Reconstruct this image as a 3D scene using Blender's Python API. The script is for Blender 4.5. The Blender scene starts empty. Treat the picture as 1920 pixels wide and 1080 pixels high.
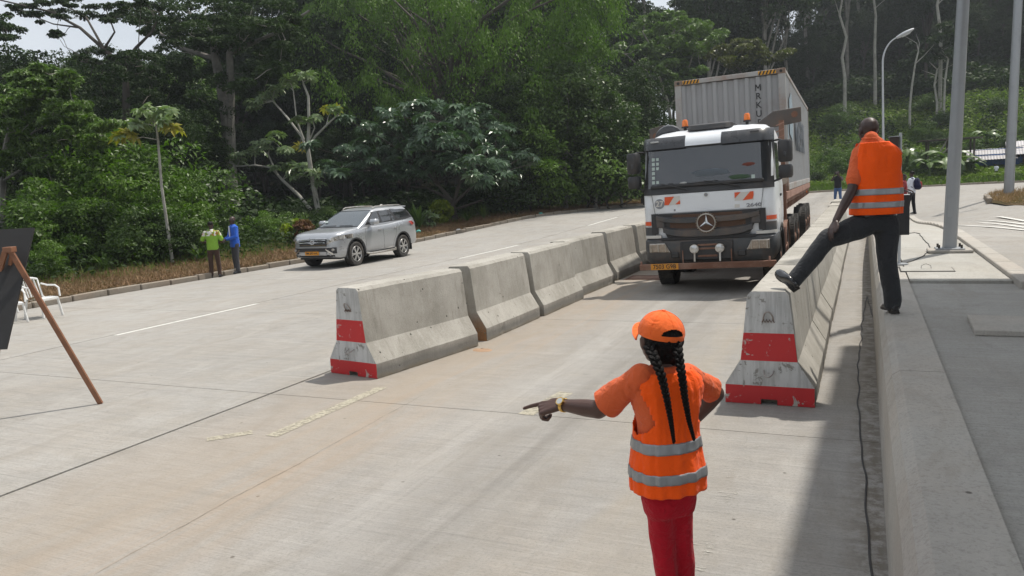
import bpy, bmesh, math, random
import numpy as np
from mathutils import Vector, Matrix, Euler, noise
PI = math.pi
R = math.radians
random.seed(7)
SC = bpy.context.scene

# ---------------------------------------------------------------- camera
CAM_H = 2.2
FOC = 1435.0                      # focal length in pixels of a 1920 wide frame
_vp = Vector((660.0, 225.0, -FOC))
_fw = _vp.normalized()
_hz = Vector((1.0, 0.055, 0.0))
_up = _hz.cross(_vp) * -1
if _up.y < 0: _up = -_up
_up = _up.normalized()
_rt = _fw.cross(_up)
RM = Matrix((_rt, _fw, _up))      # camera space -> world space
cam_data = bpy.data.cameras.new('camera')
cam = bpy.data.objects.new('camera', cam_data)
SC.collection.objects.link(cam)
cam_data.sensor_width = 36.0
cam_data.lens = 36.0 * FOC / 1920.0
cam_data.clip_start = 0.05
cam_data.clip_end = 3000.0
cam.matrix_world = Matrix.Translation((0, 0, CAM_H)) @ RM.to_4x4()
SC.camera = cam

# ---------------------------------------------------------------- light
SUN_DIR = Vector((0.27, 0.44, 1.10)).normalized()
world = bpy.data.worlds.new('World')
SC.world = world
world.use_nodes = True
_nt = world.node_tree
_nt.nodes.clear()
_bg = _nt.nodes.new('ShaderNodeBackground')
_sky = _nt.nodes.new('ShaderNodeTexSky')
_sky.sky_type = 'NISHITA'
_sky.sun_disc = False
_sky.sun_elevation = math.asin(SUN_DIR.z)
_sky.sun_rotation = math.atan2(SUN_DIR.x, SUN_DIR.y)
_sky.altitude = 300
_sky.air_density = 1.0
_sky.dust_density = 4.0
_sky.ozone_density = 1.0
# thin bright overcast veil mixed over the blue: procedural cloud cover
_tc = _nt.nodes.new('ShaderNodeTexCoord')
_nz = _nt.nodes.new('ShaderNodeTexNoise')
_nz.inputs['Scale'].default_value = 2.3
_nz.inputs['Detail'].default_value = 6
_nt.links.new(_tc.outputs['Generated'], _nz.inputs['Vector'])
_rp = _nt.nodes.new('ShaderNodeValToRGB')
_rp.color_ramp.elements[0].position = 0.30
_rp.color_ramp.elements[0].color = (0.55, 0.55, 0.55, 1)
_rp.color_ramp.elements[1].position = 0.66
_rp.color_ramp.elements[1].color = (0.95, 0.95, 0.95, 1)
_nt.links.new(_nz.outputs['Fac'], _rp.inputs['Fac'])
_mx = _nt.nodes.new('ShaderNodeMix')
_mx.data_type = 'RGBA'
_nt.links.new(_rp.outputs['Color'], _mx.inputs['Factor'])
_nt.links.new(_sky.outputs['Color'], _mx.inputs['A'])
_mx.inputs['B'].default_value = (8.4, 8.8, 9.3, 1)
_nt.links.new(_mx.outputs['Result'], _bg.inputs['Color'])
_bg.inputs['Strength'].default_value = 0.098
_wo = _nt.nodes.new('ShaderNodeOutputWorld')
_nt.links.new(_bg.outputs['Background'], _wo.inputs['Surface'])
sd = bpy.data.lights.new('sun', 'SUN')
sd.energy = 4.2
sd.angle = R(1.0)
sd.color = (1.0, 0.945, 0.86)
sun = bpy.data.objects.new('sun', sd)
SC.collection.objects.link(sun)
sun.rotation_euler = SUN_DIR.to_track_quat('Z', 'Y').to_euler()
sun.location = (20, 30, 60)
SC.view_settings.view_transform = 'Standard'
SC.view_settings.look = 'None'
SC.view_settings.gamma = 1.0
SC.view_settings.use_curve_mapping = False
SC.view_settings.exposure = 0.12
SC.render.engine = 'CYCLES'
SC.cycles.max_bounces = 6
SC.cycles.diffuse_bounces = 3
SC.cycles.glossy_bounces = 3
SC.cycles.transmission_bounces = 4
SC.cycles.transparent_max_bounces = 8
SC.cycles.use_denoising = True
SC.cycles.use_adaptive_sampling = True
SC.cycles.adaptive_threshold = 0.02

# ---------------------------------------------------------------- pixel helpers (measuring the photograph)
def ray(px, py):
    return RM @ Vector((px - 960.0, 540.0 - py, -FOC))
def sm(t):
    t = max(0.0, min(1.0, t)); return t * t * (3 - 2 * t)
BOUND = [(-18.0, -40), (-18.0, 42), (-16.6, 50), (-13.5, 58), (-7.0, 66), (0.0, 71), (8.0, 72.5), (16.0, 71.5), (30, 66), (60, 50)]
WALL_X = 0.15
def base0(Y):
    return 0.40 * sm((Y - 24) / 22.0)
def road_z(X, Y):
    if X < WALL_X: return base0(Y)
    b = base0(Y)
    a = 0.80 + (b - 0.80) * sm((Y - 17) / 19.0)
    r = 0.70 + (b - 0.70) * sm((Y - 32) / 25.0)
    t = sm((X - 1.9) / 2.6)
    return a + (r - a) * t
def outside(X, Y):
    """signed distance beyond the far edge of the paved ground (positive: off the road)"""
    best = 1e9; side = 1
    for (ax, ay), (bx, by) in zip(BOUND[:-1], BOUND[1:]):
        dx, dy = bx - ax, by - ay
        t = max(0, min(1, ((X - ax) * dx + (Y - ay) * dy) / (dx * dx + dy * dy)))
        ex, ey = X - ax - t * dx, Y - ay - t * dy
        d = math.hypot(ex, ey)
        if d < best:
            best = d; side = 1 if (dx * ey - dy * ex) > 0 else -1
    return best * side
def gz(X, Y):
    d = outside(X, Y)
    if d <= 0: return road_z(X, Y)
    b = base0(Y)
    w = sm((X + 22) / 20.0) * sm((Y - 45) / 15.0)
    left = 0.12 * sm(d / 0.5) + 0.5 * sm((d - 1) / 10.0) + 9.0 * sm((d - 16) / 60.0)
    hill = 0.12 * sm(d / 0.5) + 0.9 * sm((d - 0.5) / 9.0) + 7.6 * sm((d - 9) / 32.0) + 40.0 * sm((d - 28) / 100.0)
    n = noise.noise(Vector((X * 0.13, Y * 0.13, 0))) * 0.45 * sm((d - 2) / 8.0)
    return b + left + (hill - left) * w + n
def G(px, py, z=None):
    """where the ray through photo pixel (px, py) meets the ground (or height z)"""
    d = ray(px, py)
    if z is not None:
        t = (z - CAM_H) / d.z; return Vector((0, 0, CAM_H)) + d * t
    lo = 0.0; t = 0.0; s = 0.25 / abs(d.y)
    p = Vector((0, 0, CAM_H))
    for i in range(1600):
        q = Vector((0, 0, CAM_H)) + d * (t + s)
        if q.z <= gz(q.x, q.y): break
        t += s
    a, b = t, t + s
    for i in range(20):
        m = (a + b) / 2; q = Vector((0, 0, CAM_H)) + d * m
        if q.z <= gz(q.x, q.y): b = m
        else: a = m
    return Vector((0, 0, CAM_H)) + d * b
def YP(px, py, Y):
    d = ray(px, py); return Vector((0, 0, CAM_H)) + d * (Y / d.y)
def DP(px, py, dist):
    d = ray(px, py).normalized(); return Vector((0, 0, CAM_H)) + d * dist

# ---------------------------------------------------------------- objects
def link(o):
    SC.collection.objects.link(o); return o
def tag(o, label=None, cat=None, group=None, kind=None):
    if label: o['label'] = label
    if cat: o['category'] = cat
    if group: o['group'] = group
    if kind: o['kind'] = kind
    return o
def empty(name, loc=(0, 0, 0), rz=0.0):
    o = bpy.data.objects.new(name, None); link(o)
    o.location = loc; o.rotation_euler = (0, 0, rz); o.empty_display_size = 0.2
    return o
def meshobj(name, me, mat=None, parent=None):
    o = bpy.data.objects.new(name, me); link(o)
    if mat is not None and not len(me.materials):
        for m in (mat if isinstance(mat, (list, tuple)) else [mat]): me.materials.append(m)
    if parent is not None: o.parent = parent
    return o
def copy_tree(o, parent=None):
    c = o.copy(); link(c); c.parent = parent
    for ch in [x for x in SC.objects if x.parent == o]: copy_tree(ch, c)
    return c
def kids(o): return [x for x in SC.objects if x.parent == o]

class MB:
    """collects simple solids and links them as one mesh object"""
    def __init__(s): s.v = []; s.f = []; s.mi = []; s.cur = 0
    def add(s, vs, fs, m=None):
        n = len(s.v); s.v += [tuple(v) for v in vs]
        s.f += [tuple(i + n for i in f) for f in fs]
        s.mi += [s.cur if m is None else m] * len(fs); return s
    def box(s, c, d, rot=None, taper=1.0, m=None):
        hx, hy, hz = d[0] / 2, d[1] / 2, d[2] / 2
        vs = []
        for z, k in ((-hz, 1.0), (hz, taper)):
            for x, y in ((-hx, -hy), (hx, -hy), (hx, hy), (-hx, hy)):
                p = Vector((x * k, y * k, z))
                if rot is not None: p = rot @ p
                vs.append(p + Vector(c))
        return s.add(vs, [(3, 2, 1, 0), (4, 5, 6, 7), (0, 1, 5, 4), (1, 2, 6, 5), (2, 3, 7, 6), (3, 0, 4, 7)], m)
    def bar(s, a, b, w, h=None, m=None, upv=(0, 0, 1)):
        a = Vector(a); b = Vector(b); d = b - a; L = d.length; d.normalize()
        u = Vector(upv)
        if abs(d.dot(u)) > 0.98: u = Vector((1, 0, 0))
        x = d.cross(u).normalized(); y = x.cross(d).normalized()
        h = w if h is None else h
        rot = Matrix((x, y, d)).transposed()
        return s.box((a + b) / 2, (w, h, L), rot, 1.0, m)
    def tube(s, pts, rad, n=8, cap=True, m=None, closed=False):
        pts = [Vector(p) for p in pts]
        if not hasattr(rad, '__len__'): rad = [rad] * len(pts)
        vs = []; prev = None
        N = len(pts)
        for i, p in enumerate(pts):
            if closed: d = pts[(i + 1) % N] - pts[i - 1]
            else: d = pts[min(i + 1, N - 1)] - pts[max(i - 1, 0)]
            if d.length < 1e-9: d = Vector((0, 0, 1))
            d.normalize()
            if prev is None:
                u = Vector((0, 0, 1)) if abs(d.z) < 0.95 else Vector((1, 0, 0))
                x = d.cross(u).normalized()
            else:
                x = (prev - d * prev.dot(d))
                x = x.normalized() if x.length > 1e-6 else d.orthogonal().normalized()
            prev = x; y = d.cross(x)
            for k in range(n):
                a = 2 * PI * k / n
                vs.append(p + (x * math.cos(a) + y * math.sin(a)) * rad[i])
        fs = []
        for i in range(N if closed else N - 1):
            j = (i + 1) % N
            for k in range(n):
                fs.append((i * n + k, i * n + (k + 1) % n, j * n + (k + 1) % n, j * n + k))
        if cap and not closed:
            fs.append(tuple(range(n - 1, -1, -1))); fs.append(tuple((N - 1) * n + k for k in range(n)))
        return s.add(vs, fs, m)
    def cyl(s, a, b, r, n=12, r2=None, m=None):
        return s.tube([a, b], [r, r if r2 is None else r2], n, True, m)
    def prism(s, prof, a, b, m=None):
        """prof: list of 3-D points of one end (closed loop); a->b vector extrusion"""
        d = Vector(b) - Vector(a); n = len(prof)
        vs = [Vector(p) for p in prof] + [Vector(p) + d for p in prof]
        fs = [tuple(range(n - 1, -1, -1)), tuple(range(n, 2 * n))] + [(i, (i + 1) % n, n + (i + 1) % n, n + i) for i in range(n)]
        return s.add(vs, fs, m)
    def grid(s, P, m=None, flip=False):
        """P[i][j] points"""
        a, b = len(P), len(P[0]); vs = [p for row in P for p in row]; fs = []
        for i in range(a - 1):
            for j in range(b - 1):
                q = (i * b + j, i * b + j + 1, (i + 1) * b + j + 1, (i + 1) * b + j)
                fs.append(q[::-1] if flip else q)
        return s.add(vs, fs, m)
    def mesh(s, name='m', smooth=False):
        me = bpy.data.meshes.new(name); me.from_pydata(s.v, [], s.f)
        if any(s.mi): me.polygons.foreach_set('material_index', s.mi)
        if smooth: me.polygons.foreach_set('use_smooth', [True] * len(s.f))
        me.update(); return me
    def build(s, name, mat, parent=None, bevel=0.0, smooth=False, seg=1, fixn=True, auto=35):
        me = s.mesh(name)
        bm = bmesh.new(); bm.from_mesh(me)
        if fixn: bmesh.ops.recalc_face_normals(bm, faces=bm.faces)
        if bevel > 0:
            es = [e for e in bm.edges if len(e.link_faces) == 2 and e.calc_face_angle(0) > R(25)]
            bmesh.ops.bevel(bm, geom=es, offset=bevel, segments=seg, affect='EDGES', clamp_overlap=True)
        bm.to_mesh(me); bm.free()
        if smooth:
            me.polygons.foreach_set('use_smooth', [True] * len(me.polygons))
            try: me.set_sharp_from_angle(angle=R(auto))
            except Exception: pass
        me.update()
        return meshobj(name, me, mat, parent)

# ---------------------------------------------------------------- materials
def nmat(name):
    m = bpy.data.materials.new(name); m.use_nodes = True
    nt = m.node_tree; b = nt.nodes['Principled BSDF']
    return m, nt, b
def N(nt, typ, **kw):
    n = nt.nodes.new(typ)
    for k, v in kw.items():
        if k in ('data_type', 'blend_type', 'operation', 'noise_dimensions', 'wave_type', 'bands_direction', 'feature', 'musgrave_type', 'noise_type', 'distance'): setattr(n, k, v)
        else: n.inputs[k.replace('_', ' ')].default_value = v
    return n
def L(nt, a, b): nt.links.new(a, b)
def mixc(nt, fac, a, b, blend='MIX'):
    m = nt.nodes.new('ShaderNodeMix'); m.data_type = 'RGBA'; m.blend_type = blend
    for k, x in (('Factor', fac), ('A', a), ('B', b)):
        sock = m.inputs[k] if k == 'Factor' else [i for i in m.inputs if i.name == k and i.type == 'RGBA'][0]
        if hasattr(x, 'type') and hasattr(x, 'links'): nt.links.new(x, sock)
        else: sock.default_value = x if k == 'Factor' else (tuple(x) + (1,) if len(x) == 3 else x)
    return [o for o in m.outputs if o.type == 'RGBA'][0]
def ramp(nt, src, stops):
    r = nt.nodes.new('ShaderNodeValToRGB'); e = r.color_ramp.elements
    while len(e) > 1: e.remove(e[-1])
    for i, (p, c) in enumerate(stops):
        el = e[0] if i == 0 else e.new(p)
        el.position = p
        el.color = (c, c, c, 1) if not hasattr(c, '__len__') else tuple(c) + (1,)
    nt.links.new(src, r.inputs['Fac']); return r.outputs['Color']
def mth(nt, op, a, b=None, c=None, clamp=False):
    n = nt.nodes.new('ShaderNodeMath'); n.operation = op; n.use_clamp = clamp
    for i, x in enumerate((a, b, c)):
        if x is None: continue
        if hasattr(x, 'links'): nt.links.new(x, n.inputs[i])
        else: n.inputs[i].default_value = x
    return n.outputs[0]
def wpos(nt, scale=(1, 1, 1), rot=(0, 0, 0), obj=False):
    if obj:
        g = nt.nodes.new('ShaderNodeTexCoord').outputs['Object']
    else:
        g = nt.nodes.new('ShaderNodeNewGeometry').outputs['Position']
    m = nt.nodes.new('ShaderNodeMapping'); m.inputs['Scale'].default_value = scale; m.inputs['Rotation'].default_value = rot
    nt.links.new(g, m.inputs['Vector']); return m.outputs['Vector']
def nz(nt, vec, scale, detail=4, rough=0.55, dist=0.0):
    n = nt.nodes.new('ShaderNodeTexNoise'); n.inputs['Scale'].default_value = scale
    n.inputs['Detail'].default_value = detail; n.inputs['Roughness'].default_value = rough; n.inputs['Distortion'].default_value = dist
    nt.links.new(vec, n.inputs['Vector']); return n.outputs['Fac']
def bump(nt, b, h, strength=0.3, dist=0.01):
    n = nt.nodes.new('ShaderNodeBump'); n.inputs['Strength'].default_value = strength; n.inputs['Distance'].default_value = dist
    nt.links.new(h, n.inputs['Height']); nt.links.new(n.outputs['Normal'], b.inputs['Normal']); return n
def simple(name, col, rough=0.6, metal=0.0, var=0.12, scale=6.0, dirt=None, dirt_amt=0.0, bmp=0.0, coat=0.0, obj=True, bscale=40.0, spec=0.5):
    m, nt, b = nmat(name)
    v = wpos(nt, obj=obj)
    n = nz(nt, v, scale, 5)
    c0 = tuple(max(0, x * (1 - var)) for x in col); c1 = tuple(min(1, x * (1 + var)) for x in col)
    c = mixc(nt, n, c0, c1)
    if dirt is not None:
        n2 = nz(nt, v, scale * 0.45, 6, 0.65)
        f = ramp(nt, n2, [(0.62 - 0.3 * dirt_amt, 0.0), (0.75 - 0.1 * dirt_amt, min(1.0, dirt_amt * 1.4))])
        c = mixc(nt, f, c, dirt)
    L(nt, c, b.inputs['Base Color'])
    rr = ramp(nt, n, [(0.3, max(0.02, rough - 0.08)), (0.7, min(1, rough + 0.08))]); L(nt, rr, b.inputs['Roughness'])
    b.inputs['Metallic'].default_value = metal
    b.inputs['Specular IOR Level'].default_value = spec
    if coat: b.inputs['Coat Weight'].default_value = coat; b.inputs['Coat Roughness'].default_value = 0.08
    if bmp: bump(nt, b, nz(nt, v, bscale, 4), bmp, 0.01)
    return m
# ================================================================ ground materials
def concrete_mat(name, base=(0.335, 0.322, 0.300), warm=(0.33, 0.295, 0.25), broom=1.0, dark=0.0, lane=False, rough_patch=0.0):
    m, nt, b = nmat(name)
    v = wpos(nt)
    big = nz(nt, v, 0.16, 5, 0.6)
    mid = nz(nt, v, 0.9, 6, 0.65, 0.6)
    fine = nz(nt, v, 48, 5, 0.75)
    grit = nz(nt, v, 130, 3, 0.7)
    c = mixc(nt, ramp(nt, big, [(0.35, 0.0), (0.65, 1.0)]), tuple(x * 0.90 for x in base), tuple(x * 1.10 for x in base))
    c = mixc(nt, ramp(nt, mid, [(0.42, 0.0), (0.75, 0.75)]), c, warm)
    # broom finish: fine scratches drawn slightly off square across each lane
    vs = wpos(nt, (2.2, 48, 10), (0, 0, R(7)))
    st = nz(nt, vs, 1.0, 4, 0.7, 0.5)
    c = mixc(nt, ramp(nt, st, [(0.30, 0.32 * broom), (0.55, 0.0)]), c, tuple(x * 0.62 for x in base))
    c = mixc(nt, ramp(nt, st, [(0.55, 0.0), (0.78, 0.45 * broom)]), c, tuple(min(1, x * 1.32) for x in base))
    vs2 = wpos(nt, (0.30, 9.0, 5), (0, 0, R(9)))
    st2 = nz(nt, vs2, 1.0, 5, 0.65, 0.8)
    c = mixc(nt, ramp(nt, st2, [(0.33, 0.40 * broom), (0.5, 0.0)]), c, tuple(x * 0.74 for x in base))
    c = mixc(nt, ramp(nt, st2, [(0.55, 0.0), (0.72, 0.35 * broom)]), c, tuple(min(1, x * 1.16) for x in base))
    vs3 = wpos(nt, (0.9, 26.0, 5), (0, 0, R(11))); st3 = nz(nt, vs3, 1.0, 6, 0.75, 1.6)
    c = mixc(nt, ramp(nt, st3, [(0.36, 0.55 * broom), (0.44, 0.0)]), c, tuple(x * 0.60 for x in base))
    c = mixc(nt, ramp(nt, st3, [(0.60, 0.0), (0.70, 0.40 * broom)]), c, tuple(min(1, x * 1.30) for x in base))
    pat = nz(nt, wpos(nt, (1.3, 0.55, 1)), 1.0, 8, 0.72, 1.4)
    c = mixc(nt, ramp(nt, pat, [(0.38, 0.38), (0.50, 0.0)]), c, tuple(x * k for x, k in zip(base, (0.74, 0.70, 0.64))))
    c = mixc(nt, ramp(nt, pat, [(0.56, 0.0), (0.68, 0.34)]), c, tuple(min(1, x * 1.24) for x in base))
    mot = nz(nt, v, 3.2, 7, 0.78, 0.4)
    c = mixc(nt, ramp(nt, mot, [(0.36, 0.34), (0.5, 0.0)]), c, tuple(x * 0.70 for x in base))
    c = mixc(nt, ramp(nt, mot, [(0.56, 0.0), (0.70, 0.35)]), c, tuple(min(1, x * 1.22) for x in base))
    c = mixc(nt, ramp(nt, fine, [(0.36, 0.42), (0.50, 0.0)]), c, tuple(x * 0.50 for x in base))
    c = mixc(nt, ramp(nt, grit, [(0.58, 0.0), (0.72, 0.45)]), c, tuple(min(1, x * 1.35) for x in base))
    # pinholes and black specks
    vo = nt.nodes.new('ShaderNodeTexVoronoi'); vo.inputs['Scale'].default_value = 2.6
    L(nt, v, vo.inputs['Vector'])
    c = mixc(nt, ramp(nt, vo.outputs['Distance'], [(0.025, 0.8), (0.045, 0.0)]), c, (0.07, 0.06, 0.05))
    if lane:
        # tyre-borne soil: brown and orange drifts and grey rubber bands that run along the lane
        sx = nt.nodes.new('ShaderNodeSeparateXYZ'); L(nt, nt.nodes.new('ShaderNodeNewGeometry').outputs['Position'], sx.inputs[0])
        vl = wpos(nt, (1.5, 0.22, 1)); ln = nz(nt, vl, 1.0, 5, 0.6, 0.5)
        vl2 = wpos(nt, (5.0, 0.35, 1)); ln2 = nz(nt, vl2, 1.0, 6, 0.65, 0.6)
        def band(cx, w):
            d = mth(nt, 'ABSOLUTE', mth(nt, 'SUBTRACT', sx.outputs['X'], cx))
            return mth(nt, 'SUBTRACT', 1.0, mth(nt, 'DIVIDE', d, w), clamp=True)
        b1 = mth(nt, 'MULTIPLY', band(-4.9, 1.7), ramp(nt, ln, [(0.3, 0.25), (0.62, 1.0)]), clamp=True)
        c = mixc(nt, mth(nt, 'MULTIPLY', b1, 0.60), c, (0.31, 0.25, 0.185))
        b1b = mth(nt, 'MULTIPLY', band(-4.3, 0.7), ramp(nt, ln2, [(0.45, 0.0), (0.62, 0.8)]), clamp=True)
        c = mixc(nt, mth(nt, 'MULTIPLY', b1b, 0.45), c, (0.36, 0.26, 0.175))
        b2 = mth(nt, 'MULTIPLY', band(-2.55, 0.75), ramp(nt, ln2, [(0.38, 0.1), (0.6, 0.85)]), clamp=True)
        c = mixc(nt, mth(nt, 'MULTIPLY', b2, 0.62), c, (0.175, 0.165, 0.15))
        b3 = mth(nt, 'MULTIPLY', band(-3.2, 0.5), ramp(nt, ln2, [(0.42, 0.0), (0.56, 0.9)]), clamp=True)
        c = mixc(nt, mth(nt, 'MULTIPLY', b3, 0.28), c, (0.46, 0.44, 0.41))
        b4 = mth(nt, 'MULTIPLY', band(-1.6, 0.8), ramp(nt, ln, [(0.4, 0.0), (0.7, 0.7)]), clamp=True)
        c = mixc(nt, mth(nt, 'MULTIPLY', b4, 0.6), c, (0.34, 0.28, 0.20))
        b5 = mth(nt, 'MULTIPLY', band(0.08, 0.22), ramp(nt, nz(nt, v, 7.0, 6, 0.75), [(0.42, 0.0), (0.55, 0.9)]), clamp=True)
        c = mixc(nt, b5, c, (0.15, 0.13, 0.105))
    if dark: c = mixc(nt, 1.0, c, (1 - dark,) * 3, 'MULTIPLY')
    L(nt, c, b.inputs['Base Color'])
    b.inputs['Roughness'].default_value = 0.88
    b.inputs['Specular IOR Level'].default_value = 0.25
    h = mth(nt, 'ADD', mth(nt, 'MULTIPLY', st, 0.9), mth(nt, 'ADD', mth(nt, 'MULTIPLY', fine, 0.5), mth(nt, 'MULTIPLY', mid, 1.0)))
    if rough_patch:
        h = mth(nt, 'ADD', h, mth(nt, 'MULTIPLY', nz(nt, v, 9, 6, 0.75), rough_patch))
    bump(nt, b, h, 0.75, 0.008)
    return m
M = {}
M['road'] = concrete_mat('road_concrete')
M['lane'] = concrete_mat('lane_concrete', base=(0.315, 0.302, 0.282), warm=(0.31, 0.28, 0.24), lane=True, broom=0.9)
M['platform'] = concrete_mat('platform_concrete', base=(0.40, 0.39, 0.36), warm=(0.40, 0.37, 0.32), broom=0.25)
M['rough_slab'] = concrete_mat('rough_tamped_concrete', base=(0.37, 0.36, 0.335), warm=(0.34, 0.315, 0.28), broom=0.8, rough_patch=3.0)
M['kerb'] = concrete_mat('kerb_concrete', base=(0.42, 0.40, 0.365), warm=(0.40, 0.345, 0.29), broom=0.06)
M['subbase'] = simple('joint_filler', (0.055, 0.05, 0.043), 0.95, obj=False)
M['stone_kerb'] = concrete_mat('verge_kerb_concrete', base=(0.27, 0.24, 0.20), warm=(0.24, 0.18, 0.13), broom=0.2)

def soil_mat():
    m, nt, b = nmat('verge_soil')
    v = wpos(nt)
    n = nz(nt, v, 2.2, 6, 0.7); f = nz(nt, v, 30, 4, 0.7)
    c = mixc(nt, ramp(nt, n, [(0.35, 0.0), (0.65, 1.0)]), (0.085, 0.055, 0.030), (0.17, 0.115, 0.06))
    c = mixc(nt, ramp(nt, f, [(0.4, 0.0), (0.6, 0.6)]), c, (0.24, 0.18, 0.10))
    g = nz(nt, v, 0.35, 4)
    c = mixc(nt, ramp(nt, g, [(0.45, 0.0), (0.6, 0.6)]), c, (0.055, 0.075, 0.018))
    # green cover takes over away from the road
    at = nt.nodes.new('ShaderNodeAttribute'); at.attribute_name = 'green'
    gc = mixc(nt, ramp(nt, nz(nt, v, 1.3, 6, 0.75), [(0.35, 0.0), (0.65, 1.0)]), (0.014, 0.026, 0.008), (0.05, 0.085, 0.018))
    c = mixc(nt, at.outputs['Fac'], c, gc)
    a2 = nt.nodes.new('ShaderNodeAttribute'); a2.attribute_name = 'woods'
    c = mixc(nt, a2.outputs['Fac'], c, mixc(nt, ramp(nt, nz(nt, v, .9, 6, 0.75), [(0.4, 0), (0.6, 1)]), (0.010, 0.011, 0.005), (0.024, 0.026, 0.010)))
    L(nt, c, b.inputs['Base Color']); b.inputs['Roughness'].default_value = 0.95; b.inputs['Specular IOR Level'].default_value = 0.1
    bump(nt, b, mth(nt, 'ADD', n, f), 1.0, 0.12)
    return m
M['soil'] = soil_mat()

# ================================================================ terrain beyond the paving (one sheet to the horizon)
def build_terrain():
    def axis(lo, hi, fine_lo, fine_hi, st, big):
        a = [lo]
        while a[-1] < hi:
            x = a[-1]
            s = st if fine_lo <= x < fine_hi else big
            a.append(min(hi, x + s) if x + s < fine_lo or x >= fine_lo else (fine_lo if x + s > fine_lo and x < fine_lo else x + s))
        return a
    xs = axis(-600, 600, -70, 70, 1.4, 26.5); ys = axis(-300, 900, -4, 150, 1.4, 25.0)
    vs = []; gr = []; wd = []
    for Y in ys:
        for X in xs:
            d = outside(X, Y)
            z = gz(X, Y) if d > 0 else road_z(min(X, WALL_X - 0.01) if Y < 40 else X, Y) - 0.9
            if 0 < d < 1.4: z -= 0.05
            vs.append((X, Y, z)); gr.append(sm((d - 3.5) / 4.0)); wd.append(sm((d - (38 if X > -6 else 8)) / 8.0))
    nx = len(xs); fs = []
    for j in range(len(ys) - 1):
        for i in range(nx - 1):
            fs.append((j * nx + i, j * nx + i + 1, (j + 1) * nx + i + 1, (j + 1) * nx + i))
    me = bpy.data.meshes.new('terrain'); me.from_pydata(vs, [], fs)
    at = me.attributes.new('green', 'FLOAT', 'POINT'); at.data.foreach_set('value', gr)
    at = me.attributes.new('woods', 'FLOAT', 'POINT'); at.data.foreach_set('value', wd)
    me.polygons.foreach_set('use_smooth', [True] * len(fs)); me.update()
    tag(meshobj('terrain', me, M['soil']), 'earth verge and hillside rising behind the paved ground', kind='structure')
build_terrain()

# ---- paving: a dark sub-base with separate cast slabs on it
def sheet(x0, x1, y0, y1, zf, step=2.5, off=0.0, clip=True, th=0.16):
    nx = max(1, int((x1 - x0) / step + 0.999)); ny = max(1, int((y1 - y0) / step + 0.999))
    P = [[None] * (nx + 1) for _ in range(ny + 1)]
    for j in range(ny + 1):
        for i in range(nx + 1):
            X = x0 + (x1 - x0) * i / nx; Y = y0 + (y1 - y0) * j / ny
            P[j][i] = (X, Y, zf(X, Y) + off)
    b = MB(); b.grid(P)
    if th:
        rim = [P[0][i] for i in range(nx + 1)] + [P[j][nx] for j in range(1, ny + 1)] + [P[ny][i] for i in range(nx - 1, -1, -1)] + [P[j][0] for j in range(ny - 1, 0, -1)]
        n = len(rim); b.add(rim + [(x, y, z - th) for x, y, z in rim], [(i, n + i, n + (i + 1) % n, (i + 1) % n) for i in range(n)])
    return b
paving = empty('pavement'); tag(paving, 'pale brushed concrete paving cast in long lanes', kind='structure')
b = sheet(-18.1, WALL_X, -14, 84, lambda X, Y: base0(Y), 4.0, -0.03, th=0)
b.build('subbase', M['subbase'], paving, fixn=False)
GAPX = 0.012
lanes = [(-17.72, -12.06, 'road'), (-12.04, -6.215, 'road'), (-6.185, WALL_X, 'lane')]
for x0, x1, mk in lanes:
    y = -13.4
    while y < 82:
        x1_, L_ = x1, 5.0
        if outside((x0 + x1) / 2, y + 1.0) > 3: break
        # slabs of the far end follow the kerb: they simply stop under the verge
        s = sheet(x0 + 0.004, x1_ - 0.004, y + 0.005, y + L_ - 0.005, lambda X, Y: base0(Y), 2.5, 0.0)
        s.build('slab', M[mk], paving, fixn=True)
        y += L_
# ---- raised platform and road to the right of the kerb wall
plat = empty('platform'); tag(plat, 'raised concrete platform beside the weighing lane', kind='structure')
b = sheet(0.52, 1.58, 10.46, 36, lambda X, Y: road_z(1.0, Y), 1.5, 0.0)
for k in range(6):
    y0, y1 = 10.46 + 4.3 * k, 10.46 + 4.3 * (k + 1)
    sheet(0.52, 1.585, y0 + 0.004, y1 - 0.004, lambda X, Y: road_z(1.0, Y), 1.0, 0.004).build('slab', M['platform'], plat)
near_slab = sheet(0.515, 9.0, -8, 10.45, lambda X, Y: 0.77, 2.0, 0.0)
near_slab.build('rough_slab', M['rough_slab'], plat)
k = 0
y = 10.0
while y < 34:
    MB().box((1.70, y + 0.5, road_z(1.7, y + 0.5) - 0.02), (0.215, 0.988, 0.16)).build('kerbstone', M['kerb'], plat, bevel=0.01)
    y += 1.0
rroad = empty('side_road'); tag(rroad, 'pale concrete side road right of the platform', kind='structure')
for (x0, x1) in ((1.81, 6.0), (6.01, 11.0), (11.01, 22.0), (22.01, 40.0)):
    y = 10.47
    while y < 80:
        if outside((x0 + x1) / 2, y + 1) > 3: break
        sheet(x0, x1, y, y + 5.49, road_z, 1.8, -0.012).build('slab', M['road'], rroad); y += 5.5
sheet(WALL_X, 1.81, 33.5, 84, road_z, 2.0, -0.014).build('slab', M['road'], rroad)

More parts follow.
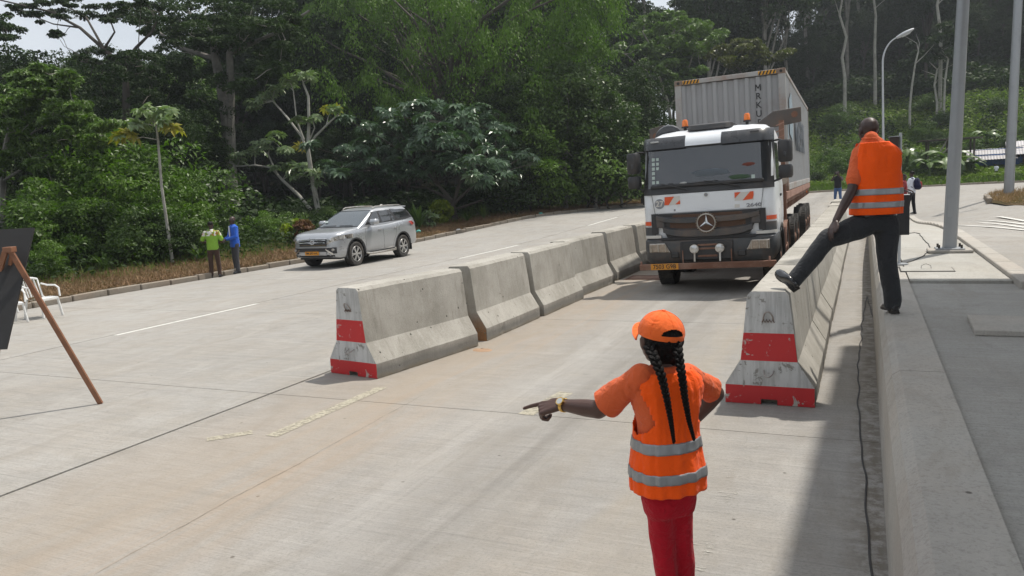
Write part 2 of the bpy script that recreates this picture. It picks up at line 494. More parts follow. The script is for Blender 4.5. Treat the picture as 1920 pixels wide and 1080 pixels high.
# ---- long kerb wall (left edge of the platform): bevelled coping, cast in lengths
wall = empty('kerb_wall', (0, 0, 0)); tag(wall, 'long thick concrete kerb wall between the lane and the platform', 'kerb wall')
y = -8.0
segL = [2.9, 4.2, 3.1, 3.6, 4.6, 2.2, 3.4, 3.4, 3.4, 3.4, 3.4]
for sl in segL:
    P = []
    ny = 6
    for j in range(ny + 1):
        Y = y + 0.006 + (sl - 0.012) * j / ny
        zt = max(road_z(0.3, Y), base0(Y) + 0.02)
        w = 0.006 * noise.noise(Vector((0, Y * 2.3, 0)))
        P.append([(WALL_X - 0.02, Y, base0(Y) - 0.1), (WALL_X - 0.004 + w, Y, zt - 0.13), (WALL_X + 0.035 + w, Y, zt - 0.035), (WALL_X + 0.085 + w, Y, zt), (0.505, Y, zt), (0.508, Y, zt - 0.15)])
    wb = MB(); wb.grid(P)
    wb.add([P[0][i] for i in range(6)], [(0, 1, 2, 3, 4, 5)]); wb.add([P[-1][i] for i in range(6)], [(0, 1, 2, 3, 4, 5)])
    wb.build('kerb_block', M['kerb'], wall)
    y += sl

# ---- verge kerbstones along the far left edge
vk = empty('verge_kerb', (-17.9, 12, 0)); tag(vk, 'low line of weathered kerbstones edging the grass verge', 'kerb')
def along(pts, step):
    out = []; carry = 0.0
    for (ax, ay), (bx, by) in zip(pts[:-1], pts[1:]):
        L_ = math.hypot(bx - ax, by - ay); s = carry
        while s < L_:
            t = s / L_; out.append((ax + (bx - ax) * t, ay + (by - ay) * t, math.atan2(by - ay, bx - ax))); s += step
        carry = s - L_
    return out
ks = [MB().box((0, 0, 0), (0.985, 0.17, 0.30)), ]
kme = []
for q in range(4):
    rr = random.Random(q); kb = MB().box((0, 0, 0), (0.975 - 0.03 * rr.random(), 0.17, 0.30)); o_ = kb.build('tmp', M['stone_kerb'], None, bevel=0.018)
    me = o_.data
    for v_ in me.vertices: v_.co += Vector(noise.noise_vector(v_.co * 7 + Vector((q * 9, 0, 0)))) * 0.012
    kme.append(me); bpy.data.objects.remove(o_)
for i, (X, Y, a) in enumerate(along([(-17.82, 3)] + BOUND[1:-2], 1.0)):
    if Y < 4: continue
    o_ = bpy.data.objects.new('kerbstone', kme[i % 4]); link(o_); o_.parent = vk
    o_.location = (X - (-17.9), Y - 12, base0(Y) + 0.0 + random.uniform(-0.025, 0.015)); o_.rotation_euler = (random.uniform(-.03, .03), random.uniform(-.015, .015), a + random.uniform(-.012, .012))

# ---- painted lines (thin worn sheets)
def paint_mat(name, col, cover=0.5, sc=5.5):
    m, nt, b = nmat(name)
    v = wpos(nt); n = nz(nt, v, sc, 8, 0.8); n2 = nz(nt, wpos(nt, (2.2, 48, 10), (0, 0, R(7))), 1.0, 4, 0.7)
    f = mth(nt, 'ADD', mth(nt, 'MULTIPLY', n, 0.6), mth(nt, 'MULTIPLY', n2, 0.4))
    a = ramp(nt, f, [(0.5 - 0.18 * cover, 0.0), (0.58 - 0.12 * cover, 1.0)])
    L(nt, mixc(nt, nz(nt, v, 20, 4), tuple(x * 0.85 for x in col), col), b.inputs['Base Color'])
    L(nt, a, b.inputs['Alpha']); b.inputs['Roughness'].default_value = 0.8
    return m
M['line'] = paint_mat('worn_white_paint', (0.62, 0.61, 0.57), 1.0)
M['line_old'] = paint_mat('flaking_cream_paint', (0.42, 0.385, 0.30), 0.55, 22)
def strip(pts, w, mat, name='painted_line', label=None, kind='structure', dz=0.004):
    P = []
    for (X, Y), (X2, Y2) in zip(pts[:-1], pts[1:]):
        n = max(1, int(math.hypot(X2 - X, Y2 - Y) / 1.0))
        for q in range(n + (1 if (X2, Y2) == pts[-1] else 0)):
            t = q / n; P.append((X + (X2 - X) * t, Y + (Y2 - Y) * t))
    rows = []
    for i, (X, Y) in enumerate(P):
        a = P[max(0, i - 1)]; c = P[min(len(P) - 1, i + 1)]
        d = Vector((c[0] - a[0], c[1] - a[1])).normalized(); nn = Vector((-d.y, d.x)) * w / 2
        rows.append([(X + nn.x, Y + nn.y, road_z(X, Y) + dz), (X - nn.x, Y - nn.y, road_z(X, Y) + dz)])
    o_ = MB().grid(rows).build(name, mat, None); tag(o_, label, kind=kind); return o_
strip([(-11.95, 9.1), (-11.95, 12.6)], 0.12, M['line'], label='white lane dash in the foreground left of the barriers')
strip([(-11.95, 21.8), (-11.95, 26.5)], 0.13, M['line'], label='white lane dash beyond the barriers')
strip([(-11.95, 34.8), (-11.95, 39.5)], 0.13, M['line'], label='most distant white lane dash')
strip([(-5.06, 5.35), (-5.03, 7.15)], 0.14, M['line_old'], label='flaking cream lane mark below the near left barrier')
strip([(-5.62, 5.10), (-5.34, 5.40)], 0.13, M['line_old'], label='short scrap of cream paint beside the lane mark')
p0 = G(985, 778); p1 = G(1062, 736)
strip([(p0.x, p0.y), (p1.x, p1.y)], 0.17, M['line_old'], label='flaking cream mark beyond the pointing hand')
p0 = G(1296, 1078); p1 = G(1412, 822)
M['line_ghost'] = paint_mat('ghost_of_old_paint', (0.44, 0.42, 0.375), -0.25)
strip([(p0.x, p0.y), (p1.x, p1.y)], 0.13, M['line_ghost'], label='faint pale mark right of the red trousers')
for i, (a, c) in enumerate((((1762, 413), (1925, 421)), ((1765, 417.5), (1925, 427)), ((1770, 422), (1925, 431.5)), ((1872, 406), (1925, 415)))):
    p0 = G(*a); p1 = G(*c)
    strip([(p0.x, p0.y), (p1.x, p1.y)], 0.15, M['line'], 'crossing_stripe', ['farthest', 'middle', 'nearest', 'short outer'][i] + ' white stripe painted across the side road')
p0 = G(1838, 366); p1 = G(1925, 361)
strip([(p0.x, p0.y), (p1.x, p1.y)], 0.25, M['line'], label='white line on the side road behind the grassy island')
# tapered gutter crack / black cable lying along the kerb wall
M['black_rubber'] = simple('black_rubber', (0.018, 0.018, 0.019), 0.55)
def cable(pts, r, name, label, zoff=0.0):
    P = []
    rr = random.Random(len(pts))
    for a, c in zip(pts[:-1], pts[1:]):
        n = max(2, int((Vector(c[:2]) - Vector(a[:2])).length / 0.12))
        for q in range(n):
            t = q / n; X = a[0] + (c[0] - a[0]) * t; Y = a[1] + (c[1] - a[1]) * t
            X += 0.018 * noise.noise(Vector((Y * 2.0, X, 0))) * 1.6; P.append((X, Y, gz(X, Y) + r + zoff))
    o_ = MB().tube(P, r, 6).build(name, M['black_rubber'], None, smooth=True); tag(o_, label, 'cable'); return o_
cpts = [G(*p) for p in [(1640, 1120), (1632, 1060), (1626, 960), (1618, 860), (1610, 780), (1609, 700), (1613, 640), (1619, 590), (1626, 555), (1641, 528)]]
cable([(p.x, p.y) for p in cpts], 0.0065, 'ground_cable', 'thin black cable lying along the gutter by the kerb wall')

def crack(a, c, w, label, seed=0, amp=.05):
    A = G(*a); C = G(*c); d = C - A; n = int(d.length / .06); d.normalize(); nn = Vector((-d.y, d.x, 0)); L_ = (C - A).length; rows = []
    for i in range(n + 1):
        s_ = L_ * i / n; p = A + d * s_; j = noise.noise(Vector((s_ * 1.3 + seed, seed, 0))) * amp + noise.noise(Vector((s_ * 9, seed, 1))) * .012; ww = w * (.35 + 1.1 * abs(noise.noise(Vector((s_ * 5, seed, 2)))))
        p += nn * j; rows.append([(p.x + nn.x * ww, p.y + nn.y * ww, base0(p.y) + .0035), (p.x - nn.x * ww, p.y - nn.y * ww, base0(p.y) + .0035)])
    tag(MB().grid(rows).build('crack', M['subbase'], None), label, kind='structure')
crack((177, 1078), (795, 740), .0022, 'fine crack running along the lane', 3, .03)
crack((420, 640), (760, 556), .004, 'fine crack beyond the white dash', 8, .04)
# ================================================================ concrete barriers
def barrier_mat():
    m, nt, b = nmat('barrier_concrete')
    tc = nt.nodes.new('ShaderNodeTexCoord'); oi = nt.nodes.new('ShaderNodeObjectInfo')
    off = nt.nodes.new('ShaderNodeVectorMath'); off.operation = 'MULTIPLY_ADD'
    cmb = nt.nodes.new('ShaderNodeCombineXYZ')
    for k in range(3): L(nt, oi.outputs['Random'], cmb.inputs[k])
    L(nt, cmb.outputs[0], off.inputs[0]); off.inputs[1].default_value = (31, 17, 0); L(nt, tc.outputs['Object'], off.inputs[2])
    v = off.outputs[0]
    def mp(sc):
        q = nt.nodes.new('ShaderNodeMapping'); q.inputs['Scale'].default_value = sc; L(nt, v, q.inputs['Vector']); return q.outputs['Vector']
    n1 = nz(nt, v, 1.6, 6, 0.65); n2 = nz(nt, mp((6, 9, 0.7)), 1.0, 6, 0.7, 0.4); f = nz(nt, v, 40, 4, 0.7)
    c = mixc(nt, ramp(nt, n1, [(0.35, 0), (0.65, 1)]), (0.30, 0.285, 0.25), (0.43, 0.41, 0.37))
    c = mixc(nt, ramp(nt, n2, [(0.30, 0.55), (0.46, 0.0)]), c, (0.20, 0.185, 0.155))
    c = mixc(nt, ramp(nt, n2, [(0.58, 0.0), (0.72, 0.55)]), c, (0.52, 0.50, 0.46))
    c = mixc(nt, ramp(nt, f, [(0.3, 0.4), (0.45, 0)]), c, (0.2, 0.185, 0.16))
    vo = nt.nodes.new('ShaderNodeTexVoronoi'); vo.inputs['Scale'].default_value = 5.5; L(nt, v, vo.inputs['Vector'])
    c = mixc(nt, ramp(nt, vo.outputs['Distance'], [(0.05, 0.9), (0.085, 0)]), c, (0.035, 0.032, 0.028))
    sx = nt.nodes.new('ShaderNodeSeparateXYZ'); L(nt, tc.outputs['Object'], sx.inputs[0])
    # splash-stained foot and weathered crest: dirt with a shape of its own
    zf = mth(nt, 'ADD', sx.outputs['Z'], mth(nt, 'MULTIPLY', mth(nt, 'SUBTRACT', n1, 0.5), 0.10))
    c = mixc(nt, ramp(nt, zf, [(0.10, 0.75), (0.20, 0.0)]), c, (0.17, 0.165, 0.155))
    c = mixc(nt, mth(nt, 'MULTIPLY', ramp(nt, zf, [(0.0, 0.8), (0.06, 0.0)]), ramp(nt, f, [(0.4, 0.3), (0.6, 1)])), c, (0.24, 0.19, 0.12))
    c = mixc(nt, ramp(nt, zf, [(1.03, 0.0), (1.09, 0.4)]), c, (0.30, 0.29, 0.26))
    L(nt, c, b.inputs['Base Color']); b.inputs['Roughness'].default_value = 0.9; b.inputs['Specular IOR Level'].default_value = 0.25
    bump(nt, b, mth(nt, 'ADD', mth(nt, 'ADD', n2, f), mth(nt, 'MULTIPLY', ramp(nt, vo.outputs['Distance'], [(0.05, 0), (0.09, 1)]), 2.0)), 0.5, 0.008)
    return m
M['barrier'] = barrier_mat()
def chipped(name, col, under=(0.27, 0.26, 0.23), chip=0.5, streak=0.0):
    m, nt, b = nmat(name)
    v = wpos(nt, obj=True)
    n = nz(nt, v, 7, 8, 0.75, 0.5); n1 = nz(nt, v, 2.2, 4); s = nz(nt, wpos(nt, (14, 14, 1.6), obj=True), 1.0, 6, 0.7)
    c = mixc(nt, n1, tuple(x * 0.85 for x in col), tuple(min(1, x * 1.08) for x in col))
    if streak: c = mixc(nt, ramp(nt, s, [(0.40, streak), (0.56, 0)]), c, (0.16, 0.155, 0.14))
    k = ramp(nt, n, [(0.585 - 0.0 + 0.06 * (0.5 - chip), 0.0), (0.60 + 0.06 * (0.5 - chip), 1.0)])
    c = mixc(nt, k, c, under)
    L(nt, c, b.inputs['Base Color']); b.inputs['Roughness'].default_value = 0.55
    bump(nt, b, mth(nt, 'SUBTRACT', 1.0, k), 0.5, 0.004)
    return m
M['bar_red'] = chipped('chipped_red_paint', (0.52, 0.022, 0.025), (0.42, 0.40, 0.36), 0.35)
M['bar_white'] = chipped('weathered_white_paint', (0.56, 0.565, 0.56), (0.25, 0.24, 0.22), 0.62, 0.38)
M['soil_orange'] = simple('orange_soil', (0.36, 0.235, 0.15), 0.95, var=0.3)
M['steel_loop'] = simple('grey_rebar', (0.35, 0.33, 0.31), 0.6, 0.3, dirt=(0.20, 0.10, 0.05), dirt_amt=0.4)
M['rust_loop'] = simple('rusty_rebar', (0.10, 0.045, 0.025), 0.85)
LV = [(0.0, 0.415), (0.055, 0.415), (0.185, 0.413), (0.43, 0.262), (0.70, 0.232), (1.06, 0.192), (1.10, 0.155)]
def barrier_mesh(Lb, painted, seed):
    """body mesh: local y from 0 (near end) to Lb, upright z, x across"""
    b = MB(); rr = random.Random(seed)
    def w(z): 
        for (z0, a), (z1, c) in zip(LV[:-1], LV[1:]):
            if z <= z1: return a + (c - a) * (z - z0) / (z1 - z0)
        return LV[-1][1]
    ny = 22
    ring = [(x, z) for z, x in LV] + [(-x, z) for z, x in LV[::-1]]
    rows = []
    for j in range(ny + 1):
        y = Lb * j / ny
        row = []
        for x, z in ring:
            p = Vector((x, y, z)); ins = 0.012 if (j in (0, ny)) else 0.0
            q = noise.noise(Vector((x * 3 + seed * 7, y * 4, z * 3)))
            q2 = noise.noise(Vector((x * 9 + seed * 3, y * 14, z * 9)))
            edge = 1.0 if (z > 1.0 or z < 0.06) else 0.35
            q4 = noise.noise(Vector((x * 5 + seed, y * 7, z * 5 + 9))); k = 1 - (0.010 * abs(q2) * edge) - (0.05 * max(0, q4 - .25) * (1 if edge == 1 else .0)) / max(0.15, abs(x))
            p.x *= k; p.z -= 0.010 * max(0, q2) * (1 if z > 1.0 else 0)
            p.x += 0.003 * q
            if j in (0, ny): p.x *= 0.985
            if z == 0: p.z = 0.004 + 0.018 * max(0, q2)
            row.append(tuple(p))
        rows.append(row)
    b.grid(rows, 0)
    n = len(ring)
    # end faces in horizontal courses so that paint bands are separate faces
    for end, row in ((0, rows[0]), (1, rows[-1])):
        h = n // 2
        for i in range(h - 1):
            A = row[i]; B_ = row[i + 1]; C = row[n - 2 - i]; D = row[n - 1 - i]
            z = LV[i][0]
            mi = 0
            if painted and end == 0: mi = 1 if z < 0.185 else (2 if z < 0.43 else (1 if z < 0.70 else 2))
            if i == 0:      # drainage notch in the middle of the foot
                yA = A[1]; nxx = 0.075; dep = 0.10 if end == 0 else -0.10
                b.add([A, (nxx, yA, 0.004), (nxx, yA, B_[2]), B_], [(0, 1, 2, 3)], mi)
                b.add([D, (-nxx, yA, 0.004), (-nxx, yA, C[2]), C], [(0, 1, 2, 3)], mi)
                b.add([(nxx, yA, 0.0), (nxx, yA, B_[2]), (nxx, yA + dep, B_[2]), (nxx, yA + dep, 0.0)], [(0, 1, 2, 3)], 0)
                b.add([(-nxx, yA, 0.0), (-nxx, yA, B_[2]), (-nxx, yA + dep, B_[2]), (-nxx, yA + dep, 0.0)], [(0, 1, 2, 3)], 0)
                b.add([(nxx, yA, B_[2]), (-nxx, yA, B_[2]), (-nxx, yA + dep, B_[2]), (nxx, yA + dep, B_[2])], [(0, 1, 2, 3)], 0)
                b.add([(nxx, yA + dep, B_[2]), (-nxx, yA + dep, B_[2]), (-nxx, yA + dep, 0), (nxx, yA + dep, 0)], [(0, 1, 2, 3)], 0)
            else:
                b.add([A, B_, C, D], [(0, 1, 2, 3)], mi)
        A = row[h - 1]; C = row[h]
    # crest
    for j in range(ny):
        a = rows[j][n // 2 - 1]; c = rows[j][n // 2]; d = rows[j + 1][n // 2]; e = rows[j + 1][n // 2 - 1]
    me = b.mesh('barrier_body')
    bm = bmesh.new(); bm.from_mesh(me); bmesh.ops.remove_doubles(bm, verts=bm.verts, dist=0.0005)
    bmesh.ops.recalc_face_normals(bm, faces=bm.faces); bm.to_mesh(me); bm.free()
    return me
def barrier(x, y, rz, Lb, painted, seed, label, group, soil=False, loops=True):
    root = empty('concrete_barrier', (x, y, base0(y + 1)), rz); tag(root, label, 'concrete barrier', group)
    meshobj('body', barrier_mesh(Lb, painted, seed), [M['barrier'], M['bar_red'], M['bar_white']], root)
    if soil:
        P = [[(0.40 - 0.0, -0.004, 0.0), (-0.40, -0.004, 0.0)], [(0.40, -0.004, 0.18), (-0.40, -0.004, 0.18)], [(0.27, -0.004, 0.40), (-0.24, -0.004, 0.36)], [(0.16, -0.004, 0.62), (-0.12, -0.004, 0.52)]]
        MB().grid(P).build('soil_stain', M['soil_fade'], root)
    if loops:
        for z, tilt, mt in ((0.83, 0.35, 'steel_loop' if painted else 'rust_loop'), (0.335, -0.9, 'steel_loop')):
            pts = []
            for k in range(9):
                a = PI * k / 8; px = 0.045 * math.cos(a); h = 0.085 * math.sin(a)
                yy = -0.005 - abs(h) * 0.25 - 0.02 * math.sin(a)
                zz = z + (h if tilt > 0 else -h * 0.45)
                if z < 0.5: yy -= 0.05 * math.sin(a) - 0.0; yy -= (0.0)
                pts.append((px, yy, zz))
            pts = [(pts[0][0], 0.03, pts[0][2])] + pts + [(pts[-1][0], 0.03, pts[-1][2])]
            MB().tube(pts, 0.008, 7).build('lifting_loop', M[mt], root, smooth=True)
            if z > 0.5:
                wv = [(-0.055 + 0.11 * k / 8, -0.012, z - 0.012 + (0.016 if k % 2 else -0.012)) for k in range(9)]
                MB().tube(wv, 0.005, 5).build('tie_wire', M['rust_loop'], root, smooth=True)
    return root
def _fade():
    m, nt, b = nmat('orange_soil_splash')
    tc = wpos(nt, obj=True); sx = nt.nodes.new('ShaderNodeSeparateXYZ'); L(nt, tc, sx.inputs[0])
    n = nz(nt, tc, 3, 6, 0.7)
    a = mth(nt, 'SUBTRACT', 1.0, mth(nt, 'ADD', mth(nt, 'MULTIPLY', sx.outputs['Z'], 2.1), mth(nt, 'MULTIPLY', mth(nt, 'SUBTRACT', n, 0.5), 1.2)), clamp=True)
    b.inputs['Base Color'].default_value = (0.40, 0.20, 0.085, 1); L(nt, mth(nt, 'MULTIPLY', a, 0.85), b.inputs['Alpha']); b.inputs['Roughness'].default_value = 0.95
    return m
M['soil_fade'] = _fade()
ordw = ['first', 'second', 'third', 'fourth', 'fifth', 'sixth', 'seventh', 'eighth', 'ninth', 'tenth']
for i in range(10):
    lab = 'near right barrier with red and white painted end, black shoe on top' if i == 0 else 'bare concrete barrier, %s from the painted end in the right row' % ordw[i]
    barrier(-0.815 + random.uniform(-.012, .012) * (i > 0), 7.46 + 2.255 * i, R(random.uniform(-.35, .35)) * (i > 0), 2.22, i == 0, 20 + i, lab, 'concrete barriers right of the lane')
left = [((708, 711), (887, 650)), ((917, 639.5), (1018, 594.5)), ((1026.5, 593), (1097, 561)), ((1099.5, 557.5), (1157.7, 533)), ((1172, 526), (1204, 512))]
lp = []
for (a, c) in left:
    p = G(*a); q = G(*c); d = (q - p); d.z = 0; d.normalize()
    lp.append((p, d))
lp[0] = (Vector((-5.31, 7.47, 0)), Vector((math.sin(R(10.5)), math.cos(R(10.5)), 0)))
p, d = lp[4]; d = Vector((0.01, 1, 0)).normalized(); lp[4] = (p, d)
lp.append((p + d * 2.25, d)); lp.append((p + d * 4.5, d)); lp.append((p + d * 6.75, d))
for i, (p, d) in enumerate(lp):
    rt = Vector((d.y, -d.x, 0)); nxt = (lp[i + 1][0] - p).length if i + 1 < len(lp) else 2.3
    c = p - rt * (0.415 + (0, .02, .05, .13, .17, .12, .15, .12)[i]); rz = math.atan2(-d.x, d.y)
    lab = 'near left barrier with red and white painted end' if i == 0 else ('second left barrier, orange soil splashed on its end' if i == 1 else 'bare concrete barrier, %s from the painted end in the left row' % ordw[i])
    barrier(c.x, c.y, rz, min(2.10, nxt - 0.15) if i else 2.0, i == 0, 50 + i, lab, 'concrete barriers left of the lane', soil=(i == 1))
# soil heap by the second barrier
def heap(px, py, r, name, label):
    p = G(px, py); P = []
    for j in range(7):
        row = []
        for k in range(19):
            a = 2 * PI * k / 18; rr = r * j / 6 * (1 + 0.25 * noise.noise(Vector((math.cos(a) * 2, math.sin(a) * 2, r * 9))))
            z = 0.018 * (1 - (j / 6) ** 2) * (1 + noise.noise(Vector((a * 2, j, 3)))) + 0.003 - (0.004 if j == 6 else 0)
            row.append((p.x + rr * math.cos(a), p.y + rr * 0.6 * math.sin(a), p.z + z))
        P.append(row)
    tag(MB().grid(P).build(name, M['soil_orange'], None, smooth=True), label, kind='stuff')
heap(905, 657, 0.16, 'spilled_soil', 'small patch of orange soil spilled at the foot of the barriers')
# rust coloured steel plate in the lane by the truck
p = G(1208, 522)
pl = MB().box((p.x + 0.15, p.y + 0.1, 0.006), (1.1, 0.75, 0.012)).build('steel_plate', simple('rusty_plate', (0.20, 0.105, 0.075), 0.8, dirt=(0.33, 0.26, 0.2), dirt_amt=0.5), None, bevel=0.003)
tag(pl, 'flat rusty red steel plate set in the lane before the left truck wheel', 'steel plate')
tb = MB()
for x0, y0, dx, dy in ((0, -0.29, 1.04, 0.03), (0, 0.29, 1.04, 0.03), (-0.5, 0, 0.03, 0.55), (0.5, 0, 0.03, 0.55)): tb.box((p.x + 0.15 + x0, p.y + 0.1 + y0, 0.014), (dx, dy, 0.006))
_r = tb.build('plate_rim', simple('rust_dark', (0.12, 0.06, 0.04), 0.85), None)
_r.parent = pl

# ================================================================ lamp posts
M['galv'] = simple('galvanised_steel', (0.33, 0.345, 0.36), 0.48, 0.55, var=0.1, scale=3, dirt=(0.22, 0.23, 0.24), dirt_amt=0.3)
M['galv_pale'] = simple('pale_galvanised_steel', (0.46, 0.48, 0.50), 0.5, 0.4, var=0.1, scale=3)
M['glass_lamp'] = simple('lamp_lens', (0.55, 0.57, 0.58), 0.15)
M['bolt'] = simple('dark_bolt', (0.06, 0.055, 0.05), 0.6, 0.6)
def lamp_post(base, top, r0, r1, label, arm, group, pad=True, pale=False):
    root = empty('street_lamp', base); tag(root, label, 'street lamp', group)
    mt = M['galv_pale'] if pale else M['galv']
    b = Vector(base); t = Vector(top) - b
    up = Vector((0, 0, 0.02))
    pts = [up, t]
    if arm is None: MB().tube(pts, [r0, r1], 8).build('pole', mt, root)
    else:
        rad = arm; q = []; n = 10
        # bend over in one sweep at the top
        for k in range(n + 1):
            a = PI / 2 * 0.86 * k / n
            q.append(t + Vector((rad * (1 - math.cos(a)), 0, rad * 1.5 * math.sin(a))))
        rr = [r0, r1] + [r1 * (1 - 0.35 * k / n) for k in range(1, n + 1)]
        MB().tube([up] + q, rr, 8).build('pole', mt, root, smooth=True, auto=50)
        e = q[-1]; d = (q[-1] - q[-2]).normalized()
        hd = MB(); s = 1.0
        secs = []
        for u, w, h in ((0, .05, .05), (.12, .10, .07), (.35, .15, .085), (.6, .12, .06), (.7, .05, .03)):
            secs.append([tuple(e + d * u + Vector((0, math.cos(a_) * w, 0)) + Vector((-d.z, 0, d.x)) * (math.sin(a_) * h)) for a_ in [2 * PI * k / 10 for k in range(11)]])
        hd.grid(secs); hd.build('lamp_head', M['galv_pale'], root, smooth=True)
        lens = MB(); lens.box(tuple(e + d * 0.36 - Vector((-d.z, 0, d.x)) * 0.085), (0.34, 0.2, 0.03), Matrix.Rotation(-math.atan2(d.z, d.x), 3, 'Y')); lens.build('lens', M['glass_lamp'], root, bevel=0.01)
    if pad:
        MB().box((0, 0, 0.03), (0.62, 0.46, 0.05)).build('concrete_pad', M['kerb'], root, bevel=0.012)
        MB().box((0, 0, 0.065), (0.40, 0.36, 0.022)).build('base_plate', mt, root, bevel=0.004)
        for sx in (-1, 1):
            for sy in (-1, 1):
                MB().cyl((0.155 * sx, 0.135 * sy, 0.076), (0.155 * sx, 0.135 * sy, 0.13), 0.018, 6).build('anchor_bolt', M['bolt'], root)
        MB().box((0.0, -r0 * 0.92, 0.72), (0.085, 0.012, 0.32)).build('access_door', mt, root, bevel=0.004)
    return root
b_ = G(1780, 473); tp = YP(1806, 0, b_.y); tpe = b_ + (tp - b_) * (9.5 / (tp.z - b_.z))
rw = 9.2 * b_.y / FOC
lamp_post(b_, tpe, 0.102, 0.062, 'nearest thick grey lamp post bolted to the platform', 1.3, 'lamp posts along the road')
b_ = G(1891, 371); dist = (b_ - Vector((0, 0, CAM_H))).length
tp = YP(1909, 0, b_.y); tpe = b_ + (tp - b_) * (12.5 / (tp.z - b_.z))
lamp_post(b_, tpe, 7.2 * dist / FOC, 5.0 * dist / FOC, 'straight grey lamp post standing on the grassy traffic island', 1.4, 'lamp posts along the road', pad=False)
b_ = G(1657, 398); tp = YP(1655, 118, b_.y)
lamp_post(b_, tp, 2.3 * b_.y / FOC, 1.5 * b_.y / FOC, 'slender distant lamp post with curved arm above the bald man', 0.62 * b_.y / 45 * 1.3, 'lamp posts along the road', pad=False, pale=True)

# ================================================================ signal post behind the man
M['black_box'] = simple('black_painted_panel', (0.018, 0.018, 0.02), 0.45)
M['dark_brown'] = simple('dark_brown_plastic', (0.045, 0.03, 0.026), 0.5)
b_ = G(1686, 520); Yp = b_.y + 1.4
root = empty('signal_post', (YP(1686, 480, Yp).x, Yp, road_z(1.0, Yp))); tag(root, 'slim grey post with dark box on top and black panel, behind the bald man', 'signal post')
ztop = YP(1686, 249, Yp).z - root.location.z
MB().cyl((0, 0, 0), (0, 0, ztop), 0.021, 10).build('pole', M['galv_pale'], root, smooth=True)
MB().cyl((0, 0, 0), (0, 0, 0.02), 0.12, 12).build('foot_plate', M['galv'], root)
za = YP(1680, 257, Yp).z - root.location.z; zb_ = YP(1680, 305, Yp).z - root.location.z
MB().box((-0.085, 0.0, (za + zb_) / 2), (0.12, 0.20, za - zb_)).build('signal_box', M['dark_brown'], root, bevel=0.008)
MB().box((-0.085, 0.0, za + 0.006), (0.13, 0.22, 0.010)).build('box_lid', M['galv'], root, bevel=0.002)
za = YP(1690, 366, Yp - 0.1).z - root.location.z; zb_ = YP(1690, 440, Yp - 0.1).z - root.location.z
MB().box((0.0, -0.10, (za + zb_) / 2), (0.235, 0.15, za - zb_)).build('black_panel', M['black_box'], root, bevel=0.006)
MB().box((0.0, -0.10, za + 0.005), (0.24, 0.155, 0.008)).build('panel_trim', M['galv_pale'], root, bevel=0.002)
cp = [G(*q) for q in [(1700, 439), (1715, 437), (1724, 439), (1731, 449), (1741, 459), (1744, 468), (1733, 480), (1712, 490), (1690, 497)]]
cable([(q.x, q.y) for q in cp], 0.007, 'ground_cable', 'loop of thin cable lying on the platform beside the lamp post', 0.004)
# ---- inspection hatch in the platform
p0 = G(1698, 509); p1 = G(1775, 503); cx, cy = (p0.x + p1.x) / 2, (p0.y + p1.y) / 2
hz = road_z(1.0, cy) + 0.004
root = empty('hatch_cover', (cx, cy, hz)); tag(root, 'rectangular concrete hatch cover with wire handle set in the platform', 'hatch cover')
MB().box((0, 0, 0.003), (0.64, 0.50, 0.006)).build('rim', M['bolt'], root)
MB().box((0, 0, 0.008), (0.615, 0.475, 0.010)).build('lid', M['platform'], root, bevel=0.002)
MB().tube([(-0.06, 0.02, 0.012), (-0.055, 0.04, 0.05), (0, 0.05, 0.075), (0.055, 0.04, 0.05), (0.06, 0.02, 0.012)], 0.005, 6).build('handle', M['steel_loop'], root, smooth=True)
# ---- loose concrete plate
pl = MB().box((0, 0, 0.026), (1.5, 0.72, 0.052)).build('concrete_plate', M['kerb'], None, bevel=0.008)
p0 = G(1826, 632, 0.77); p1 = G(1815, 600, 0.77)
pl.location = (p0.x + 0.77, (p0.y + p1.y) / 2, 0.77); pl.rotation_euler = (0, 0, R(-1.5))
tag(pl, 'loose flat concrete plate lying on the rough platform slab', 'concrete plate')

# ================================================================ traffic island
isl = [(1848, 371), (1856, 379), (1885, 384), (1990, 392), (2060, 376), (1990, 352), (1888, 358)]
pts = [G(x, min(y, 392)) for x, y in isl[:4]]
c0 = pts[0]; isl_pts = [(pts[0].x, pts[0].y), (pts[1].x, pts[1].y), (pts[2].x, pts[2].y), (pts[3].x + 1.5, pts[3].y - 0.5), (pts[3].x + 4, pts[3].y + 6), (pts[0].x + 5, pts[0].y + 9), (pts[0].x + 1.2, pts[0].y + 4)]
ic = Vector((sum(p[0] for p in isl_pts) / 7, sum(p[1] for p in isl_pts) / 7, 0))
P = []
for j in range(9):
    k = 1 - j / 8
    P.append([(ic.x + (x - ic.x) * k, ic.y + (y - ic.y) * k, road_z(ic.x + (x - ic.x) * k, ic.y + (y - ic.y) * k) + 0.0 + 0.14 * sm((1 - k) * 2.2)) for x, y in isl_pts + isl_pts[:1]])
root = MB().grid(P).build('traffic_island', M['soil'], None, smooth=True); tag(root, 'grassy earth traffic island around the far lamp post', kind='structure')
ISL = (ic, isl_pts)
i = 0
for (ax, ay), (bx, by) in list(zip(isl_pts, isl_pts[1:] + isl_pts[:1]))[:1]:
    Ls = math.hypot(bx - ax, by - ay); n = max(1, round(Ls / 1.0)); a = math.atan2(by - ay, bx - ax)
    for k in range(n):
        t = (k + .5) / n; X, Y = ax + (bx - ax) * t, ay + (by - ay) * t
        o_ = MB().box((0, 0, 0), (Ls / n - 0.02, 0.16, 0.3)).build('kerbstone', M['stone_kerb'], root, bevel=0.02)
        o_.location = (X, Y, road_z(X, Y) + 0.0); o_.rotation_euler = (0, 0, a)

